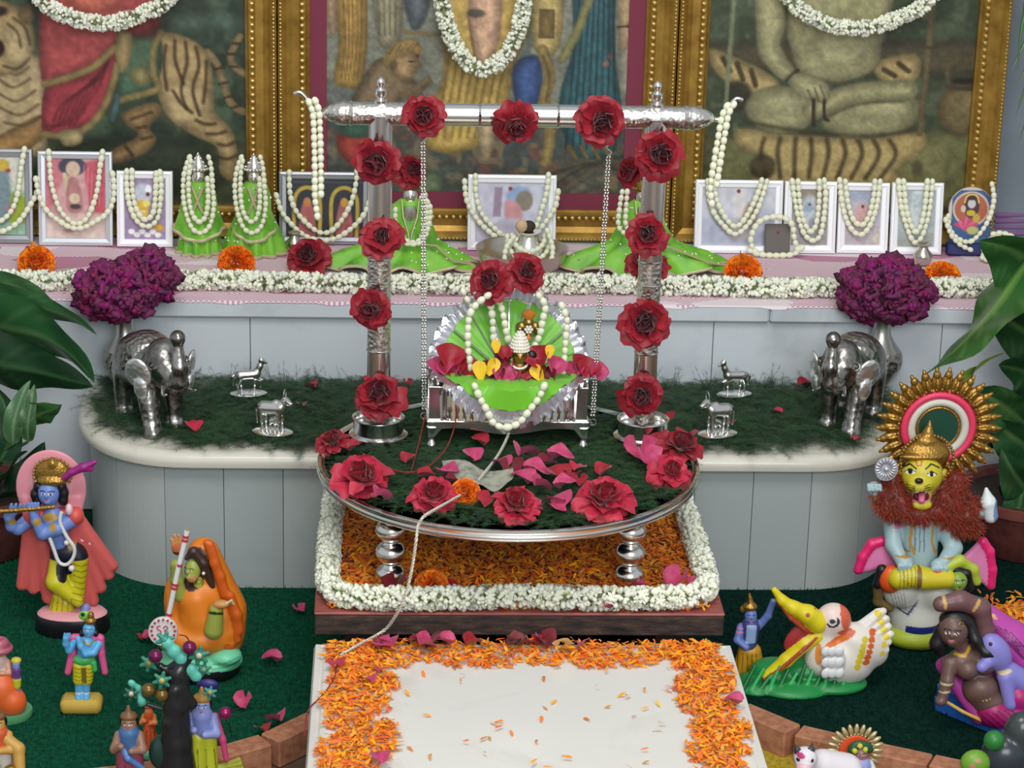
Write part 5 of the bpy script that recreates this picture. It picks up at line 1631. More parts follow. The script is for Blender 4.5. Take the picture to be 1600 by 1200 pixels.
def pt_a(p): p.poly([(0, 300), (55, 300), (55, 380), (0, 380)], (150, 190, 160), 6); p.blob([(8, 306), (38, 310), (40, 345), (12, 345)], (150, 170, 40), 4); p.blob([(-4, 262), (14, 266), (16, 340), (-4, 345)], (120, 140, 146), 5); p.ell(4, 262, 12, 9, (200, 170, 60), 3); p.ell(14, 270, 4, 3, (160, 60, 50), 2); p.ell(18, 328, 7, 6, (190, 110, 130), 3)
def pt_b(p):
    p.poly([(70, 250), (112, 250), (80, 330), (70, 330)], (206, 120, 132), 5); p.poly([(130, 258), (164, 252), (164, 338), (140, 330)], (196, 84, 100), 5)
    p.poly([(70, 340), (165, 335), (165, 378), (70, 378)], (222, 200, 190), 10); p.ell(114, 264, 21, 14, (66, 62, 82), 3); p.ell(115, 268, 11, 12, (206, 176, 150), 3); p.stroke([(102, 276), (106, 300)], 6, (206, 196, 150), 3)
    p.blob([(108, 284), (122, 284), (130, 325), (118, 334), (104, 325)], (176, 120, 120), 3); p.ell(118, 324, 8, 4, (70, 56, 60), 2); p.ell(117, 312, 8, 8, (214, 190, 160), 3)
    for k in range(5): p.stroke([(132+k*6, 262+k*5), (130+k*6, 320)], 2, (224, 150, 156), 2, .6)
    p.ell(108, 360, 8, 4, (150, 100, 90), 3, .6)
def pt_c(p):
    p.ell(224, 304, 14, 14, (196, 200, 216), 5); p.ell(232, 298, 5, 6, (246, 246, 246), 2); p.ell(231, 306, 3, 3, (110, 30, 40), 1.5); p.ell(220, 330, 11, 15, (232, 186, 60), 3); p.ell(229, 320, 6, 5, (240, 224, 110), 2); p.stroke([(212, 330), (226, 332)], 2, (240, 236, 220), 1.5); p.ell(247, 356, 7, 5, (220, 170, 50), 3)
    for k in range(6): p.ell(206+k*8, 362+(k % 2)*5, 5, 4, (240, 240, 240), 1.5)
def pt_d(p):
    for cx, c in ((480, (196, 120, 60)), (537, (206, 150, 50))):
        p.stroke([(cx-19, 370), (cx-19, 312), (cx, 296), (cx+19, 312), (cx+19, 370)], 6, (190, 160, 50), 2)
        p.blob([(cx-12, 372), (cx-10, 330), (cx, 312), (cx+10, 330), (cx+13, 372)], (176, 92, 92), 3); p.ell(cx, 318, 6, 7, c, 2); p.ell(cx-4, 345, 4, 6, (206, 170, 90), 2); p.ell(cx+5, 355, 4, 6, (150, 60, 70), 2)
    p.stroke([(448, 288), (570, 288)], 2, (120, 120, 110), 2, .5, False)
def pt_e(p): p.poly([(740, 290), (775, 290), (775, 372), (740, 372)], (200, 196, 214), 5); p.poly([(772, 296), (784, 296), (782, 340), (770, 340)], (150, 128, 150), 3); p.ell(810, 310, 19, 16, (140, 162, 198), 5); p.ell(818, 316, 13, 15, (132, 120, 104), 3); p.blob([(790, 316), (808, 320), (816, 340), (800, 348), (788, 340)], (206, 146, 150), 4); p.ell(796, 298, 3, 3, (150, 30, 30), 1.5); p.blob([(770, 352), (800, 342), (830, 352), (830, 375), (770, 375)], (186, 180, 200), 5)
def pt_f(p): p.poly([(1096, 340), (1210, 330), (1210, 384), (1096, 384)], (176, 180, 200), 12); p.ell(1153, 320, 10, 26, (214, 208, 210), 5); p.ell(1152, 302, 3, 3, (120, 40, 40), 1.5); p.blob([(1160, 330), (1178, 316), (1182, 345), (1164, 358)], (176, 150, 140), 5); p.blob([(1140, 345), (1165, 345), (1168, 372), (1138, 372)], (190, 184, 190), 5)
def pt_g(p): p.poly([(1236, 296), (1296, 296), (1296, 310), (1236, 310)], (150, 134, 120), 4); p.ell(1264, 340, 13, 32, (190, 198, 206), 4); p.ell(1262, 326, 7, 8, (150, 170, 190), 3); p.ell(1263, 322, 2, 2, (120, 40, 40), 1); p.ell(1268, 352, 6, 10, (150, 150, 170), 3)
def pt_h(p): p.poly([(1318, 296), (1380, 296), (1380, 316), (1318, 316)], (160, 168, 190), 8); p.blob([(1334, 330), (1350, 322), (1360, 340), (1352, 358), (1332, 356)], (206, 164, 166), 4); p.ell(1346, 325, 2.5, 2.5, (130, 40, 40), 1); p.poly([(1318, 360), (1380, 350), (1380, 390), (1318, 390)], (186, 176, 180), 8); p.ell(1368, 372, 5, 8, (206, 196, 176), 3)
def pt_i(p): p.ell(1432, 335, 12, 38, (206, 214, 218), 5); p.ell(1432, 312, 3, 2.5, (120, 40, 40), 1); p.ell(1432, 318, 8, 10, (190, 200, 206), 3); p.poly([(1400, 372), (1462, 366), (1462, 390), (1400, 390)], (160, 166, 160), 6)

f1 = small_frame(-22, 52, 236, 380, 'silver-edged frame with a grey and lime picture at the end of the step', M_fgrey, pt_a, 13, bg=(206, 206, 190), seed=1)
f2 = small_frame(61, 176, 240, 384, 'ribbed silver frame holding a rose-pink devotional picture', M_fsil, pt_b, 12, bg=(206, 160, 160), seed=2)
f3 = small_frame(183, 270, 270, 386, 'small bright white frame with a mauve picture and yellow figure', M_fwhite, pt_c, 12, bg=(160, 140, 172), seed=3)
f4 = small_frame(436, 578, 271, 382, 'silver frame with a black picture of two gilded shrines', M_fgrey, pt_d, 12, bg=(28, 30, 40), seed=4)
f5 = small_frame(730, 868, 276, 392, 'bright white frame behind the brass bowl with a pale blue picture', M_fwhite, pt_e, 13, bg=(196, 196, 214), seed=5)
f6 = small_frame(1084, 1221, 284, 396, 'wide white frame with a faded lilac picture behind the plaque', M_fwhite, pt_f, 12, bg=(196, 196, 208), seed=6)
f7 = small_frame(1223, 1305, 286, 396, 'narrow white frame with a grey-blue figure next to the plaque', M_fwhite, pt_g, 13, bg=(160, 156, 156), seed=7)
f8 = small_frame(1307, 1387, 288, 396, 'narrow white frame with a lilac sky and rosy figure', M_fwhite, pt_h, 13, bg=(186, 180, 192), seed=8)
f9 = small_frame(1390, 1471, 288, 398, 'narrow white frame with a pale ghostly figure beside the round painted idol', M_fwhite, pt_i, 12, bg=(172, 182, 184), seed=9)
beads([f1.on([(38, 234), (33, 262), (28, 300), (20, 325), (6, 342), (-16, 352)])], 'bead garland over the grey and lime picture')
beads([f1.on([(60, 280), (57, 302), (46, 322), (30, 345), (8, 360), (-16, 364)], .004)], 'outer bead garland slanting across the grey and lime picture')
beads([f2.on([(76, 238), (78, 262), (80, 285), (86, 308), (94, 328), (106, 342), (120, 350), (136, 340), (147, 315), (153, 290), (156, 262), (160, 238)])], 'inner bead garland looped over the rose-pink picture')
beads([f2.on([(56, 280), (62, 308), (74, 330), (92, 345), (112, 356), (132, 355), (150, 345), (165, 335), (176, 316), (178, 290), (176, 272)], .004)], 'outer bead garland wrapped round the ribbed silver frame')
beads([f3.on([(198, 268), (198, 292), (203, 322), (214, 345), (230, 354), (246, 342), (251, 312), (252, 290), (250, 270)]), f3.on([(206, 268), (207, 298), (213, 326), (226, 343), (239, 333), (243, 304), (244, 272)], .003)], 'doubled bead garland on the small mauve-picture frame')
beads([f4.on([(452, 270), (453, 300), (460, 325), (475, 345), (497, 362), (515, 362), (533, 345), (548, 318), (555, 292), (558, 268)])], 'inner bead garland on the black picture of gilded shrines')
beads([f4.on([(432, 306), (440, 330), (455, 350), (476, 368), (500, 375), (525, 372), (550, 356), (568, 336), (576, 318)], .004)], 'outer bead garland on the black picture of gilded shrines')
beads([f5.on([(743, 276), (744, 305), (752, 332), (770, 354), (792, 372), (814, 376), (836, 356), (848, 322), (855, 296), (857, 274)])], 'inner bead garland on the white frame behind the bowl')
beads([f5.on([(726, 284), (729, 312), (742, 338), (764, 362), (800, 384), (834, 368), (856, 342), (868, 322), (872, 300)], .004)], 'outer bead garland on the white frame behind the bowl')
beads([f6.on([(1106, 284), (1108, 308), (1116, 334), (1134, 356), (1148, 366), (1164, 356), (1180, 334), (1190, 310), (1198, 284)]), f6.on([(1116, 284), (1120, 312), (1132, 338), (1148, 354), (1162, 344), (1176, 320), (1186, 296), (1190, 282)], .004)], 'thick doubled bead garland on the wide lilac-picture frame')
beads([f7.on([(1238, 284), (1242, 312), (1248, 342), (1257, 366), (1270, 376), (1282, 366), (1288, 332), (1290, 302), (1288, 282)]), f7.on([(1247, 284), (1250, 318), (1257, 348), (1268, 362), (1276, 346), (1280, 310), (1280, 284)], .004)], 'doubled bead garland on the grey-blue figure frame')
beads([f8.on([(1312, 282), (1315, 312), (1322, 342), (1334, 362), (1347, 366), (1360, 350), (1370, 320), (1375, 284)]), f8.on([(1321, 284), (1325, 316), (1333, 342), (1346, 352), (1358, 336), (1365, 306), (1367, 284)], .004)], 'doubled bead garland on the lilac-sky figure frame')
beads([f9.on([(1404, 284), (1408, 320), (1416, 352), (1428, 378), (1440, 370), (1450, 340), (1455, 308), (1457, 284)]), f9.on([(1412, 284), (1416, 324), (1424, 352), (1432, 362), (1440, 348), (1446, 316), (1449, 284)], .004)], 'doubled bead garland on the pale ghostly figure frame')

# plaque with its own beads
pb = at(1212, 396, z=Z_STEP+0.0035)
pl = thing('plaque', 'small dark slate plaque with a red dot wrapped in beads', 'plaque', pb+np.array([0, -0.016, 0]), (-LEAN, 0, 0.04))
s = 4.75/F_PX
MB().box((0, 0, 0.031), (0.049, 0.008, 0.062), bevel=0.0015).build('slab', new_mat('slate', rgb(104, 98, 94), 0.5), pl, False)
MB().lathe([(0.0028, 0), (0.0026, 0.001), (0.001, 0.0015)], 10, (0, -0.0042, 0.046), rot_to((0, -1, 0))).build('red_dot', M_rose, pl)
ring = []
bp = pb+np.array([0, -0.022, 0])
def onp(pts): return [at(a, c, y=bp[1]-0.006) for a, c in pts]
beads([onp([(1180, 394), (1173, 378), (1178, 358), (1190, 344), (1208, 339), (1226, 341), (1238, 352), (1241, 372), (1246, 390)]), onp([(1172, 392), (1186, 397), (1204, 399), (1222, 399), (1240, 397), (1252, 388)])], 'bead garland wound round the slate plaque', 0.0062)

# ------------------------------------------------------------ hook garlands on the crossbeam ends
def hook_garland(xh, yh, pts, label):
    A = [at(a, c, y=ybm-0.003) for a, c in pts]
    off = np.array([0.0095, -0.004, 0.003])
    return beads([A, [q+off for q in A[:-1]]], label, 0.0054)
hook_garland(0, 0, [(483, 160), (489, 178), (491, 220), (492, 270), (492, 305), (496, 338)], 'doubled bead garland hanging straight from the crossbeam hook beside the black picture')
hook_garland(0, 0, [(1136, 166), (1128, 182), (1122, 215), (1116, 250), (1110, 290), (1112, 318)], 'doubled bead garland hanging from the crossbeam hook beside the seated-figure picture')

# ------------------------------------------------------------ draped idols
def robe(mb, rows, pleats, amp, n=96, phase=0.0):
    """rows: (z, half width, half depth, x offset, y offset)"""
    a = np.linspace(0, 2*np.pi, n, endpoint=False)
    G = []
    zmax = rows[0][0]
    for z, rx, ry, xo, yo in rows:
        k = 1+amp*(1-z/zmax)*np.sin(a*pleats+phase)
        G.append(np.stack([xo+rx*np.cos(a)*k, yo+ry*np.sin(a)*k, np.full(n, z)], 1))
    G = np.array(G)
    mb.grid(G[::-1], wrap=True)
    return G
def sequins(parent, G, n, r=0.0022):
    mb = MB()
    rr = random.Random(int(G.sum()*1000) % 999)
    for _ in range(n):
        i = rr.randrange(1, G.shape[0]); j = rr.randrange(G.shape[1])
        p = G[i, j]
        if p[1] > 0.01: continue
        mb.ell(p+np.array([0, -0.001, 0]), (r, r*.5, r), 6, 4)
    mb.build('sequins', M_sequin, parent)['kind'] = 'stuff'
M_silvface = silver('idol_silver', (0.78, 0.76, 0.72, 1), 0.25)
def idol_head(root, z, s=1.0, gold=False):
    m = M_silvface
    q = MB().ell((0, -0.002, z+0.012*s), (0.0125*s, 0.012*s, 0.017*s), 16, 10)
    q.ell((0, -0.014*s, z+0.011*s), (0.0025*s, 0.003*s, 0.004*s), 8, 6)
    q.ell((-0.005*s, -0.012*s, z+0.016*s), (0.0025*s, 0.002*s, 0.0016*s), 6, 4).ell((0.005*s, -0.012*s, z+0.016*s), (0.0025*s, 0.002*s, 0.0016*s), 6, 4)
    q.build('face', m, root)
    c = MB().lathe([(0.0155*s, z+0.024*s), (0.0165*s, z+0.028*s), (0.0135*s, z+0.036*s), (0.008*s, z+0.046*s), (0.003*s, z+0.054*s), (0.001, z+0.058*s)], 18, sy=0.7)
    for j in range(9):
        a = math.pi*(1+j/8)
        c.ell((0.017*s*math.cos(a), 0.012*s*math.sin(a), z+0.028*s), 0.0028*s, 6, 4)
    for j in range(7):
        t = j/6
        c.ell(((-1+2*t)*0.0145*s, -0.006*s, z+(0.034+0.022*(1-abs(2*t-1)))*s), 0.0026*s, 6, 4)
    c.build('crown', M_brass if gold else M_silvface, root)
def hem(G, row, parent, r=0.0028, name='gold_hem'):
    MB().tube(G[row], r, 6, True).build(name, M_goldtrim, parent)
def idol_pair(px, py, htop, label, w1, w2, side):
    base = at(px, py, z=Z_STEP+0.003)
    root = thing('draped_idol', label, 'idol', base)
    H = htop
    sk = MB()
    G = robe(sk, [(H*0.50, 0.030, 0.022, 0, 0), (H*0.34, w2*0.72, 0.032, 0, 0), (H*0.16, w2*0.92, 0.040, 0, -0.002), (0.002, w2, 0.044, 0, -0.004)], 11, 0.14, phase=side)
    sk.build('skirt', M_greencloth, root); hem(G, -1, root, 0.0034); sequins(root, G, 40)
    ck_ = MB()
    G2 = robe(ck_, [(H*0.80, 0.012, 0.012, 0, 0.002), (H*0.74, 0.026, 0.022, 0, 0.0), (H*0.62, 0.032, 0.028, 0, 0), (H*0.45, w1*0.80, 0.036, 0, -0.003), (H*0.28, w1, 0.040, 0, -0.006)], 9, 0.08, phase=1.3*side)
    # front of the cape dips to a point
    a = np.linspace(0, 2*np.pi, 96, endpoint=False)
    dip = np.clip(np.cos(a+math.pi/2), 0, 1)**2
    ck_ = MB(); G2[-1, :, 2] -= dip*H*0.10; G2[-2, :, 2] -= dip*H*0.05; ck_.grid(G2[::-1], wrap=True)
    ck_.build('cape', M_greencloth, root); hem(G2, -1, root, 0.0036); sequins(root, G2, 40)
    for s_ in (-1, 1):
        MB().tube([(s_*0.010, -0.022, H*0.76), (s_*0.002, -0.030, H*0.64), (-s_*0.010, -0.038, H*0.48)], 0.0034, 6, flat=.5).build('collar_edge', M_goldtrim, root)
    idol_head(root, H*0.76, 1.05)
    return root, base, H
s2 = 4.75/F_PX
i1, b1, H1 = idol_pair(312, 391, 0.172, 'silver idol in a green cape whose flared edge ends in white corners', 0.047, 0.040, 1)
i2, b2, H2 = idol_pair(398, 393, 0.174, 'silver idol in a green cape and wide spread skirt beside the black picture', 0.040, 0.056, -1)
for (b, px, lab, spread) in ((b1, 312, 'bead garlands hung on the white-cornered green cape', 0.0), (b2, 393, 'bead garlands hung on the wide-skirted green idol', 0.0)):
    def o_(pts, yy): return [at(px+dx, yv, y=b[1]-yy) for dx, yv in pts]
    beads([o_([(-16, 246), (-24, 270), (-26, 300), (-22, 330), (-12, 356), (2, 364), (16, 352), (22, 322), (20, 290), (18, 262), (14, 246)], .044),
           o_([(-14, 252), (-17, 275), (-17, 305), (-13, 330), (-3, 346), (8, 340), (13, 315), (12, 280)], .048)], lab, 0.0052)
def idol_wide(px, py, ptop, label, xl, xr, garl):
    base = at(px, py, z=Z_STEP+0.003)
    root = thing('draped_idol', label, 'idol', base)
    ytop = at(px, ptop, y=base[1])[2]-base[2]
    H = ytop
    wl = (px-xl)*s2; wr = (xr-px)*s2
    c = (wr-wl)/2
    mb = MB()
    hw_ = (wl+wr)/2
    rows = [(H*0.80, 0.016, 0.012, 0, 0), (H*0.72, 0.034, 0.022, 0, 0), (H*0.50, 0.044, 0.032, c*.15, 0), (H*0.32, 0.060, 0.038, c*.4, -0.002), (H*0.20, hw_*0.62, 0.044, c*.7, -0.006), (H*0.10, hw_*0.85, 0.052, c, -0.010), (0.0035, hw_, 0.060, c, -0.014)]
    G = robe(mb, rows, 13, 0.10)
    a = np.linspace(0, 2*np.pi, 96, endpoint=False)
    for k, f in ((4, .004), (5, .007), (6, .007)): G[k, :, 2] += f*(1+np.sin(a*9+k*.4))
    mb = MB(); mb.grid(G[::-1], wrap=True); mb.build('mantle', M_greencloth, root); hem(G, -1, root, 0.0030); sequins(root, G, 110)
    for s_ in (-1, 1):
        MB().tube([(s_*0.016, -0.018, H*0.80), (s_*0.013, -0.030, H*0.62), (s_*0.004, -0.038, H*0.46), (s_*0.001, -0.042, H*0.36)], 0.0036, 6, flat=.5).build('collar_edge', M_goldtrim, root)
    MB().tube([(0.010, -0.040, H*0.34), (0.05, -0.050, H*0.33), (hw_*0.7+c, -0.050, H*0.16), (hw_+c*.9, -0.02, 0.010)], 0.004, 6, flat=.5).build('sash_edge', M_goldtrim, root)
    idol_head(root, H*0.74, 1.15, True)
    MB().lathe([(0.012, H*0.58), (0.013, H*0.66), (0.010, H*0.74)], 12, (0, -0.022, 0), sy=.6).build('breastplate', M_silvface, root)
    if garl:
        def o_(pts): return [at(a_, b_, y=base[1]-0.058) for a_, b_ in pts]
        beads([o_(q) for q in garl[1:]], garl[0], 0.0052)
    return root
idol_wide(640, 416, 282, 'gold-crowned silver idol in a spreading green mantle beside the black picture of shrines', 506, 738, ['bead garland on the gold-crowned green idol', [(618, 328), (618, 350), (624, 368), (640, 378), (656, 374), (664, 352), (667, 325), (664, 305)], [(660, 310), (672, 322), (670, 352), (660, 376), (644, 382), (628, 378)]])
idol_wide(1000, 418, 284, 'silver idol in a spreading green mantle beside the wide lilac-picture frame', 874, 1136, ['bead garland on the green idol behind the post', [(972, 300), (968, 325), (966, 350), (972, 362), (984, 366)], [(980, 300), (978, 330), (978, 352), (988, 364)]])

# ------------------------------------------------------------ bowl, pots, round painted idol, conch, folded cloth
M_tin = silver('tinned_brass', (0.62, 0.58, 0.50, 1), 0.28)
bb = at(815, 424, z=Z_STEP+0.003)
bowl = thing('metal_bowl', 'wide shallow brass bowl holding a beaded pot', 'bowl', bb)
MB().lathe([(0.040, 0), (0.055, 0.002), (0.072, 0.014), (0.082, 0.030), (0.086, 0.044), (0.088, 0.046), (0.084, 0.044), (0.079, 0.030), (0.068, 0.016), (0.05, 0.006), (0.0, 0.004)], 48).build('shell', M_tin, bowl)
lota = thing('water_pot', 'small silver water pot standing in the brass bowl', 'pot', bb+np.array([0.012, 0.012, 0.0065]))
MB().lathe([(0.018, 0), (0.028, 0.010), (0.034, 0.024), (0.032, 0.038), (0.020, 0.052), (0.017, 0.060), (0.022, 0.066), (0.024, 0.070), (0.020, 0.069)], 32).build('body', M_silver, lota)
MB().ell((0, 0, 0.078), (0.013, 0.012, 0.011), 14, 8).build('coconut_stub', new_mat('coconut', rgb(60, 46, 34), 0.8), lota)
MB().ell((-0.014, -0.006, 0.080), (0.012, 0.010, 0.012), 12, 8).build('dried_bloom', new_mat('dried_bloom', rgb(206, 176, 140), 0.8), lota)
C0 = np.array(lota.location)
def ringp(r, z, a0, a1, n, sag=0.0): return [C0+np.array([r*math.cos(t), r*math.sin(t), z-sag*math.sin((t-a0)/(a1-a0)*math.pi)]) for t in np.linspace(a0, a1, n)]
beads([ringp(0.031, 0.060, math.pi*1.0, math.pi*2.0, 9, 0.022), ringp(0.040, 0.056, math.pi*.95, math.pi*2.05, 9, 0.034), [C0+np.array(v) for v in ((-0.030, -.022, .062), (-0.043, -0.035, .046), (-0.046, -0.043, .025), (-.040, -.048, .008))], [C0+np.array(v) for v in ((0.034, -.018, .074), (0.043, -0.030, .050), (0.042, -0.046, .028), (0.036, -.052, .008))]], 'bead garland heaped over the water pot in the bowl', 0.0055)
def mini_pot(px, py, label, s=1.0):
    b = at(px, py, z=Z_STEP+0.003)
    t = thing('tiny_pot', label, 'pot', b, scale=s)
    MB().lathe([(0.008, 0), (0.013, 0.004), (0.0155, 0.012), (0.0145, 0.019), (0.008, 0.026), (0.007, 0.030), (0.012, 0.035), (0.011, 0.036), (0.006, 0.032)], 24).build('body', M_tin, t)
mini_pot(460, 392, 'tiny brass water pot beside the black picture', 1.05)
mini_pot(1441, 414, 'tiny rounded silver pot in front of the pale ghostly frame', 1.2)
rb = at(1514, 398, z=Z_STEP+0.003)
ri = thing('round_plaque', 'round painted plaque of a seated deity on a pink lotus with blue stand', 'plaque', rb, (-LEAN, 0, 0))
MB().box((0, 0, 0.012), (0.090, 0.024, 0.024), bevel=0.003).build('base', new_mat('navy_base', rgb(40, 48, 104), 0.5), ri, False)
Pd = Print(1478, 276, 1554, 392, 1.2, (60, 92, 140), 4)
Pd.ell(1515, 312, 36, 34, (206, 190, 176), 2).ell(1515, 312, 32, 30, (176, 96, 66), 2).ell(1516, 306, 15, 24, (70, 40, 48), 3).ell(1516, 302, 8, 9, (206, 200, 200), 2).ell(1516, 290, 9, 5, (60, 34, 40), 2)
Pd.stroke([(1502, 300), (1506, 288), (1516, 284), (1526, 288), (1530, 300)], 3, (226, 206, 110), 1.5).ell(1515, 320, 9, 6, (206, 176, 50), 2).ell(1526, 330, 7, 9, (190, 170, 60), 3).ell(1500, 312, 5, 7, (206, 196, 176), 2)
for k in range(7): Pd.stroke([(1505, 352), (1486+k*7, 330+abs(k-3)*4)], 6, ((196, 70, 110), (216, 100, 136))[k % 2], 2)
Pd.ell(1520, 354, 12, 8, (190, 186, 110), 3).poly([(1478, 372), (1554, 368), (1554, 392), (1478, 392)], (70, 110, 150), 4)
MB().lathe([(0.0, 0), (0.044, 0), (0.045, 0.004), (0.044, 0.008), (0, 0.008)], 40, (0, 0.006, 0.088), rot_to((0, -1, 0))).build('disc', new_mat('disc_edge', rgb(206, 196, 186), 0.5), ri)
MB().box((0, 0.003, 0.042), (0.080, 0.008, 0.060), bevel=.002).build('stem_block', new_mat('blue_block', rgb(60, 92, 140), 0.5), ri, False)
pnt = link_obj('painting', Pd.mesh('painting', M_print, 0.076*s2/0.00122, 0.116*s2/0.00122), ri, (0, -0.0035, 0.068))
# clip the painted sheet to the disc and block outline
me = pnt.data
import bmesh
bm_ = bmesh.new(); bm_.from_mesh(me)
kill = [f for f in bm_.faces if not (math.hypot(f.calc_center_median().x, f.calc_center_median().z-0.020) < 0.0435 or (abs(f.calc_center_median().x) < 0.0395 and f.calc_center_median().z < 0.0))]
bmesh.ops.delete(bm_, geom=kill, context='FACES'); bm_.to_mesh(me); bm_.free()
beads([[at(a, c, y=rb[1]-0.012) for a, c in ((1482, 338), (1484, 358), (1496, 372), (1514, 378), (1530, 366), (1545, 342), (1553, 312), (1550, 288))], [at(a, c, y=rb[1]-0.018) for a, c in ((1478, 344), (1486, 366), (1500, 382), (1516, 390))]], 'bead garland across the round painted plaque', 0.0054)
cb_ = at(1556, 402, z=Z_STEP+0.003)
cq = Clay(3)
for i in range(9):
    t = i/8
    cq.ell((-22+44*t, 0, 20+4*math.sin(t*3)), (10, 20*math.sin(math.pi*(0.18+0.78*t))**0.7+3, 20*math.sin(math.pi*(0.18+0.78*t))**0.7+2), (232, 226, 212), (0, 8, 0))
cq.cap((24, 0, 18), (40, 0, 12), 7, 3, (236, 228, 214))
for i in range(5): cq.paint('tor', ((-18+9*i, 0, 20), 17-abs(i-2)*2.5, 1.6, (0, 80, 0)), (190, 160, 130))
cq.paint('ell', ((-10, -8, 38), (7, 4, 3)), (206, 100, 60))
o = cq.build('conch_shell', mat_attr('shell_gloss', 0.25), None, 1.3); o.location = cb_; o.rotation_euler = (0, 0, 0.3)
tag(o, 'white conch shell with tan bands at the end of the step', 'shell')
beads([[cb_+np.array(v) for v in ((-0.006, 0.012, .044), (0.012, .012, .046), (0.030, 0.004, .040), (0.042, -0.01, .030))], [cb_+np.array(v) for v in ((-0.030, -.02, .010), (-0.034, -0.034, .007), (-0.022, -0.042, .007), (-0.006, -.036, .008))]], 'bead garland draped over the conch shell', 0.0058)
fb = at(1580, 372, z=Z_STEP+0.003)
fc = thing('folded_cloth', 'mauve folded cloth stack behind the conch shell', 'cloth', (fb[0]+0.0, fb[1]+0.03, fb[2]))
for k in range(4): MB().box((0, 0, 0.006+k*0.0125), (0.07, 0.035, 0.0115), bevel=0.004, R=eul(0, 0, k*2-2)).build('fold', new_mat('mauve_cloth', rgb(132, 96, 138), 0.9) if k == 0 else bpy.data.materials['mauve_cloth'], fc, True)

# ------------------------------------------------------------ bead strands on the swing
def on_shell(pts, y0): return [at(a, c, y=y0) for a, c in pts]
ysh = cyS+0.030
beads([on_shell([(762, 462), (745, 475), (734, 492), (731, 520), (732, 550), (735, 580), (738, 598)], cyS-0.002), on_shell([(742, 604), (750, 622), (760, 640), (772, 662), (792, 668), (812, 660), (828, 640), (842, 622), (850, 604)], ysf-0.020)], 'long bead garland falling over the front of the shell cushion', 0.0062)
beads([on_shell([(764, 466), (768, 484), (770, 505), (771, 528), (773, 540)], cyS+0.040), on_shell([(780, 470), (786, 490), (790, 512), (794, 530)], cyS+0.036)], 'pair of bead strands on the green shell back beside the brooch', 0.006)
beads([on_shell([(842, 462), (852, 478), (848, 500), (844, 522), (836, 540)], cyS+0.040), on_shell([(878, 478), (886, 500), (884, 530), (882, 560), (880, 585), (868, 598), (852, 604)], cyS-0.004)], 'bead strands looping down the shell cushion on the brooch side', 0.006)
beads([on_shell([(724, 456), (730, 468), (738, 480)], cyS+0.044)], 'short bead strand beside the rose on the shell top', 0.0056)
# ============================================================ silver animals, vases and cockscombs on the bench
M_eleph = silver('pewter', (0.40, 0.38, 0.36, 1), 0.27)
ramp_noise(M_eleph, [(0.36, (0.16, 0.15, 0.14, 1)), (0.52, (0.36, 0.34, 0.32, 1)), (0.66, (0.62, 0.6, 0.57, 1))], 26, 5, 0.65)
add_bump(M_eleph, 90, 0.35, 0.0025, 4, 'voronoi')
def elephant(px, py, rz, label, mirror=1, s=1.0):
    b = at(px, py, z=Z_BENCH)
    root = thing('elephant_figurine', label, 'figurine', b+np.array([0, 0, 0.001]), (0, 0, rz), scale=s)
    m = mirror
    q = Clay(14)
    q.ell((0, 38, 104), (46, 66, 48)).ell((0, 70, 100), (44, 44, 46)).ell((0, -38, 122), (36, 36, 40)).ell((0, -34, 148), (24, 22, 18), k=12)
    q.chain([(0, -66, 112), (0, -84, 100), (0, -98, 108), (0, -101, 136), (0, -96, 168)], [20, 16, 14, 12, 9], k=8)
    q.ell((0, -94, 184), (13, 13, 14), k=4)
    q.ell((0, -62, 92), (15, 14, 14))
    for (x, y0, y1, z0) in ((-24*m, -12, -34, 84), (25*m, -8, -12, 84), (-25, 84, 86, 80), (25, 84, 86, 80)):
        q.cap((x, y0, z0), (x, y1, 18), 19, 14.5, k=12)
        q.cap((x, y1, 16), (x, y1-2, 7), 15.5, 17, k=3)
        q.cap((x, y1-4, 3), (x, y1-4, 2), 18, 18, k=2)
    q.chain([(0, 110, 120), (6, 122, 90), (4, 122, 62)], [5, 3.5, 4], k=4)
    for x in (-1, 1):
        q.tor((x*31, -57, 131), 7, 1.8, rot=(68, 0, x*34), k=1.5)
        q.ell((x*32, -58, 131), 3.2, k=1)
    q.build('body', M_eleph, root, 2.4, clip_z=0.0)
    for x in (-1, 1):
        e = Clay(5)
        e.ell((x*46, -34, 112), (7, 24, 30), rot=(0, x*14, x*-38)).ell((x*44, -40, 86), (6, 13, 20), rot=(0, x*10, x*-38)).tor((x*48, -36, 116), 16, 2.5, rot=(0, 90, x*-38), k=2)
        e.build('ear', M_ear, root, 1.6)
        MB().tube(catmull([(x*0.016, -0.066, 0.094), (x*0.024, -0.088, 0.088), (x*0.026, -0.104, 0.094)], 5), np.linspace(0.0045, 0.0015, 11), 8).build('tusk', M_oxid2, root)
    cl_ = Clay(3)
    cl_.ell((0, 40, 112), (49, 50, 47))
    cl_.build('saddle_cloth', M_engr_dark, root, 2.2, clip_z=96)
    return root
M_ear = silver('bright_ear_silver', (0.92, 0.91, 0.89, 1), 0.42, 120, 'voronoi', 0.5, 0.002)
M_engr_dark = silver('dark_engraved_silver', (0.36, 0.34, 0.31, 1), 0.32, 110, 'voronoi', 0.9, 0.003)
elephant(246, 668, math.radians(28), 'silver elephant with a ball-tipped raised trunk facing the horses, by the green plant', 1, 1.02)
elephant(1318, 668, math.radians(-28), 'silver elephant with raised trunk beside the large lion-faced figure', -1, 1.02)

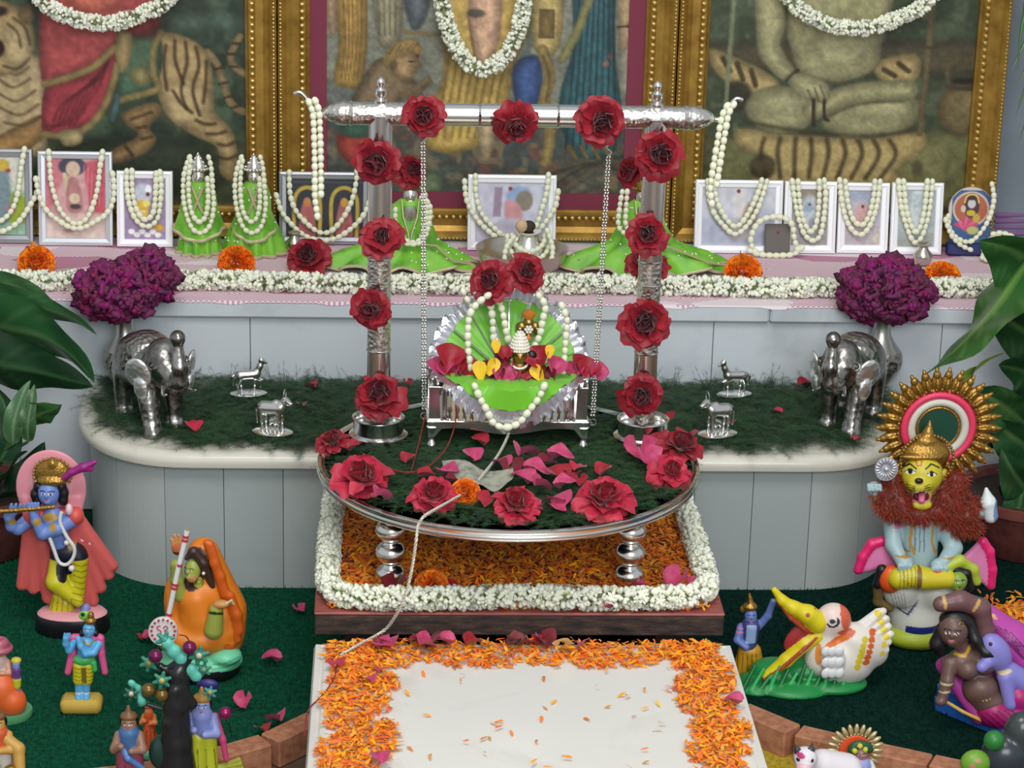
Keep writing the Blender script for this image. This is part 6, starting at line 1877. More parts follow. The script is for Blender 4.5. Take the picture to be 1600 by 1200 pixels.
def horse(px, py, rz, label, f):
    b = at(px, py, z=Z_BENCH+0.014)
    root = thing('horse_figurine', label, 'figurine', b, (0, 0, rz), scale=1.0)
    MB().lathe([(0.030, 0), (0.033, 0.001), (0.033, 0.0025), (0.028, 0.004), (0.0, 0.0042)], 28, sy=0.62).build('base', M_silver, root)
    q = Clay(4)
    q.cap((-14*f, 0, 36), (13*f, 0, 37), 9, 8.5).chain([(15*f, 0, 40), (21*f, 0, 52), (24*f, 0, 62)], [7, 5.2, 4.2]).chain([(23*f, 0, 64), (32*f, 0, 58)], [4.2, 2.6]).cap((23*f, -2, 66), (23*f, -2, 71), 1.5, .7, k=1).cap((23*f, 2, 66), (23*f, 2, 71), 1.5, .7, k=1)
    for (x0, x1, x2, y) in ((-15, -20, -16, -4), (-14, -13, -11, 4), (13, 12, 11, 4)): q.chain([(x0*f, y, 32), (x1*f, y, 18), (x2*f, y, 4)], [4.6, 2.4, 2.0], k=3)
    q.chain([(13*f, -4, 32), (24*f, -4, 27), (22*f, -4, 15)], [4, 2.2, 1.9], k=3)
    q.chain([(-21*f, 0, 40), (-27*f, 0, 34), (-27*f, 0, 18)], [2.5, 3.2, 1.6], k=2).chain([(17*f, 0, 52), (13*f, 0, 46)], [2.5, 2], k=2)
    q.build('body', M_oxid2, root, 1.0)
def cow(px, py, rz, label, f):
    b = at(px, py, z=Z_BENCH+0.014)
    root = thing('cow_figurine', label, 'figurine', b, (0, 0, rz), scale=1.05)
    MB().lathe([(0.031, 0), (0.034, 0.001), (0.034, 0.0025), (0.029, 0.0045), (0.0, 0.005)], 28, sy=0.66).build('base', M_silver, root)
    q = Clay(4)
    q.cap((-14*f, 0, 42), (12*f, 0, 43), 11, 10.5).ell((6*f, 0, 52), (6, 5, 5)).chain([(15*f, 0, 47), (22*f, 0, 55)], [8, 6]).cap((22*f, 0, 57), (31*f, -1, 52), 5.6, 3.6)
    for (x, y) in ((-17, -5), (-13, 5), (12, -5), (15, 5)): q.chain([(x*f, y, 36), (x*f, y, 20), ((x+1)*f, y, 4)], [4.6, 3.0, 2.4], k=3)
    q.chain([(-24*f, 0, 46), (-27*f, 0, 36), (-26*f, 0, 16)], [2, 1.4, 1.8], k=2)
    q.cap((0, -2, 22), (6*f, -3, 24), 5, 4.5).cap((7*f, -3, 27), (10*f, -4, 30), 3, 2.2).cap((-3*f, -4, 18), (-3*f, -4, 5), 2, 1.6).cap((5*f, -4, 18), (5*f, -4, 5), 2, 1.6)
    q.ell((21*f, -7, 58), (2, 4, 2)).ell((21*f, 7, 58), (2, 4, 2))
    q.build('body', M_oxid2, root, 1.0)
    hr = [(21*f*0.001, 0.007*math.cos(t), 0.068+0.007*math.sin(t)) for t in np.linspace(-1.1, math.pi+1.1, 14)]
    MB().tube(hr, 0.0011, 6).build('horns', M_silver, root)
horse(388, 616, 0.12, 'small silver horse with lifted foreleg facing the swing, near the ball-trunk elephant', 1)
horse(1147, 617, 0.25, 'small silver horse standing behind the silver cow, facing the swing', -1)
cow(426, 676, -0.25, 'small silver cow with calf and ring horns, before the horse near the ball-trunk elephant', 1)
cow(1121, 679, 0.28, 'small silver cow with calf beside the rose on the table edge', -1)

M_vase = silver('brushed_silver', (0.48, 0.46, 0.43, 1), 0.3)
M_celo = mat_var('cockscomb', rgb(116, 20, 80), 0.75, 0.03, 0.45, 0.15)
def vase(px, py, label, s=1.0):
    b = at(px, py, z=Z_BENCH+0.002)
    root = thing('silver_vase', label, 'vase', b, scale=s)
    MB().lathe([(0.026, 0), (0.028, 0.003), (0.022, 0.007), (0.014, 0.012), (0.018, 0.016), (0.030, 0.028), (0.0385, 0.046)], 36).build('foot', M_vase, root)
    MB().lathe([(0.0385, 0.046), (0.041, 0.058), (0.0395, 0.072), (0.036, 0.079)], 36).build('belly', M_engr_dark, root)
    MB().lathe([(0.036, 0.079), (0.026, 0.092), (0.018, 0.106), (0.0145, 0.124), (0.0155, 0.138), (0.019, 0.147), (0.016, 0.147)], 36).build('neck', M_vase, root)
    return b
def celosia(b, lobes, label, z):
    root = thing('cockscomb_flower', label, 'flower', b+np.array([0, 0, z]))
    TVs = MB().ell((0, 0, 0), (1, 0.55, 1), 7, 5)
    TV = np.concatenate(TVs.V)
    TV = TV*(1+0.35*np.sin(TV[:, :1]*7+TV[:, 2:3]*5))
    TF = []
    for f in TVs.F: TF += [f] if len(f) == 3 else [(f[0], f[1], f[2]), (f[0], f[2], f[3])]
    for c, r, n in lobes:
        d = RNG.normal(size=(n, 3)); d /= np.linalg.norm(d, axis=1)[:, None]
        wob = 1+0.10*np.sin(d[:, :1]*9+d[:, 2:3]*7)+RNG.normal(size=(n, 1))*0.03
        pos = np.array(c)+d*np.array(r)*0.90*wob
        o = link_obj('ruffles', scatter('ruffles', TV, np.array(TF), frames_from_z(d+RNG.normal(size=d.shape)*.5, RNG.uniform(0, 6.28, n)), pos, RNG.uniform(0.0045, 0.0080, n), M_celo, smooth=True), root)
        o['kind'] = 'stuff'
        MB().ell(c, tuple(np.array(r)*0.86), 20, 12).build('core', bpy.data.materials.get('cockscomb_core') or new_mat('cockscomb_core', rgb(54, 10, 40), .9), root)
    MB().tube([(0, 0, lobes[0][0][2]), (0, 0, -0.06)], 0.006, 8).build('stem', M_sepal, root)
    return root
vb = vase(198, 612, 'silver vase with purple cockscomb beside the green plant', 1.03)
celosia(vb, [((-0.010, -0.004, 0.042), (0.076, 0.058, 0.050), 1100), ((0.046, 0.006, 0.066), (0.046, 0.044, 0.046), 480)], 'two-lobed purple cockscomb bloom over the trunk-ball elephant', 0.148)
vb = vase(1370, 612, 'silver vase with purple cockscomb behind the elephant by the lion-faced figure', 1.03)
celosia(vb, [((0.002, -0.004, 0.048), (0.086, 0.062, 0.058), 1350)], 'single domed purple cockscomb bloom near the conch shell', 0.148)
# ============================================================ painted clay figures
M_clay = mat_attr('painted_clay', 0.42)
M_gloss = mat_attr('glossy_paint', 0.25)
M_gilt = new_mat('gilt_paint', rgb(164, 126, 58), 0.38, 0.75)
add_bump(M_gilt, 260, 0.5, 0.0012, 3, 'voronoi')
def pm(name, c, rough=0.4, metal=0.0):
    return bpy.data.materials.get(name) or new_mat(name, rgb(*c), rough, metal)
class Fig:
    """a figurine: pixel positions of the photo turned into local millimetres on planes through its own standing point"""
    def __init__(s, name, label, cat, px, py, z=0.0, yoff=0.0):
        s.b = at(px, py, z=z); s.b[1] += yoff
        s.root = thing(name, label, cat, s.b)
        s.k = ((s.b-CAM)@FW)/F_PX*1000
    def L(s, px, py, y=0.0):
        P = at(px, py, y=s.b[1]+y/1000.0)-s.b
        return tuple(P*1000)
    def P(s, pts, y=0.0): return [s.L(a, b, y) for a, b in pts]
    def M(s, pts, y=0.0): return np.array([np.array(s.L(a, b, y))/1000 for a, b in pts])
    def clay(s, name, c, h=1.4, mat=None, **kw): return c.build(name, mat or M_clay, s.root, h, **kw)
    def tube(s, name, pts, y, r, mat, **kw):
        P = catmull(s.M(pts, y), 5)
        return MB().tube(P, r/1000.0, 7, **kw).build(name, mat, s.root)
    def disc(s, name, px, py, y, r, t, mat, n=32, axis=(0, -1, 0)):
        c = np.array(s.L(px, py, y))/1000
        return MB().lathe([(0, -t/2000), (r*.00094, -t/2000), (r/1000, 0), (r*.00094, t/2000), (0, t/2000)], n, c, rot_to(axis)).build(name, mat, s.root)
def face(q, c, w, skin, yaw=0.0, eye=1.0, lips=(170, 50, 60), brow=(20, 16, 20)):
    """eyes, brows, nose and mouth on a head centred at c with half width w, looking to -Y (turned by yaw degrees)"""
    c = np.array(c); R = eul(0, 0, yaw)
    f = lambda x, y, z: tuple(c+R@np.array((x*w, y*w, z*w)))
    q.ell(f(0, -1.0, -0.05), (w*.16, w*.22, w*.26), skin, k=w*.2)
    q.ell(f(0, -.85, -.75), (w*.32, w*.25, w*.25), skin, k=w*.3)
    for s in (-1, 1):
        q.dot(f(s*.40, -.92, .18), w*.25*eye, w*.12*eye, (235, 232, 228), w)
        q.dot(f(s*.40, -.92, .18), w*.11*eye, w*.12*eye, (16, 14, 18), w)
        q.line([f(s*.15, -.95, .44), f(s*.45, -.92, .54), f(s*.75, -.72, .42)], w*.06, brow, w)
    q.dot(f(0, -1.0, -.50), w*.26, w*.09, lips, w)
    return q
BLUE = (112, 138, 204); SALM = (206, 92, 88); YEL = (206, 196, 32)

# ------------------------------------------------------------ flute player
g = Fig('clay_figurine', 'blue-skinned clay flute player in a salmon cloak before a pink halo', 'figurine', 114, 984)
L = g.L
c0 = np.array(L(114, 984))/1000
MB().lathe([(0.058, -0.0), (0.061, 0.006), (0.060, 0.026), (0.056, 0.032)], 36, (0, 0, 0), sy=.66).build('base', pm('black_paint', (22, 20, 24), .35), g.root)
MB().lathe([(0.057, 0.0312), (0.052, 0.036), (0.030, 0.038), (0, 0.0385)], 36, (0, 0, 0), sy=.66).build('base_top', pm('pink_paint', (226, 158, 164), .5), g.root)
q = Clay(6); q.ell(L(80, 762, 24), (57, 7, 66), (226, 146, 158)).box(L(82, 800, 24), (48, 6, 30), 5, (226, 146, 158)).paint('ell', (L(80, 752, 16), (36, 8, 46)), (232, 164, 172))
g.clay('halo', q, 2.0)
q = Clay(7)
for a, b, r in (((48, 806), (34, 914), 11), ((52, 806), (52, 920), 11), ((58, 812), (74, 934), 11), ((62, 830), (86, 945), 10), ((118, 806), (176, 884), 11), ((120, 812), (170, 898), 11), ((118, 820), (158, 918), 11), ((116, 830), (146, 938), 11), ((112, 840), (134, 945), 10), ((70, 850), (110, 940), 10)):
    q.cap(L(*a, 12), L(*b, 14), r, r*.85, SALM)
q.cap(L(60, 806, 8), L(112, 806, 8), 14, 14, SALM)
for x, y in ((40, 860), (45, 900), (60, 930), (140, 850), (160, 870), (158, 890), (150, 905), (143, 925), (70, 900), (128, 845), (150, 860), (50, 880)): q.paint('ell', (L(x, y, 0), 2.2), (240, 226, 220))
g.clay('cloak', q, 2.1)
q = Clay(5)
q.ell(L(76, 771, -4), (17, 16, 21), BLUE).cap(L(80, 792, 0), L(82, 806, 2), 9, 10, BLUE)
q.cap(L(84, 816, 0), L(94, 846, 0), 23, 17, BLUE, k=8)
q.chain([L(112, 812, -4), L(90, 826, -24), L(68, 834, -26)], [13, 11, 10], BLUE, k=4).chain([L(66, 834, -26), L(56, 814, -28), L(50, 796, -28)], [10, 8, 7], BLUE, k=3)
q.chain([L(46, 812, -2), L(28, 826, -10), L(18, 822, -16)], [12, 10, 9.5], BLUE, k=4).chain([L(18, 822, -16), L(14, 808, -22), L(22, 797, -26)], [9, 8, 7.5], BLUE, k=3)
for i in range(4): q.cap(L(16+i*7, 797, -31), L(18+i*7, 788, -32), 3, 2.4, BLUE, k=1.5)
for i in range(4): q.cap(L(44+i*5, 796, -33), L(45+i*5, 786, -33), 2.8, 2.2, BLUE, k=1.5)
face(q, L(76, 770, -6), 15, BLUE, -6)
for a in (L(84, 823, -25), L(58, 814, -28), L(20, 812, -20)): q.paint('ell', (a, (7, 16, 7)), (176, 140, 60))
q.paint('ell', (L(76, 809, -20), (14, 14, 7)), (170, 136, 64))
g.clay('body', q, 1.2)
q = Clay(4)
for x, y in ((55, 772), (58, 782), (100, 770), (99, 781), (60, 760), (96, 760)): q.ell(L(x, y, 2), (8, 9, 10), (20, 18, 22))
q.ell(L(78, 764, 6), (22, 12, 20), (20, 18, 22))
g.clay('hair', q, 1.6)
q = Clay(3); q.ell(L(82, 740, -2), (28, 9, 24)).ell(L(80, 752, -8), (22, 8, 8)).ell(L(82, 724, -2), (8, 9, 10))
g.clay('crown', q, 1.6, M_gilt)
m = MB()
for i in range(19):
    t = math.pi*(-0.15+1.3*i/18)
    m.ell(np.array(L(82, 741, -1))/1000+np.array([0.030*math.cos(t), 0, 0.027*math.sin(t)]), 0.0028, 6, 4)
m.build('crown_rays', M_gilt, g.root)
q = Clay(3); q.chain(g.P([(98, 748), (112, 738), (130, 730), (148, 722)], -8), [4, 6, 7, 4], (150, 34, 120)); q.ell(L(138, 732, -8), (9, 4, 6), (166, 40, 130))
g.clay('feather', q, 1.6)
for x, y in ((50, 806), (118, 806)): g.clay('sleeve', Clay(4).ell(L(x, y, -4), (14, 15, 15), (214, 84, 76)), 1.6)
g.clay('shoulder_flower', Clay(3).ell(L(108, 796, -14), (6, 8, 10), (236, 200, 210)), 1.4)
q = Clay(6)
q.ell(L(106, 862, 0), (29, 20, 20), YEL).cap(L(122, 872, -2), L(120, 930, 0), 17, 13, YEL).cap(L(92, 876, -4), L(88, 908, -12), 15, 16, YEL).cap(L(88, 910, -14), L(122, 940, -18), 16, 9, YEL).cap(L(94, 934, 2), L(88, 964, 2), 13, 15, YEL).cap(L(104, 944, 0), L(108, 964, 0), 12, 12, YEL)
q.paint('box', (L(108, 862, -10), (36, 60, 13), 2.0), (24, 22, 40))
q.paint('ell', (L(100, 892, -26), (14, 22, 22)), (24, 22, 40))
for i in range(7): q.line([L(112, 882+i*9, -30), L(126, 886+i*9, -24), L(140, 880+i*9, -8)], 0.9, (150, 140, 20))
for i in range(5): q.line([L(80+i*8, 936, -24), L(76+i*9, 968, -24)], 0.9, (150, 140, 20))
q.paint('ell', (L(112, 846, -10), (8, 30, 14)), (150, 124, 70))
g.clay('dhoti', q, 1.4)
q = Clay(4); q.cap(L(134, 950, -4), L(130, 962, -8), 8, 7, (126, 140, 200)).ell(L(116, 976, -18), (15, 14, 7), (126, 132, 190)).ell(L(134, 962, -4), (9, 12, 7), (126, 140, 200))
g.clay('feet', q, 1.6)
g.tube('garland', [(76, 836), (84, 858), (92, 878), (104, 882), (114, 872), (116, 856), (104, 838), (94, 816), (96, 800)], -30, 3.0, pm('white_paint', (226, 224, 222), .5))
for x, y, r in ((112, 888, .0055), (104, 848, .0045)): MB().ell(np.array(L(x, y, -29))/1000, r, 10, 8).build('pendant', pm('pearl_paint', (230, 214, 220), .4), g.root)
P = catmull(g.M([(-14, 800), (30, 797), (86, 792)], -34), 6)
MB().tube(P, np.interp(np.linspace(0, 1, len(P)), [0, .15, .25, 1], [.006, .0055, .004, .0035]), 8).build('flute', M_gilt, g.root)

# ------------------------------------------------------------ small blue figure on a yellow block
g = Fig('clay_figurine', 'small blue-skinned figure with pink shawl standing on a yellow block', 'figurine', 128, 1110)
L = g.L; SB = (92, 168, 218)
MB().box((0, 0, 0.012), (0.062, 0.040, 0.024), bevel=0.006).build('base', pm('ochre_block', (196, 162, 66), .7), g.root, True)
q = Clay(3)
q.ell(L(139, 984, 0), (9.5, 9.5, 11.5), SB).cap(L(138, 995, 1), L(137, 1000, 1), 5, 5, SB).cap(L(135, 1006, 1), L(132, 1022, 1), 13, 11, SB, k=4)
q.chain([L(154, 1006, 0), L(146, 1020, -12), L(134, 1022, -16)], [6.5, 5.5, 5], SB).chain([L(134, 1022, -16), L(126, 1010, -16), L(122, 998, -14)], [5, 4.6, 4.5], SB)
q.chain([L(116, 1004, 0), L(108, 1016, -4), L(103, 1006, -8), L(103, 997, -10)], [6, 5.5, 5, 5], SB)
for i in range(3): q.cap(L(100+i*4, 996, -12), L(101+i*4, 990, -12), 2, 1.6, SB, k=1)
for x in (123, 135): q.cap(L(x, 1062, 0), L(x, 1086, 0), 6.5, 5.5, SB).ell(L(x, 1090, -5), (6, 9, 5), SB)
face(q, L(139, 984, 0), 8.5, SB, -5)
for x in (123, 135): q.paint('ell', (L(x, 1081, 0), (8, 9, 1.8)), (214, 206, 190))
g.clay('body', q, 0.9)
q = Clay(3); q.cap(L(124, 1040, 0), L(123, 1062, 0), 10, 9, YEL).cap(L(137, 1040, 0), L(136, 1062, 0), 10, 9, YEL)
for i in range(4): q.line([L(116, 1044+i*6, -10), L(123, 1047+i*6, -14), L(129, 1044+i*6, -12)], .7, (150, 140, 24)); q.line([L(132, 1044+i*6, -12), L(138, 1047+i*6, -14), L(145, 1044+i*6, -8)], .7, (150, 140, 24))
q.paint('box', (L(131, 1056, -10), (4, 8, 13), 1), (120, 100, 40))
g.clay('dhoti', q, 1.1)
q = Clay(3); q.ell(L(131, 1030, 0), (17, 12, 10), (70, 184, 96)).cap(L(146, 1036, -4), L(148, 1046, -4), 5, 4, (70, 184, 96))
g.clay('sash', q, 1.1)
q = Clay(3); q.chain([L(114, 998, 4), L(113, 1020, 2), L(106, 1050, -2)], [6, 6, 5], (216, 84, 140)).chain([L(157, 998, 4), L(158, 1020, 2), L(164, 1050, -2)], [6, 5.5, 5], (216, 84, 140)).cap(L(116, 996, 6), L(155, 996, 6), 6, 6, (216, 84, 140))
g.clay('shawl', q, 1.2)
q = Clay(2); q.ell(L(139, 982, 6), (12, 8, 14), (18, 16, 22)).ell(L(128, 990, 4), (4, 5, 6), (18, 16, 22)).ell(L(150, 990, 4), (4, 5, 6), (18, 16, 22)); g.clay('hair', q, 1.2)
q = Clay(2); q.ell(L(141, 970, 0), (9, 8, 6)).ell(L(142, 962, 0), (5, 5, 7)); g.clay('crown', q, 1.0, M_gilt)
q = Clay(2); q.ell(L(132, 962, 4), (9, 3, 8), (120, 196, 60)).paint('ell', (L(129, 961, 0), (3.5, 6, 3.5)), (20, 40, 60)); g.clay('peacock_feather', q, 1.0)
g.tube('necklace', [(130, 998), (134, 1006), (141, 1007), (148, 999)], -13, 1.3, pm('gold_bead', (214, 190, 110), .3, .6))

# ------------------------------------------------------------ seated woman in orange with a long-necked instrument
g = Fig('clay_figurine', 'seated clay woman in an orange veil raising a hand', 'figurine', 312, 1050)
L = g.L; OR = (226, 128, 34); OD = (206, 92, 24); SK = (158, 168, 74)
MB().lathe([(0.058, 0), (0.064, 0.006), (0.066, 0.022), (0.062, 0.026)], 36, (0, 0, 0), sy=.8).build('base', pm('black_paint', (22, 20, 24)), g.root)
q = Clay(6); q.ell(L(312, 1030, 0), (68, 52, 20), (112, 206, 160)).ell(L(352, 1024, -20), (26, 26, 14), (112, 206, 160))
for i in range(3): q.line([L(330, 1040+i*7, -52), L(352, 1037+i*7, -48), L(374, 1026+i*6, -30)], .9, (70, 160, 120))
g.clay('cushion', q, 2.0)
q = Clay(12)
q.ell(L(322, 980, 6), (54, 42, 46), OR).ell(L(352, 974, 8), (32, 36, 62), OR).ell(L(272, 994, -14), (30, 26, 26), OR).ell(L(306, 1000, -20), (44, 24, 20), OR)
q.cap(L(318, 864, 10), L(346, 950, 14), 25, 38, OR).cap(L(306, 935, -6), L(312, 960, -6), 30, 32, OR).ell(L(270, 940, 4), (14, 18, 44), OR)
for pts in ([(330, 850), (346, 900), (366, 960), (372, 1000)], [(322, 848), (334, 880), (350, 930)], [(300, 955), (320, 985), (360, 1010)], [(290, 965), (300, 990), (330, 1015)], [(356, 990), (340, 1012), (320, 1020)], [(362, 930), (372, 960), (376, 985)]):
    for k in range(len(pts)-1): q.cap(L(*pts[k], -22), L(*pts[k+1], -22), 5, 5, OD, k=8)
q.paint('ell', (L(304, 890, -18), (19, 32, 36), (0, 12, 0)), (64, 42, 36))
g.clay('veil', q, 2.2)
q = Clay(4)
q.ell(L(301, 890, -16), (13, 12, 18), SK).ell(L(311, 912, -14), (9, 9, 12), (176, 176, 60)).ell(L(300, 902, -22), (9, 8, 9), (190, 140, 90))
q.chain([L(282, 930, -18), L(276, 906, -22), L(275, 882, -26)], [11, 10, 9], SK).ell(L(278, 856, -26), (10, 6, 13), (206, 110, 60))
for i, (x, y) in enumerate(((268, 842), (273, 836), (279, 836), (285, 842))): q.cap(L(271+i*4.5, 852, -27), L(x, y, -29), 3, 2.2, (216, 150, 90), k=1.5)
q.cap(L(285, 858, -28), L(290, 850, -30), 3, 2.4, (206, 120, 70), k=1.5)
q.cap(L(334, 984, -40), L(338, 952, -44), 15, 11, SK).ell(L(346, 944, -48), (13, 9, 7), (196, 140, 80))
for i in range(4): q.cap(L(350+i*3, 946-i*2, -50+i*3), L(362+i*1, 938+i*2, -54+i*4), 2.6, 2.0, (224, 196, 160), k=1.2)
face(q, L(299, 890, -18), 12, SK, -28, 0.9, (190, 110, 80), (20, 60, 30))
q.paint('ell', (L(297, 877, -26), (2.5, 8, 3)), (230, 220, 214))
for a in ((276, 864), (339, 956)): q.line([L(a[0]-10, a[1], -36), L(a[0]+10, a[1]+2, -40)], 2.0, (40, 60, 24))
for i in range(4): q.line([L(303+i*4, 914, -26), L(308+i*4, 906, -26)], .8, (60, 70, 20))
g.clay('body', q, 1.3)
q = Clay(5); q.chain([L(304, 862, -18), L(318, 880, -18), L(332, 914, -14)], [8, 8, 7], (62, 42, 38)).cap(L(294, 905, -14), L(293, 918, -14), 6, 7, (62, 42, 38)).chain([L(300, 862, -20), L(292, 872, -22)], [6, 4], (62, 42, 38)); g.clay('hair', q, 1.5)
m = MB().ell(np.array(L(318, 896, -26))/1000, .003, 8, 6); m.build('earring', pm('pearl_paint', (230, 214, 220)), g.root)
wy = g.b[1]-0.066
g = Fig('stringed_instrument', 'white long-necked lute with a red-dotted round body held by the orange woman', 'instrument', 258, 1004)
g.b = at(258, 1006, y=wy); g.root.location = g.b
L = g.L
P = g.M([(262, 968), (270, 930), (278, 890), (289, 845), (292, 830)], -10)
o = MB().tube(resample(P, n=12), .0042, 8).build('neck', pm('white_paint', (226, 224, 222)), g.root)
for y in (0.06, .36, .40, .62, .90, .94):
    i = P[0]+(P[-1]-P[0])*y; d = (P[-1]-P[0])/np.linalg.norm(P[-1]-P[0])
    MB().lathe([(.0047, -.0022), (.0047, .0022)], 10, i, rot_to(d)).build('red_band', pm('red_paint', (196, 60, 70)), g.root)
MB().tube(np.array([P[-1], P[-1]+(P[-1]-P[-2])*.5]), [.0022, .001], 6).build('tip', pm('tan_tip', (190, 150, 110)), g.root)
g.disc('gourd', 255, 986, -12, 23, 14, pm('white_paint', (226, 224, 222)))
for i in range(16):
    t = 2*math.pi*i/16
    g.disc('red_dot', 255+18.5*math.cos(t), 986+17.5*math.sin(t), -21, 2.0, 2, pm('red_paint', (196, 60, 70)), 8)
for pts in ([(251, 978), (246, 979), (246, 983), (251, 986), (251, 991), (245, 992)], [(255, 982), (259, 978), (262, 982), (257, 986), (262, 989), (260, 995), (254, 998)]):
    g.tube('painted_letter', pts, -20.2, 0.8, pm('red_paint', (196, 60, 70)))

# ------------------------------------------------------------ lion-faced figure
g = Fig('clay_figurine', 'large lion-faced clay figure with gilt sunburst halo and red fur mane', 'figurine', 1436, 1000)
L = g.L; PB = (160, 186, 190)
q = Clay(4); q.ell(L(1432, 990, -6), (56, 44, 24), (176, 190, 50)); g.clay('base', q, 2.0, clip_z=0.0)
q = Clay(10); q.ell(L(1430, 950, 0), (46, 34, 46), (220, 220, 206)).ell(L(1408, 925, -14), (30, 26, 26), (220, 220, 206)).ell(L(1462, 928, -14), (30, 26, 26), (220, 220, 206)).cap(L(1432, 970, 0), L(1434, 985, 0), 42, 40, (220, 220, 206))
for i in range(5): q.line([L(1392+i*5, 925, -40), L(1400+i*4, 950, -42), L(1424+i*3, 962-i*4, -44)], 1.0, (170, 170, 160))
q.line([L(1404, 950, -40), L(1420, 962, -44), L(1436, 940, -44)], 1.2, (40, 50, 110))
q.paint('box', (L(1450, 978, -20), (40, 40, 7.5), 1), (36, 46, 130))
g.clay('dhoti', q, 2.0)
# halo
hx, hy = 1466, 668
yh = 36
g.disc('halo_plate', hx, hy, yh+6, 82, 8, M_gilt, 48)
def ring_(name, R0, r, y, mat, px=hx, py=hy, sq=.5):
    c = np.array(L(px, py, y))/1000
    P = [c+np.array([R0/1000*math.cos(t), 0, R0/1000*math.sin(t)]) for t in np.linspace(0, 2*math.pi, 64, endpoint=False)]
    return MB().tube(P, r/1000, 8, True, flat=1.0).build(name, mat, g.root)
ring_('pink_ring', 56, 6.5, yh+1, pm('hot_pink', (226, 58, 96), .5))
ring_('white_ring', 44, 7, yh+2, pm('cream_paint', (206, 204, 190), .6))
ring_('gilt_ring', 34, 2.6, yh, M_gilt)
g.disc('green_center', hx, hy, yh+1, 34, 5, pm('deep_green', (14, 66, 50), .5))
cH = np.array(L(hx, hy, yh+4))/1000
ray_me = MB().ell((0, 0, -.004), (0.0098, 0.006, 0.017), 8, 6).ell((0, -.002, .010), (.0070, .005, .008), 6, 4).ell((0, -.002, .017), (.0035, .004, .007), 6, 4).ell((0, -.006, -.006), (.004, .004, .012), 6, 4).mesh('halo_ray', M_gilt)
for i in range(30):
    t = 2*math.pi*i/30
    o = link_obj('halo_ray', ray_me, g.root, cH+np.array([.081*math.cos(t), 0, .081*math.sin(t)]), (0, math.pi/2-t, 0))
bd = MB()
for i in range(48):
    t = 2*math.pi*i/48
    bd.ell(cH+np.array([.067*math.cos(t), -.006, .067*math.sin(t)]), .003, 6, 4)
bd.build('halo_beads', M_gilt, g.root)
# body
q = Clay(8)
q.cap(L(1434, 815, 4), L(1436, 880, 2), 34, 30, PB).ell(L(1432, 790, 4), (44, 28, 22), PB)
q.chain([L(1394, 812, 2), L(1396, 852, -18), L(1408, 874, -38)], [16, 13, 11], PB, k=5).ell(L(1414, 880, -44), (14, 11, 12), PB, k=4)
q.chain([L(1474, 820, 2), L(1490, 856, -16), L(1478, 874, -38)], [18, 14, 12], PB, k=5).ell(L(1468, 884, -44), (15, 11, 13), PB, k=4)
q.chain([L(1398, 806, 8), L(1382, 790, 2), L(1366, 772, -6)], [14, 12, 9], PB, k=5).ell(L(1366, 764, -8), (13, 10, 13), PB, k=4)
q.chain([L(1478, 806, 12), L(1514, 806, 8), L(1536, 800, 0)], [14, 11, 9], PB, k=5)
for i in range(4): q.cap(L(1357+i*6, 758, -16), L(1358+i*6, 766, -19), 3.4, 3, PB, k=1.5); q.cap(L(1405+i*6, 884, -53), L(1405+i*6, 892, -52), 3.4, 3, PB, k=1.5); q.cap(L(1458+i*7, 888, -54), L(1458+i*7, 897, -53), 3.6, 3, PB, k=1.5)
for x, y in ((1408, 862), (1478, 864), (1372, 780), (1535, 800)): q.paint('ell', (L(x, y, -24), (16, 30, 3)), (170, 134, 60))
for i in range(4): q.line([L(1424+i*7, 822, -36), L(1424+i*7, 862, -34)], 1.0, (110, 124, 134))
for x in (1426, 1460): q.line([L(x, 818, -34), L(x-2, 848, -36), L(x+4, 866, -34)], 2.2, (184, 146, 70))
q.paint('ell', (L(1402, 822, -14), (10, 10, 4)), (206, 120, 160))
g.clay('body', q, 1.9)
# lion head
q = Clay(5); YF_ = (200, 186, 48)
q.ell(L(1441, 742, -8), (33, 27, 34), YF_).ell(L(1437, 758, -30), (20, 16, 13), YF_).ell(L(1440, 788, -26), (17, 13, 9), YF_).ell(L(1440, 774, -20), (17, 12, 14), YF_)
q.ell(L(1410, 740, 4), (7, 6, 11), YF_).ell(L(1475, 742, 4), (7, 6, 11), YF_)
q.ell(L(1436, 751, -44), (7, 5, 4.5), (36, 24, 20))
q.ell(L(1440, 776, -38), (11, 12, 7), op='c')
q.dot(L(1440, 777, -34), 16, 10.5, (206, 130, 130), 30); q.dot(L(1440, 776, -34), 13, 8.5, (96, 20, 30), 30); q.dot(L(1432, 769, -36), 2.2, 2.6, (236, 230, 214), 30); q.dot(L(1447, 769, -36), 2.2, 2.6, (236, 230, 214), 30)
for s_ in (-1, 1):
    q.dot(L(1440+s_*16, 739+s_*2, -34), 7.5, 4.2, (236, 232, 220), 30); q.dot(L(1440+s_*16, 739+s_*2, -34), 3.4, 4.0, (20, 14, 14), 30)
    q.line([L(1440+s_*9, 739+s_*2, -34), L(1440+s_*16, 734+s_*2, -34), L(1440+s_*24, 739+s_*2, -30)], .8, (40, 26, 18), 30)
    q.line([L(1440+s_*7, 733, -34), L(1440+s_*16, 725, -30), L(1440+s_*28, 731, -22)], 1.3, (30, 22, 18), 30)
    for k in range(3): q.line([L(1436+s_*7, 760+k*3, -40), L(1436+s_*17, 757+k*4, -34)], .7, (60, 44, 20))
q.line([L(1432, 716, -32), L(1435, 728, -34), L(1440, 728, -34), L(1444, 716, -32)], 1.3, (196, 90, 40))
g.clay('lion_head', q, 1.2)
q = Clay(2); q.cap(L(1440, 774, -30), L(1440, 782, -42), 6, 5, (214, 110, 140)); g.clay('tongue', q, 1.2)
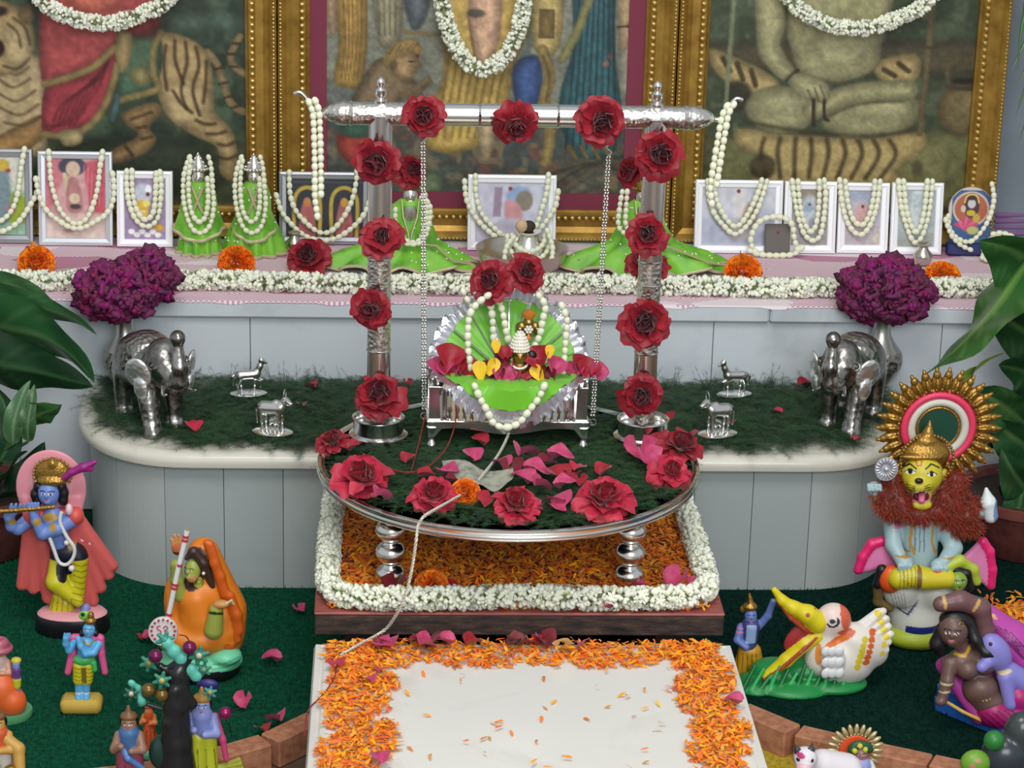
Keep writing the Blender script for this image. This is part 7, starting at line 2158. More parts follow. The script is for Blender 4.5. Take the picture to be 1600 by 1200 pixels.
q = Clay(4); q.ell(L(1446, 708, 6), (40, 24, 26)).ell(L(1447, 688, 4), (20, 16, 12)).ell(L(1450, 677, 4), (9, 9, 10)).cap(L(1452, 668, 4), L(1453, 658, 4), 5, 2); q.ell(L(1440, 714, -14), (33, 8, 6)); g.clay('crown', q, 1.6, M_gilt)
m = MB()
for i in range(34):
    t = math.pi*(-.22+1.44*i/33)
    m.ell(np.array(L(1448, 718, 2))/1000+np.array([.043*math.cos(t), -.004, .043*math.sin(t)]), .0032, 6, 4)
m.build('crown_beads', M_gilt, g.root)
# red fur
M_fur = mat_var('red_fur', rgb(150, 54, 28), 0.85, 0.02, 0.4, 0.15)
fp = [(1378, 770, -14), (1386, 790, -20), (1396, 800, -24), (1416, 802, -30), (1400, 770, -14), (1395, 750, -4), (1440, 806, -34), (1466, 800, -30), (1490, 790, -26), (1496, 770, -14), (1510, 808, -20), (1500, 826, -20), (1516, 790, -10), (1486, 812, -28), (1520, 824, -12), (1494, 750, -4), (1410, 786, -24), (1476, 776, -22)]
q = Clay(10)
for x, y, yy in fp: q.ell(L(x, y, yy+8), (17, 12, 15), (130, 44, 24))
g.clay('mane', q, 2.0)
cs = np.array([L(*p) for p in fp])/1000
n = 5200
i = RNG.integers(0, len(cs), n); d = RNG.normal(size=(n, 3)); d[:, 1] = -np.abs(d[:, 1]); d /= np.linalg.norm(d, axis=1)[:, None]
HV = np.array([(-.04, 0, 0), (.04, 0, 0), (.03, .12, .6), (0, .28, 1.0)]); HF = np.array([(0, 1, 2), (0, 2, 3)])
dd = d+np.array([0, -.2, -.5])+RNG.normal(size=(n, 3))*.4; dd /= np.linalg.norm(dd, axis=1)[:, None]
o = link_obj('mane_hair', scatter('mane_hair', HV, HF, frames_from_z(dd, RNG.uniform(0, 6.28, n)), cs[i]+np.array([0, .008, 0])+d*np.array([.015, .011, .013]), RNG.uniform(.010, .018, n), M_fur), g.root); o['kind'] = 'stuff'
# discus, conch, fans, victim
g.disc('discus', 1385, 733, -20, 20, 5, pm('silver_paint', (206, 206, 214), .35, .6), 32, (0.1, -1, .1))
cD = np.array(L(1385, 733, -24))/1000
sp_ = MB().ell((0, 0, .0135), (.0022, .002, .006), 6, 4).mesh('discus_spoke', pm('silver_paint', (206, 206, 214)))
for i in range(18): link_obj('discus_spoke', sp_, g.root, cD, (0, 2*math.pi*i/18, 0))
MB().ell(cD, .005, 12, 8).build('discus_hub', pm('silver_paint', (206, 206, 214)), g.root)
q = Clay(4); q.cap(L(1548, 806, -4), L(1544, 786, -4), 12, 13, (220, 226, 226)).cap(L(1544, 784, -4), L(1541, 764, -4), 13, 3, (220, 226, 226)).paint('ell', (L(1556, 796, -4), (8, 20, 22)), (120, 150, 190)); g.clay('conch', q, 1.5)
PK = (226, 132, 180)
for s_, pts, cx in ((-1, [(1402, 858), (1378, 845), (1362, 850), (1348, 870), (1341, 890)], 1400), (1, [(1506, 866), (1536, 846), (1546, 862), (1550, 890), (1548, 914)], 1500)):
    q = Clay(5)
    for p in resample(np.array(pts[1:], float), n=9): q.cap(L(cx, 880, 2), L(*p, 4), 6, 6, PK)
    for k in range(1, len(pts)-1): q.cap(L(*pts[k], 2), L(*pts[k+1], 2), 7.5, 7.5, (230, 40, 110))
    g.clay('pink_drape', q, 1.6)
q = Clay(5); q.ell(L(1392, 905, -34), (20, 16, 24), (226, 88, 30)); g.clay('orange_cloth', q, 1.6)
q = Clay(6); VY = (206, 190, 40)
q.cap(L(1404, 904, -46), L(1430, 900, -48), 18, 19, VY).cap(L(1444, 904, -50), L(1480, 905, -50), 19, 15, VY).chain([L(1470, 890, -46), L(1500, 876, -40), L(1520, 890, -36), L(1526, 908, -36)], [10, 9, 9, 8], (176, 190, 60))
for i in range(6): q.line([L(1408+i*6, 886, -66), L(1406+i*6, 922, -66)], .9, (140, 128, 24))
q.paint('ell', (L(1436, 902, -60), (4, 20, 26)), (130, 96, 50)); q.paint('ell', (L(1466, 892, -60), (10, 14, 4)), (196, 70, 50))
g.clay('captive_body', q, 1.6)
q = Clay(3); q.ell(L(1496, 908, -50), (16, 14, 17), (130, 160, 60)); face(q, L(1495, 908, -50), 13, (130, 160, 60), 8, .8, (120, 50, 40)); g.clay('captive_head', q, 1.2)
q = Clay(3); q.chain([L(1490, 890, -44), L(1510, 896, -44), L(1514, 916, -42), L(1500, 930, -44)], [7, 8, 8, 6], (22, 20, 22)); g.clay('captive_hair', q, 1.6)
q = Clay(4); q.cap(L(1378, 890, -30), L(1372, 912, -30), 9, 8, (30, 28, 32)).chain([L(1372, 914, -26), L(1372, 940, -20), L(1390, 950, -20)], [9, 8, 7], (120, 96, 56)); g.clay('lion_foot', q, 1.6)

# ------------------------------------------------------------ duck-billed bird on a green mound and the small figure prying its bill
g = Fig('clay_figurine', 'clay bird with a gaping yellow bill on a green leafy mound', 'figurine', 1250, 1072)
L = g.L
q = Clay(5); GR = (28, 136, 66)
for x, y, yy, r in ((1180, 1070, 0, (34, 40, 14)), (1240, 1072, -6, (62, 46, 16)), (1300, 1066, 0, (56, 40, 14)), (1210, 1050, 20, (40, 34, 22)), (1262, 1046, 14, (46, 30, 22))): q.ell(L(x, y, yy), r, GR)
for i in range(12): q.cap(L(1160+i*14, 1078, -30), L(1180+i*13, 1040+(i % 3)*6, -18), 4, 3, (46, 160, 84) if i % 2 else (20, 110, 52), k=4)
g.clay('mound', q, 1.8, clip_z=0.0)
WH = (224, 216, 206)
q = Clay(8)
q.ell(L(1312, 1030, 0), (56, 34, 40), WH, (0, 12, 0)).ell(L(1345, 1008, 0), (48, 28, 34), WH, (0, 30, 0)).cap(L(1282, 1032, 0), L(1292, 985, 0), 24, 18, WH).ell(L(1302, 968, 0), (28, 24, 27), (228, 206, 196))
for k in range(6): q.cap(L(1330, 1045-k*9, -22+k*3), L(1392-abs(k-2)*4, 1015-k*12, -8+k*3), 8, 6, WH, k=3)
q.cap(L(1338, 985, 6), L(1372, 958, 8), 10, 8, (232, 230, 226), k=4).cap(L(1345, 990, 8), L(1384, 968, 8), 8, 7, (230, 228, 222), k=3)
for k in range(6):
    q.paint('ell', (L(1340+k*2, 1042-k*9, -30+k*3), (6, 20, 5.5)), (206, 186, 40))
    q.paint('ell', (L(1353+k*2, 1035-k*9.5, -26+k*3), (6, 20, 5)), (206, 96, 40))
    q.paint('ell', (L(1384-abs(k-2)*4, 1018-k*12, -12+k*3), (6, 16, 5)), (222, 200, 50))
q.paint('ell', (L(1312, 1000, -20), (30, 14, 6), (0, -30, 0)), (214, 110, 40)); q.paint('ell', (L(1280, 1024, -30), (6, 20, 20)), (216, 140, 60))
q.paint('ell', (L(1322, 960, -10), (11, 30, 24)), (214, 100, 70)); q.paint('ell', (L(1320, 985, -10), (14, 30, 6)), (200, 90, 60))
q.paint('tor', (L(1301, 971, -23), 9.5, 2.2, (90, 0, 0)), (40, 44, 60)); q.paint('ell', (L(1301, 972, -24), (4.5, 8, 4)), (40, 44, 60))
g.clay('bird_body', q, 1.7)
q = Clay(4); q.ell(L(1303, 1036, -28), (20, 12, 26), (216, 216, 214))
for i in range(9): q.ell(L(1290+(i % 3)*11, 1018+(i//3)*17, -38), (7, 4, 9), (226, 226, 226), (0, 20, 0), k=2)
g.clay('wing', q, 1.3)
BY = (220, 202, 30)
q = Clay(5)
q.chain([L(1278, 972, -6), L(1262, 960, -10), L(1240, 950, -12), L(1222, 938, -12), L(1210, 922, -12)], [18, 15, 11, 8, 5], BY)
q.chain([L(1278, 992, -8), L(1256, 982, -14), L(1236, 966, -16), L(1216, 940, -14)], [4, 4, 4, 3], (170, 70, 40), k=2)
q.paint('ell', (L(1262, 960, -22), (4, 10, 3.6)), (170, 70, 40)); q.paint('ell', (L(1279, 950, -20), (7, 14, 6)), (190, 70, 50))
g.clay('upper_bill', q, 1.4)
q = Clay(5)
q.chain([L(1280, 992, -6), L(1256, 1006, -8), L(1228, 1032, -10), L(1196, 1056, -12)], [12, 12, 11, 7], BY)
q.chain([L(1276, 996, -16), L(1250, 1020, -22), L(1222, 1044, -22), L(1194, 1062, -18)], [2.6, 2.6, 2.6, 2.4], (170, 70, 40), k=1.5)
q.ell(L(1248, 992, -6), (15, 7, 32), (166, 50, 50), (0, 38, 0), k=2)
g.clay('lower_bill', q, 1.4)
g = Fig('clay_figurine', 'small blue figure in gold prising open the bird bill', 'figurine', 1172, 1050, 0.0, 0.0)
L = g.L; SBl = (104, 124, 190)
zr_ = 0
q = Clay(3)
q.ell(L(1173, 962, 0), (10, 10, 12), SBl).cap(L(1173, 978, 0), L(1170, 1010, 0), 15, 12, (70, 70, 120), k=4).chain([L(1186, 978, 0), L(1200, 962, -4), L(1208, 940, -8)], [6.5, 6, 5], SBl).chain([L(1158, 980, 0), L(1152, 1000, -6), L(1166, 1012, -14)], [7, 6, 5], SBl)
for x in (1160, 1182): q.cap(L(x, 1030, 0), L(x+2, 1062, -2), 6, 5.5, SBl).ell(L(x+2, 1064, -8), (6, 10, 5), (190, 196, 214))
q.paint('box', (L(1174, 992, -14), (8, 10, 16), 2), (150, 176, 220)); face(q, L(1173, 962, 0), 9, SBl, 0, .9)
for y in (980, 986): q.paint('ell', (L(1155, y, -2), (9, 10, 2)), (206, 120, 160))
g.clay('body', q, 1.1, clip_z=1.0)
q = Clay(4); q.cap(L(1166, 1018, 0), L(1158, 1046, 0), 14, 14, (190, 140, 30)).cap(L(1176, 1018, 0), L(1182, 1046, 0), 14, 13, (190, 140, 30)).paint('box', (L(1170, 1055, -4), (30, 30, 4), 1), (150, 70, 30))
for i in range(5): q.line([L(1154+i*7, 1022, -16), L(1152+i*8, 1056, -16)], .8, (120, 80, 20))
g.clay('dhoti', q, 1.3)
q = Clay(3); q.ell(L(1172, 948, 2), (12, 10, 7), (120, 96, 60)).cap(L(1173, 944, 2), L(1171, 928, 2), 6, 2, (130, 100, 60)).ell(L(1160, 952, 2), (5, 5, 6), (110, 86, 50)); g.clay('crown', q, 1.2, M_gilt)

# ------------------------------------------------------------ reclining dark woman on a blue couch
g = Fig('clay_figurine', 'reclining dark-skinned clay woman on a blue couch with magenta drapes', 'figurine', 1530, 1142)
L = g.L; BR = (104, 78, 70); MG = (150, 44, 128); LV = (134, 128, 200)
A_ = at(1452, 1106, z=0.0)-g.b; B_ = at(1604, 1168, z=0.0)-g.b; u_ = (B_-A_)/np.linalg.norm(B_-A_); n_v = np.array([-u_[1], u_[0], 0]); B_ = A_+u_*0.34
co = [A_+n_v*.012, A_+u_*.012, B_, B_+n_v*.15, A_+n_v*.15]
for z0, z1, s_i, nm in ((0.0, 0.016, 0, 'couch_base'), (0.016, 0.036, .004, 'couch')):
    MB().prism([tuple((p+(n_v*s_i if k_i < 3 else -n_v*s_i))[:2]) for k_i, p in enumerate(co)], z0, z1, plane='xy').build(nm, pm('couch_blue', (44, 98, 186), .4), g.root, False)
q = Clay(9)
for i in range(7): q.cap(L(1474+i*6, 1040-i*3, 30+i*4), L(1530+i*22, 1120-i*8, 6+i*10), 12, 12, MG if i % 2 else (176, 60, 150), k=4)
q.chain([L(1540, 960, 50), L(1580, 1000, 50), L(1640, 1060, 40)], [18, 30, 34], (186, 70, 160))
for i in range(5): q.line([L(1544+i*9, 972+i*4, 22), L(1600+i*9, 1030+i*6, 12)], 1.2, (110, 30, 96))
q.chain([L(1478, 1096, -4), L(1504, 1112, -6), L(1534, 1126, -8)], [3, 3, 3], (214, 170, 80), k=1.5).chain([L(1550, 962, 36), L(1580, 990, 36), L(1620, 1030, 30)], [4, 4, 4], (224, 176, 120), k=1.5)
g.clay('drapery', q, 2.3)
q = Clay(7)
q.ell(L(1490, 985, 6), (22, 20, 27), BR, (0, -12, 0), k=4).cap(L(1502, 1006, 8), L(1512, 1024, 10), 11, 12, BR)
q.cap(L(1500, 1034, 10), L(1536, 1036, 14), 20, 20, BR).ell(L(1512, 1046, -6), (17, 16, 16), BR, k=4).ell(L(1540, 1040, -2), (14, 13, 14), BR, k=4).ell(L(1532, 1076, 4), (28, 24, 26), BR).ell(L(1546, 1094, 4), (28, 24, 20), BR)
q.chain([L(1484, 1036, 6), L(1480, 1064, -4), L(1472, 1092, -10)], [12, 10, 8], BR, k=4).ell(L(1470, 1096, -12), (9, 8, 7), BR, k=3)
q.chain([L(1534, 1018, 14), L(1540, 985, 18), L(1532, 950, 18), L(1500, 938, 14), L(1470, 944, 12)], [13, 13, 15, 15, 12], (112, 76, 76), k=5)
face(q, L(1488, 986, 4), 17, BR, -14, 0.9, (206, 110, 130), (30, 24, 26))
for a, b in (((1476, 930), (1478, 950)), ((1522, 955), (1532, 940))): q.line([L(*a, -2), L(*b, -2)], 2.6, (196, 156, 90))
q.line([L(1486, 1020, -10), L(1508, 1026, -10), L(1520, 1008, -8)], 2.6, (196, 150, 50))
for i in range(8): q.paint('ell', (L(1520+i*5.4, 1101-i*1.6, -20), 2.0), (214, 186, 110))
for y in (1066, 1078): q.paint('ell', (L(1478, y, -6), (12, 14, 2.2)), (206, 190, 150))
g.clay('body', q, 1.7)
q = Clay(6); HB = (22, 19, 22)
q.ell(L(1494, 968, 14), (26, 20, 18), HB).chain([L(1470, 985, 12), L(1464, 1006, 12), L(1468, 1018, 12)], [10, 11, 8], HB).chain([L(1514, 975, 8), L(1524, 1000, 0), L(1540, 1020, -8), L(1552, 1024, -10), L(1548, 1006, -8)], [10, 9, 7, 6, 6], HB); g.clay('hair', q, 1.6)
q = Clay(3); q.tor(L(1502, 977, -8), 4, 1.4, (214, 180, 110), (80, 0, 20)); g.clay('earring', q, 1.0, M_gilt)
q = Clay(6)
q.ell(L(1556, 1020, 0), (22, 18, 34), LV, (0, -30, 0)).cap(L(1548, 1030, -6), L(1534, 1042, -16), 10, 9, LV).cap(L(1574, 1050, 2), L(1606, 1070, 4), 18, 18, LV).cap(L(1570, 1060, -8), L(1578, 1100, -14), 11, 10, LV).paint('ell', (L(1568, 1052, -16), (14, 14, 4), (0, -14, 0)), (206, 186, 150))
g.clay('child_body', q, 1.6)
q = Clay(8); q.cap(L(1552, 1110, 0), L(1590, 1126, -6), 26, 22, (166, 24, 100)).cap(L(1590, 1088, 0), L(1640, 1100, 0), 22, 22, (170, 26, 104)).cap(L(1590, 1126, -6), L(1650, 1150, -6), 22, 22, (166, 24, 100))
for i in range(6): q.line([L(1534+i*9, 1118-i*2, -28), L(1560+i*9, 1140-i*2, -28)], 1.0, (110, 14, 70))
g.clay('skirt', q, 1.8)
# ============================================================ smaller ornaments along the front
# tree with balls and star flowers
g = Fig('tree_ornament', 'black trunk tree ornament hung with purple and gold balls and teal stars', 'ornament', 272, 1262, Z_LOW)
L = g.L
q = Clay(6); BK = (34, 34, 36)
q.chain([L(278, 1225, 0), L(276, 1160, 0), L(276, 1100, 0), L(278, 1050, 4), L(284, 1036, 4)], [30, 22, 18, 16, 10], BK).chain([L(270, 1180, -10), L(262, 1130, -12), L(272, 1080, -10)], [9, 8, 7], BK).cap(L(282, 1075, -4), L(300, 1100, 0), 8, 8, BK).cap(L(278, 1060, 0), L(250, 1040, 0), 7, 5, BK).cap(L(280, 1050, 0), L(302, 1020, 0), 6, 5, BK).ell(L(250, 1175, 0), (16, 16, 26), (30, 60, 52))
g.clay('trunk', q, 1.8, clip_z=0.0, mat=M_gloss)
TEAL = (52, 130, 108); TL2 = (96, 190, 170)
def star(px, py, y, r, col, c2):
    q = Clay(2.5)
    for i in range(6):
        t = 2*math.pi*i/6+.3
        c = np.array(L(px, py, y)); q.cap(tuple(c), tuple(c+np.array([r*math.cos(t), 0, r*math.sin(t)])), r*.36, r*.22, col)
    q.ell(L(px, py, y-4), r*.24, c2); g.clay('star_flower', q, 1.1)
for a in ((311, 1024, -6, 13, TEAL, (206, 190, 160)), (233, 1036, -4, 12, TEAL, (150, 140, 60)), (253, 1063, -14, 12, TEAL, (196, 176, 90)), (205, 1084, 0, 10, (40, 96, 80), (210, 190, 170)), (318, 1046, 0, 10, TEAL, (120, 160, 120)), (258, 1000, 2, 12, (56, 140, 124), (70, 150, 130)), (328, 1082, 0, 9, (60, 140, 130), (180, 150, 90))): star(*a)
q = Clay(4)
for x, y, r in ((272, 1018, 11), (284, 1030, 10), (298, 1046, 10), (306, 1056, 9), (262, 1006, 9), (222, 1096, 6), (206, 1068, 5)): q.ell(L(x, y, 0), (r, r*.7, r), TL2)
q.chain([L(220, 1100, 4), L(216, 1075, 4), L(204, 1066, 0)], [4, 4, 3], TL2).cap(L(222, 1098, 4), L(262, 1110, 4), 3, 4, (40, 60, 54)).cap(L(236, 1040, 2), L(272, 1060, 4), 3, 4, (40, 60, 54))
g.clay('foliage', q, 1.4)
for x, y, r, m in ((296, 1012, 10, 'purple'), (243, 1025, 10, 'purple'), (232, 1078, 10, 'gold'), (253, 1086, 10, 'gold'), (352, 1114, 9, 'magenta')):
    MB().ell(np.array(L(x, y, -10))/1000, r/1000, 16, 10).build('ball', pm('ball_'+m, dict(purple=(112, 30, 80), gold=(120, 96, 44), magenta=(150, 30, 90))[m], .25, .4), g.root)
for pts in ([(296, 1002), (290, 994), (280, 992)], [(243, 1016), (238, 1008)], [(352, 1122), (360, 1140), (362, 1150)], [(361, 1111), (376, 1106), (388, 1108)]): g.tube('wire', pts, -8, .8, pm('black_paint', (22, 20, 24)))
# figure on the right of the tree
def small_fig(px, py, label, skin, torso, skirt, crown, sc=1.0, extra=None, z=Z_LOW, name='clay_figurine', legs=True):
    g = Fig(name, label, 'figurine', px, py, z)
    L = g.L
    k = sc
    H = lambda dx, h, y=0: (dx*k, y*k, h*k)
    q = Clay(3)
    q.ell(H(0, 112), (9*k, 9*k, 11*k), skin).cap(H(0, 100), H(0, 78), 12*k, 10*k, torso, k=4).cap(H(0, 104), H(0, 100), 5*k, 6*k, skin)
    q.chain([H(12, 97), H(16, 82, -8), H(4, 84, -16)], [5.5*k, 5*k, 4*k], skin).chain([H(-12, 97), H(-17, 82, -6), H(-8, 90, -16)], [5.5*k, 5*k, 4*k], skin)
    if legs:
        for s in (-1, 1): q.cap(H(s*6, 40), H(s*6, 8), 6*k, 5*k, skin).ell(H(s*6, 5, -5), (6*k, 9*k, 5*k), skin)
    face(q, H(0, 112), 8*k, skin, 0, .9)
    g.clay('body', q, 1.1)
    q = Clay(4)
    if legs: q.cap(H(-5, 74), H(-7, 34), 11*k, 10*k, skirt).cap(H(5, 74), H(7, 34), 11*k, 10*k, skirt)
    else: q.cap(H(0, 74), H(0, 14), 13*k, 24*k, skirt).ell(H(0, 8), (28*k, 22*k, 10*k), skirt)
    for i in range(4): q.line([H(-14+i*9, 64, -12), H(-15+i*10, 34, -16)], .8, tuple(int(v*.65) for v in skirt))
    g.clay('garment', q, 1.3, clip_z=0.5)
    q = Clay(3); q.ell(H(0, 121, 1), (10*k, 9*k, 6*k), crown).cap(H(0, 124), H(0, 134), 5*k, 2*k, crown); q.ell(H(0, 112, 5), (11*k, 7*k, 12*k), (20, 18, 22)); g.clay('headdress', q, 1.2)
    MB().lathe([(0.026*k, 0), (0.027*k, 0.002), (0.025*k, 0.004), (0, 0.0042)], 24, sy=.8).build('base', pm('black_paint', (22, 20, 24)), g.root)
    return g, H
g, H = small_fig(318, 1244, 'tiny lavender-skinned figure in yellow dhoti leaning beside the black tree trunk', (140, 150, 206), (130, 140, 200), (196, 200, 50), (176, 130, 60), 1.30, z=Z_LOW)
q = Clay(3); q.chain([H(-14, 98, 4), H(-18, 70, 2), H(-20, 46)], [5, 5, 4], (206, 70, 120)).chain([H(14, 98, 4), H(22, 70, 2), H(26, 46)], [5, 5, 4], (206, 70, 120)); g.clay('shawl', q, 1.3)
q = Clay(3)
for i in range(11): q.cap(H(16, 34, 4), H(40+i*.8, 44-i*3.4, 4), 3.4, 3.4, (190, 190, 70) if i % 2 else (160, 160, 50))
g.clay('fan_skirt', q, 1.3)
q = Clay(3); q.ell(H(6, 134, 8), (16, 6, 9), (40, 36, 110)); g.clay('blue_plume', q, 1.3)
g, H = small_fig(205, 1264, 'tiny brown-haired figure in blue and rose by the foot of the ornament tree', (150, 110, 90), (70, 110, 160), (150, 70, 90), (120, 84, 50), 1.22)
q = Clay(3); q.chain([H(-14, 90), H(0, 74, -14), H(16, 56, -6)], [5, 5, 4], (90, 130, 190)); g.clay('sash', q, 1.3)
g, H = small_fig(234, 1176, 'tiny orange-robed kneeling figure on a mint base behind the ornament tree', (206, 120, 70), (206, 90, 40), (206, 84, 40), (196, 70, 40), 0.62, z=0.0, legs=False)
MB().lathe([(0.030, 0), (0.031, 0.006), (0.028, 0.010), (0, 0.0105)], 24, (0, .0, 0.0), sy=.8).build('mint_plinth', pm('mint_paint', (110, 190, 150), .5), g.root)
# robed figure with child, cut by the picture edge
g, H = small_fig(4, 1118, 'orange-robed figure in a maroon turban holding a tiny blue child', (206, 150, 120), (200, 180, 170), (222, 98, 44), (146, 60, 84), 0.92, z=0.0, legs=False)
MB().lathe([(0.044, 0), (0.046, 0.006), (0.045, 0.012), (0, 0.0125)], 30, sy=.8).build('green_plinth', pm('green_plinth', (88, 150, 104), .5), g.root)
q = Clay(5); q.ell(H(-2, 46, -6), (30, 24, 36), (222, 98, 44)).ell(H(18, 30, -10), (22, 20, 24), (222, 98, 44)); g.clay('robe', q, 1.7, clip_z=12.5)
q = Clay(2); q.ell(H(28, 100, -14), (6, 6, 7), (120, 150, 210)).cap(H(28, 90, -14), H(28, 76, -14), 7, 6, (110, 60, 130)).cap(H(28, 72, -14), H(28, 62, -14), 7, 6, (196, 196, 50)).cap(H(28, 58, -14), H(30, 50, -14), 4, 3, (150, 120, 190)).ell(H(28, 106, -12), (8, 7, 5), (206, 180, 60)); g.clay('child', q, 1.2)
q = Clay(3)
for i in range(3): q.tor(H(0, 122+i*6, 0), (17-i*4)*.9, 5, (150, 60, 90) if i % 2 else (176, 90, 110))
g.clay('turban', q, 1.4)
g, H = small_fig(2, 1264, 'ochre-skinned figure holding a round gilt pot at the carpet edge', (196, 150, 70), (206, 90, 50), (206, 200, 190), (120, 80, 50), 1.22)
q = Clay(3); q.ell(H(16, 34, -18), (20, 18, 18)).cap(H(16, 50, -18), H(16, 58, -18), 9, 11); g.clay('gilt_pot', q, 1.4, M_gilt)
q = Clay(4); q.chain([H(6, 96), H(24, 82, -6), H(26, 60, -14)], [9, 9, 8], (196, 150, 70)); g.clay('bent_arm', q, 1.4)

# small cow, haloed figure and leafy ornament
g = Fig('clay_figurine', 'white clay cow with black horns in front of the brick edging', 'figurine', 1272, 1282, Z_LOW)
L = g.L
q = Clay(5); W = (228, 222, 226)
q.ell(L(1258, 1184, -14), (17, 18, 16), W).ell(L(1256, 1200, -26), (12, 12, 11), (230, 190, 200)).cap(L(1285, 1196, 10), L(1320, 1204, 20), 24, 26, W).cap(L(1266, 1188, -4), L(1284, 1194, 8), 14, 18, W)
for x, y in ((1278, 6), (1296, -6), (1318, 10), (1330, 24)): q.cap((L(x, 1210)[0], y, 40), (L(x, 1210)[0], y, 4), 9, 7, W)
q.cap(L(1247, 1175, -14), L(1243, 1164, -14), 4.5, 1.6, (52, 56, 66), k=1).cap(L(1267, 1174, -14), L(1269, 1162, -14), 4.5, 1.6, (52, 56, 66), k=1).ell(L(1246, 1173, -16), (5, 4, 6), (52, 56, 66), k=1).ell(L(1267, 1173, -16), (6, 4, 6), (52, 56, 66), k=1)
q.paint('ell', (L(1251, 1183, -30), (7, 14, 4)), (196, 60, 120))
for s in (-1, 1): q.paint('ell', (L(1258+s*11, 1188, -28), (2.6, 8, 2.6)), (20, 20, 24))
g.clay('body', q, 1.4, clip_z=0.0)
g = Fig('clay_figurine', 'small blue figure with an orange disc and gilt petal halo behind the cow', 'figurine', 1338, 1256, Z_LOW)
L = g.L
q = Clay(3); LVs = (150, 156, 210)
q.ell(L(1345, 1178, 0), (11, 10, 12), (150, 110, 110)).cap(L(1343, 1196, 0), L(1340, 1220, 0), 17, 14, LVs).chain([L(1328, 1196), L(1318, 1210, -6), L(1322, 1222, -12)], [7, 6, 5], LVs).chain([L(1358, 1194), L(1366, 1210, -6), L(1360, 1222, -10)], [7, 6, 5], (220, 220, 220)).cap((0, 0, 46), (0, 0, 8), 15, 20, (206, 190, 60))
face(q, L(1345, 1178, 0), 9.5, (150, 110, 110), 0, .9)
g.clay('body', q, 1.2, clip_z=0.0)
q = Clay(2)
for i in range(9):
    t = math.pi*i/8
    c = np.array(L(1344, 1170, 2)); q.ell(tuple(c+np.array([13*math.cos(t), -3, 9*math.sin(t)])), (6, 5, 6), (24, 80, 50))
q.ell(L(1336, 1174, -8), (4, 3, 4), (196, 190, 50)).ell(L(1352, 1172, -8), (4, 3, 4), (196, 190, 50)).ell(L(1344, 1166, -8), (4, 3, 4), (206, 196, 60)); g.clay('leafy_wreath', q, 1.2)
g.disc('orange_disc', 1336, 1172, 12, 24, 4, pm('orange_paint', (226, 84, 40), .5))
cH = np.array(L(1336, 1172, 15))/1000
ray2 = MB().ell((0, 0, 0), (.004, .004, .010), 8, 6).mesh('halo_ray', pm('pale_gilt', (196, 176, 130), .35, .5))
for i in range(24):
    t = 2*math.pi*i/24
    link_obj('halo_ray', ray2, g.root, cH+np.array([.033*math.cos(t), 0, .033*math.sin(t)]), (0, math.pi/2-t, 0))
bd = MB()
for i in range(30):
    t = 2*math.pi*i/30
    bd.ell(cH+np.array([.0265*math.cos(t), -.003, .0265*math.sin(t)]), .0019, 6, 4)
bd.build('halo_beads', pm('pale_gilt', (196, 176, 130)), g.root)
g = Fig('clay_figurine', 'dark ornament with round green tree crowns in front of the blue couch', 'figurine', 1560, 1276, Z_LOW)
L = g.L
q = Clay(6); q.ell(L(1570, 1180, 0), (36, 30, 34), (52, 58, 66)).ell(L(1596, 1146, 4), (26, 24, 34), (58, 66, 66)).cap((0, 0, 40), (0, 0, 6), 34, 40, (48, 54, 60)); g.clay('rock', q, 1.8, clip_z=0.0, mat=M_gloss)
q = Clay(4); q.ell(L(1553, 1157, -16), (15, 14, 15), (40, 120, 50)); g.clay('crown', q, 1.5)
q = Clay(4); q.ell(L(1524, 1192, -14), (22, 16, 20), (110, 160, 50))
for x, y in ((1518, 1186), (1530, 1190), (1520, 1198), (1536, 1182), (1526, 1178)): q.paint('ell', (L(x, y, -30), (4, 8, 3)), (206, 120, 110))
g.clay('flowering_bush', q, 1.5)
# ============================================================ potted plants
def leaf_mesh(name, path, width, mat, col, rib, fold=0.25, wave=0.06, nl=22, nw=11, tip=1.0, side=None, prof=None, seed=0):
    """path: world points of the midrib from base to tip; side: preferred width direction"""
    P = resample(catmull(path, 8), n=nl)
    T = np.gradient(P, axis=0); T /= np.linalg.norm(T, axis=1)[:, None]
    L = np.linalg.norm(np.diff(P, axis=0), axis=1).sum()
    side = np.array(side if side is not None else (0, 0, 1.0))
    V = np.zeros((nl, nw, 3)); C = np.zeros((nl, nw, 3))
    c0, c1 = rgb3(col), rgb3(rib)
    for i in range(nl):
        t = i/(nl-1)
        w = width*(prof(t) if prof else (math.sin(math.pi*min(1, (t**0.7)*1.0))**0.75)*(1-0.15*t))
        s = side-T[i]*(side@T[i]); s /= np.linalg.norm(s)
        nrm = np.cross(T[i], s)
        for j in range(nw):
            u = -1+2*j/(nw-1)
            V[i, j] = P[i]+s*u*w*0.5-nrm*(fold*abs(u)*w*0.5-wave*w*math.sin(t*14+u*2+seed)*abs(u))
            vein = 0.5+0.5*math.sin((t*1.0-abs(u)*0.22)*60)
            k = 1.0 if abs(u) < 0.06 else (0.28 if vein > 0.93 else 0.0)
            sh = 0.88+0.24*(0.5+0.5*math.sin(t*9+u*3+seed))
            C[i, j] = (c0*(1-k)+c1*k)*sh
    F = []
    idx = np.arange(nl*nw).reshape(nl, nw)
    F = np.stack([idx[:-1, :-1], idx[:-1, 1:], idx[1:, 1:], idx[1:, :-1]], -1).reshape(-1, 4)
    return mesh_np(name, V.reshape(-1, 3), F, [mat], True, colors=C.reshape(-1, 3))
M_leaf = mat_attr('leaf_surface', 0.32)
M_stem = new_mat('plant_stem', rgb(60, 92, 44), 0.6)
M_pot = new_mat('terracotta_dark', rgb(106, 52, 46), 0.75)
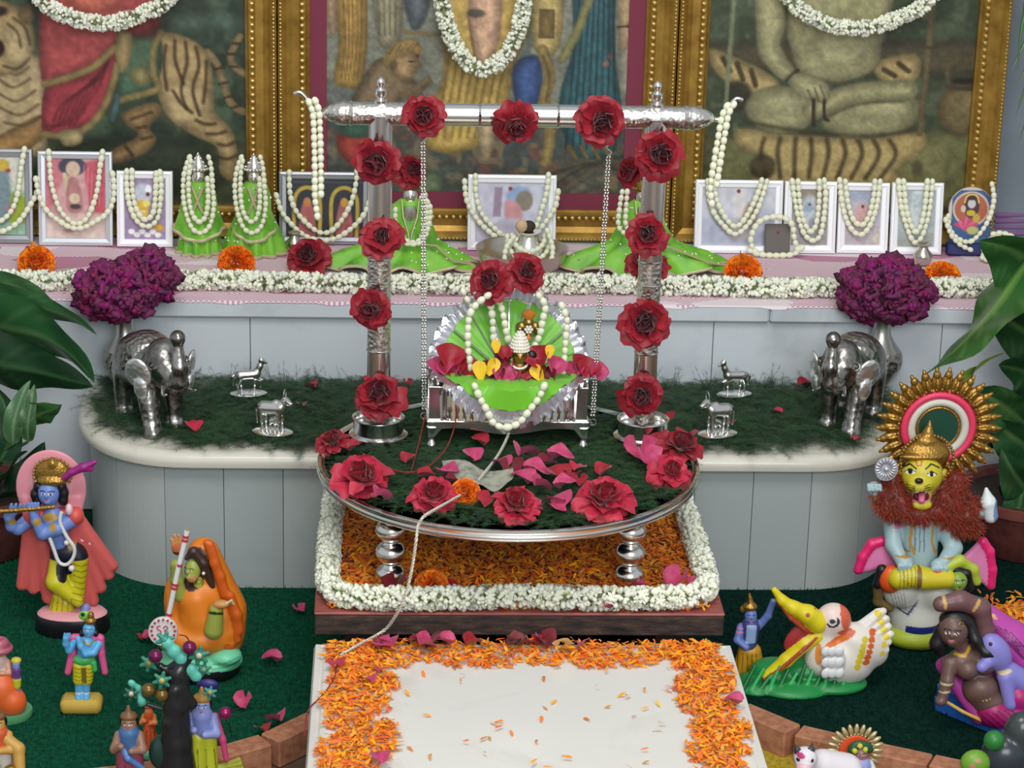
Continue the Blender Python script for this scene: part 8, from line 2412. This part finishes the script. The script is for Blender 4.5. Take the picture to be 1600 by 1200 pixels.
ramp_noise(M_pot, [(0.3, rgb(84, 38, 36)), (0.7, rgb(122, 64, 54))], 30, 5)
M_soil = new_mat('soil', rgb(44, 32, 24), 0.95)
def pot(root, r, h):
    MB().lathe([(r*0.66, 0), (r*0.70, 0.004), (r*0.93, h*0.82), (r*1.02, h*0.84), (r*1.03, h*0.99), (r*1.0, h), (r*0.92, h*0.98), (r*0.9, h*0.86)], 40).build('pot', M_pot, root)
    MB().lathe([(r*0.9, h*0.87), (r*0.4, h*0.90), (0, h*0.91)], 30).build('soil', M_soil, root)
def leaf(root, pts, width, col=(46, 92, 40), rib=(116, 150, 84), stem=None, **kw):
    O = np.array(root.location)
    path = [at(a, b, y=c)-O for a, b, c in pts]
    link_obj('leaf', leaf_mesh('leaf', path, width, M_leaf, col, rib, **kw), root)
    if stem is not None:
        B = path[0]
        e = np.array(stem)
        MB().tube(catmull([e, (e*0.5+B*0.5)+np.array([0, 0, 0.02]), B], 6), np.linspace(0.0045, 0.0025, 13), 6).build('stem', M_stem, root)
# plant by the flute player
pb = at(-4, 912, z=0.0)
pa = thing('potted_plant', 'broad-leaved green plant in a dark pot behind the flute player', 'plant', (pb[0]-0.045, 0.17, 0))
pot(pa, 0.115, 0.12)
S0 = (0.0, 0.0, 0.10)
Yp = 0.17
leaf(pa, [(-60, 452, Yp+.06), (0, 462, Yp+.05), (60, 480, Yp+.03), (118, 500, Yp), (152, 524, Yp-.02)], 0.060, (58, 100, 60), (96, 132, 84), stem=S0, seed=1, side=(0.1, -.5, .85))
leaf(pa, [(-40, 450, Yp+.1), (10, 445, Yp+.08), (50, 458, Yp+.08), (90, 478, Yp+.06)], 0.052, (66, 108, 66), (110, 140, 90), stem=S0, seed=5, side=(0.1, -.4, .9))
leaf(pa, [(-90, 510, Yp-.02), (-10, 510, Yp-.03), (60, 525, Yp-.05), (116, 560, Yp-.07), (148, 598, Yp-.08)], 0.150, (44, 88, 50), (90, 130, 80), stem=S0, seed=2, fold=.2, side=(.1, -.55, .8))
leaf(pa, [(-80, 560, Yp-.0), (0, 570, Yp-.02), (70, 584, Yp-.03), (146, 604, Yp-.04)], 0.120, (28, 60, 36), (60, 96, 60), stem=S0, seed=3, side=(.1, -.3, .9))
leaf(pa, [(40, 660, Yp-.06), (62, 648, Yp-.08), (84, 640, Yp-.09), (97, 632, Yp-.09)], 0.062, (52, 98, 48), (96, 136, 76), stem=S0, seed=4, nl=14, side=(0, -.5, .8))
leaf(pa, [(20, 694, Yp-.07), (22, 660, Yp-.08), (34, 620, Yp-.07), (48, 594, Yp-.05)], 0.040, (74, 110, 70), (120, 150, 110), stem=S0, seed=6, side=(1, -.3, .1))
leaf(pa, [(44, 690, Yp-.08), (44, 660, Yp-.09), (50, 625, Yp-.08), (54, 600, Yp-.06)], 0.034, (60, 96, 58), (110, 140, 100), stem=S0, seed=7, side=(1, -.3, .1))
leaf(pa, [(0, 720, Yp-.05), (14, 690, Yp-.06), (10, 640, Yp-.05), (-10, 600, Yp-.04)], 0.06, (36, 70, 42), (80, 110, 76), stem=S0, seed=8, side=(1, -.4, .1))
leaf(pa, [(-30, 780, Yp-.06), (10, 740, Yp-.08), (30, 715, Yp-.08), (44, 705, Yp-.07)], 0.08, (30, 62, 36), (70, 100, 64), stem=S0, seed=9, side=(.5, -.4, .7))
leaf(pa, [(10, 800, Yp-.02), (40, 750, Yp-.02), (60, 715, Yp-.02), (70, 690, Yp-.02)], 0.07, (26, 56, 34), (60, 90, 60), stem=S0, seed=19, side=(.8, -.4, .3))
for i, (x, y, x2, y2) in enumerate(((-20, 830, 30, 770), (-10, 800, 60, 800), (10, 820, 70, 730), (-20, 760, 20, 690), (30, 830, 90, 760))):
    leaf(pa, [(x, y, Yp+.0), ((x+x2)/2-6, (y+y2)/2-16, Yp-.02), (x2, y2, Yp-.03)], 0.06, (26+4*i, 54+4*i, 32), (62, 92, 58), stem=S0, seed=30+i, nl=14, side=(.6, -.5, .5))
# plant by the lion-faced figure
pb = at(1600, 905, z=0.0)
pc = thing('potted_plant', 'large-leaved green plant in a terracotta pot behind the lion-faced figure', 'plant', (pb[0]+0.035, 0.20, 0))
pot(pc, 0.125, 0.115)
S1 = (-0.01, 0.0, 0.10)
Yq = 0.19
leaf(pc, [(1625, 380, Yq+.0), (1590, 430, Yq-.02), (1545, 490, Yq-.05), (1490, 548, Yq-.07), (1440, 588, Yq-.08)], 0.185, (48, 96, 42), (112, 156, 76), stem=S1, seed=11, fold=.15, wave=.05, side=(.62, -.35, .68), prof=lambda t: (1.0 if t < .25 else math.cos((t-.25)/.75*math.pi/2)**.62)*(0.75+.25*min(1, t*8)), nl=28)
leaf(pc, [(1650, 470, Yq+.03), (1620, 420, Yq+.02), (1580, 390, Yq+.0), (1530, 376, Yq-.02)], 0.16, (40, 84, 40), (90, 130, 70), stem=S1, seed=12, side=(.2, -.5, .8))
leaf(pc, [(1660, 560, Yq+.02), (1630, 530, Yq+.0), (1590, 510, Yq+.0), (1540, 470, Yq+.02)], 0.13, (30, 66, 34), (76, 110, 60), stem=S1, seed=13, side=(.3, -.4, .8))
leaf(pc, [(1502, 606, Yq-.06), (1520, 584, Yq-.07), (1545, 564, Yq-.07), (1572, 551, Yq-.06)], 0.034, (120, 150, 62), (190, 196, 110), stem=S1, seed=14, side=(.5, -.4, .7), nl=14)
leaf(pc, [(1600, 660, Yq-.04), (1575, 640, Yq-.06), (1545, 620, Yq-.07), (1505, 612, Yq-.07)], 0.10, (42, 88, 44), (86, 124, 70), stem=S1, seed=15, side=(.2, -.4, .9))
leaf(pc, [(1640, 720, Yq-.02), (1610, 700, Yq-.04), (1580, 680, Yq-.05), (1540, 650, Yq-.04)], 0.11, (34, 74, 40), (76, 112, 66), stem=S1, seed=16, side=(.4, -.4, .8))
leaf(pc, [(1640, 640, Yq+.0), (1620, 600, Yq-.01), (1600, 580, Yq-.02), (1560, 570, Yq-.0)], 0.12, (30, 68, 36), (70, 104, 60), stem=S1, seed=17, side=(.3, -.4, .8))
leaf(pc, [(1640, 800, Yq-.04), (1610, 770, Yq-.06), (1585, 740, Yq-.07), (1565, 700, Yq-.06)], 0.09, (30, 66, 38), (74, 108, 66), stem=S1, seed=18, side=(.7, -.4, .5))
leaf(pc, [(1570, 830, Yq-.05), (1590, 800, Yq-.06), (1600, 760, Yq-.06), (1620, 730, Yq-.05)], 0.06, (40, 78, 44), (84, 116, 70), stem=S1, seed=20, side=(.8, -.4, .2))
for i, (x, y, x2, y2) in enumerate(((1600, 820, 1560, 760), (1620, 790, 1560, 800), (1590, 800, 1590, 690), (1630, 740, 1580, 700), (1610, 830, 1640, 720), (1560, 830, 1530, 780), (1575, 700, 1535, 690), (1600, 740, 1555, 735))):
    leaf(pc, [(x, y, Yq+.02), ((x+x2)/2+6, (y+y2)/2-14, Yq+.0), (x2, y2, Yq-.01)], 0.07, (24+3*i, 50+5*i, 32), (60, 92, 56), stem=S1, seed=40+i, nl=14, side=(.6, -.5, .5))
# tall palm further along the wall
pp_ = thing('potted_palm', 'slender-leaved palm beside the seated-figure picture frame', 'plant', (1.24, 0.62, Z_STEP+0.003))
pot(pp_, 0.09, 0.16)
MB().tube(catmull([(0, 0, .14), (0.01, -.01, .35), (-.01, -.02, .60)], 6), np.linspace(.009, .005, 13), 8).build('trunk', M_stem, pp_)
O = np.array(pp_.location)
for i, (x, y, x2, y2) in enumerate(((1600, 25, 1590, 110), (1604, 60, 1577, 118), (1610, 90, 1588, 140), (1612, 110, 1586, 185), (1618, 150, 1592, 222), (1625, 20, 1612, 140))):
    A = at(x+30, y-50, y=0.60)-O; B = at(x, y, y=0.59)-O; Cc = at(x2, y2, y=0.58)-O
    link_obj('leaf', leaf_mesh('leaf', [(-.01, -.02, .60), A, B, Cc], 0.014, M_leaf, (50, 88, 46), (90, 120, 70), fold=.3, wave=.0, nl=20, nw=5, side=(1, -.3, .2), seed=i), pp_)
# ============================================================ finer pieces belong to the part that carries them
NEST = {'crown_rays': 'crown', 'crown_studs': 'crown', 'crown_beads': 'crown', 'halo_ray': 'halo_plate', 'halo_beads': 'halo_plate', 'pink_ring': 'halo_plate', 'white_ring': 'halo_plate',
        'gilt_ring': 'halo_plate', 'green_center': 'halo_plate', 'discus_spoke': 'discus', 'discus_hub': 'discus', 'red_dot': 'gourd', 'painted_letter': 'gourd', 'red_band': 'neck', 'tip': 'neck',
        'soil': 'pot', 'base_top': 'base', 'pearl': 'plate', 'pendant': 'garland', 'bead_trim': 'moulding', 'captive_hair': 'captive_head', 'tongue': 'lion_head', 'mane_hair': 'mane'}
for root in [o for o in COL.objects if o.parent is None and o.type == 'EMPTY']:
    kids = list(root.children)
    by = {}
    for k in kids: by.setdefault(k.name.split('.')[0], k)
    for k in kids:
        b = k.name.split('.')[0]
        p = by.get(NEST.get(b, ''))
        if p is None and b in ('halo_ray', 'halo_beads'): p = by.get('orange_disc')
        if p is not None and p is not k: k.parent = p
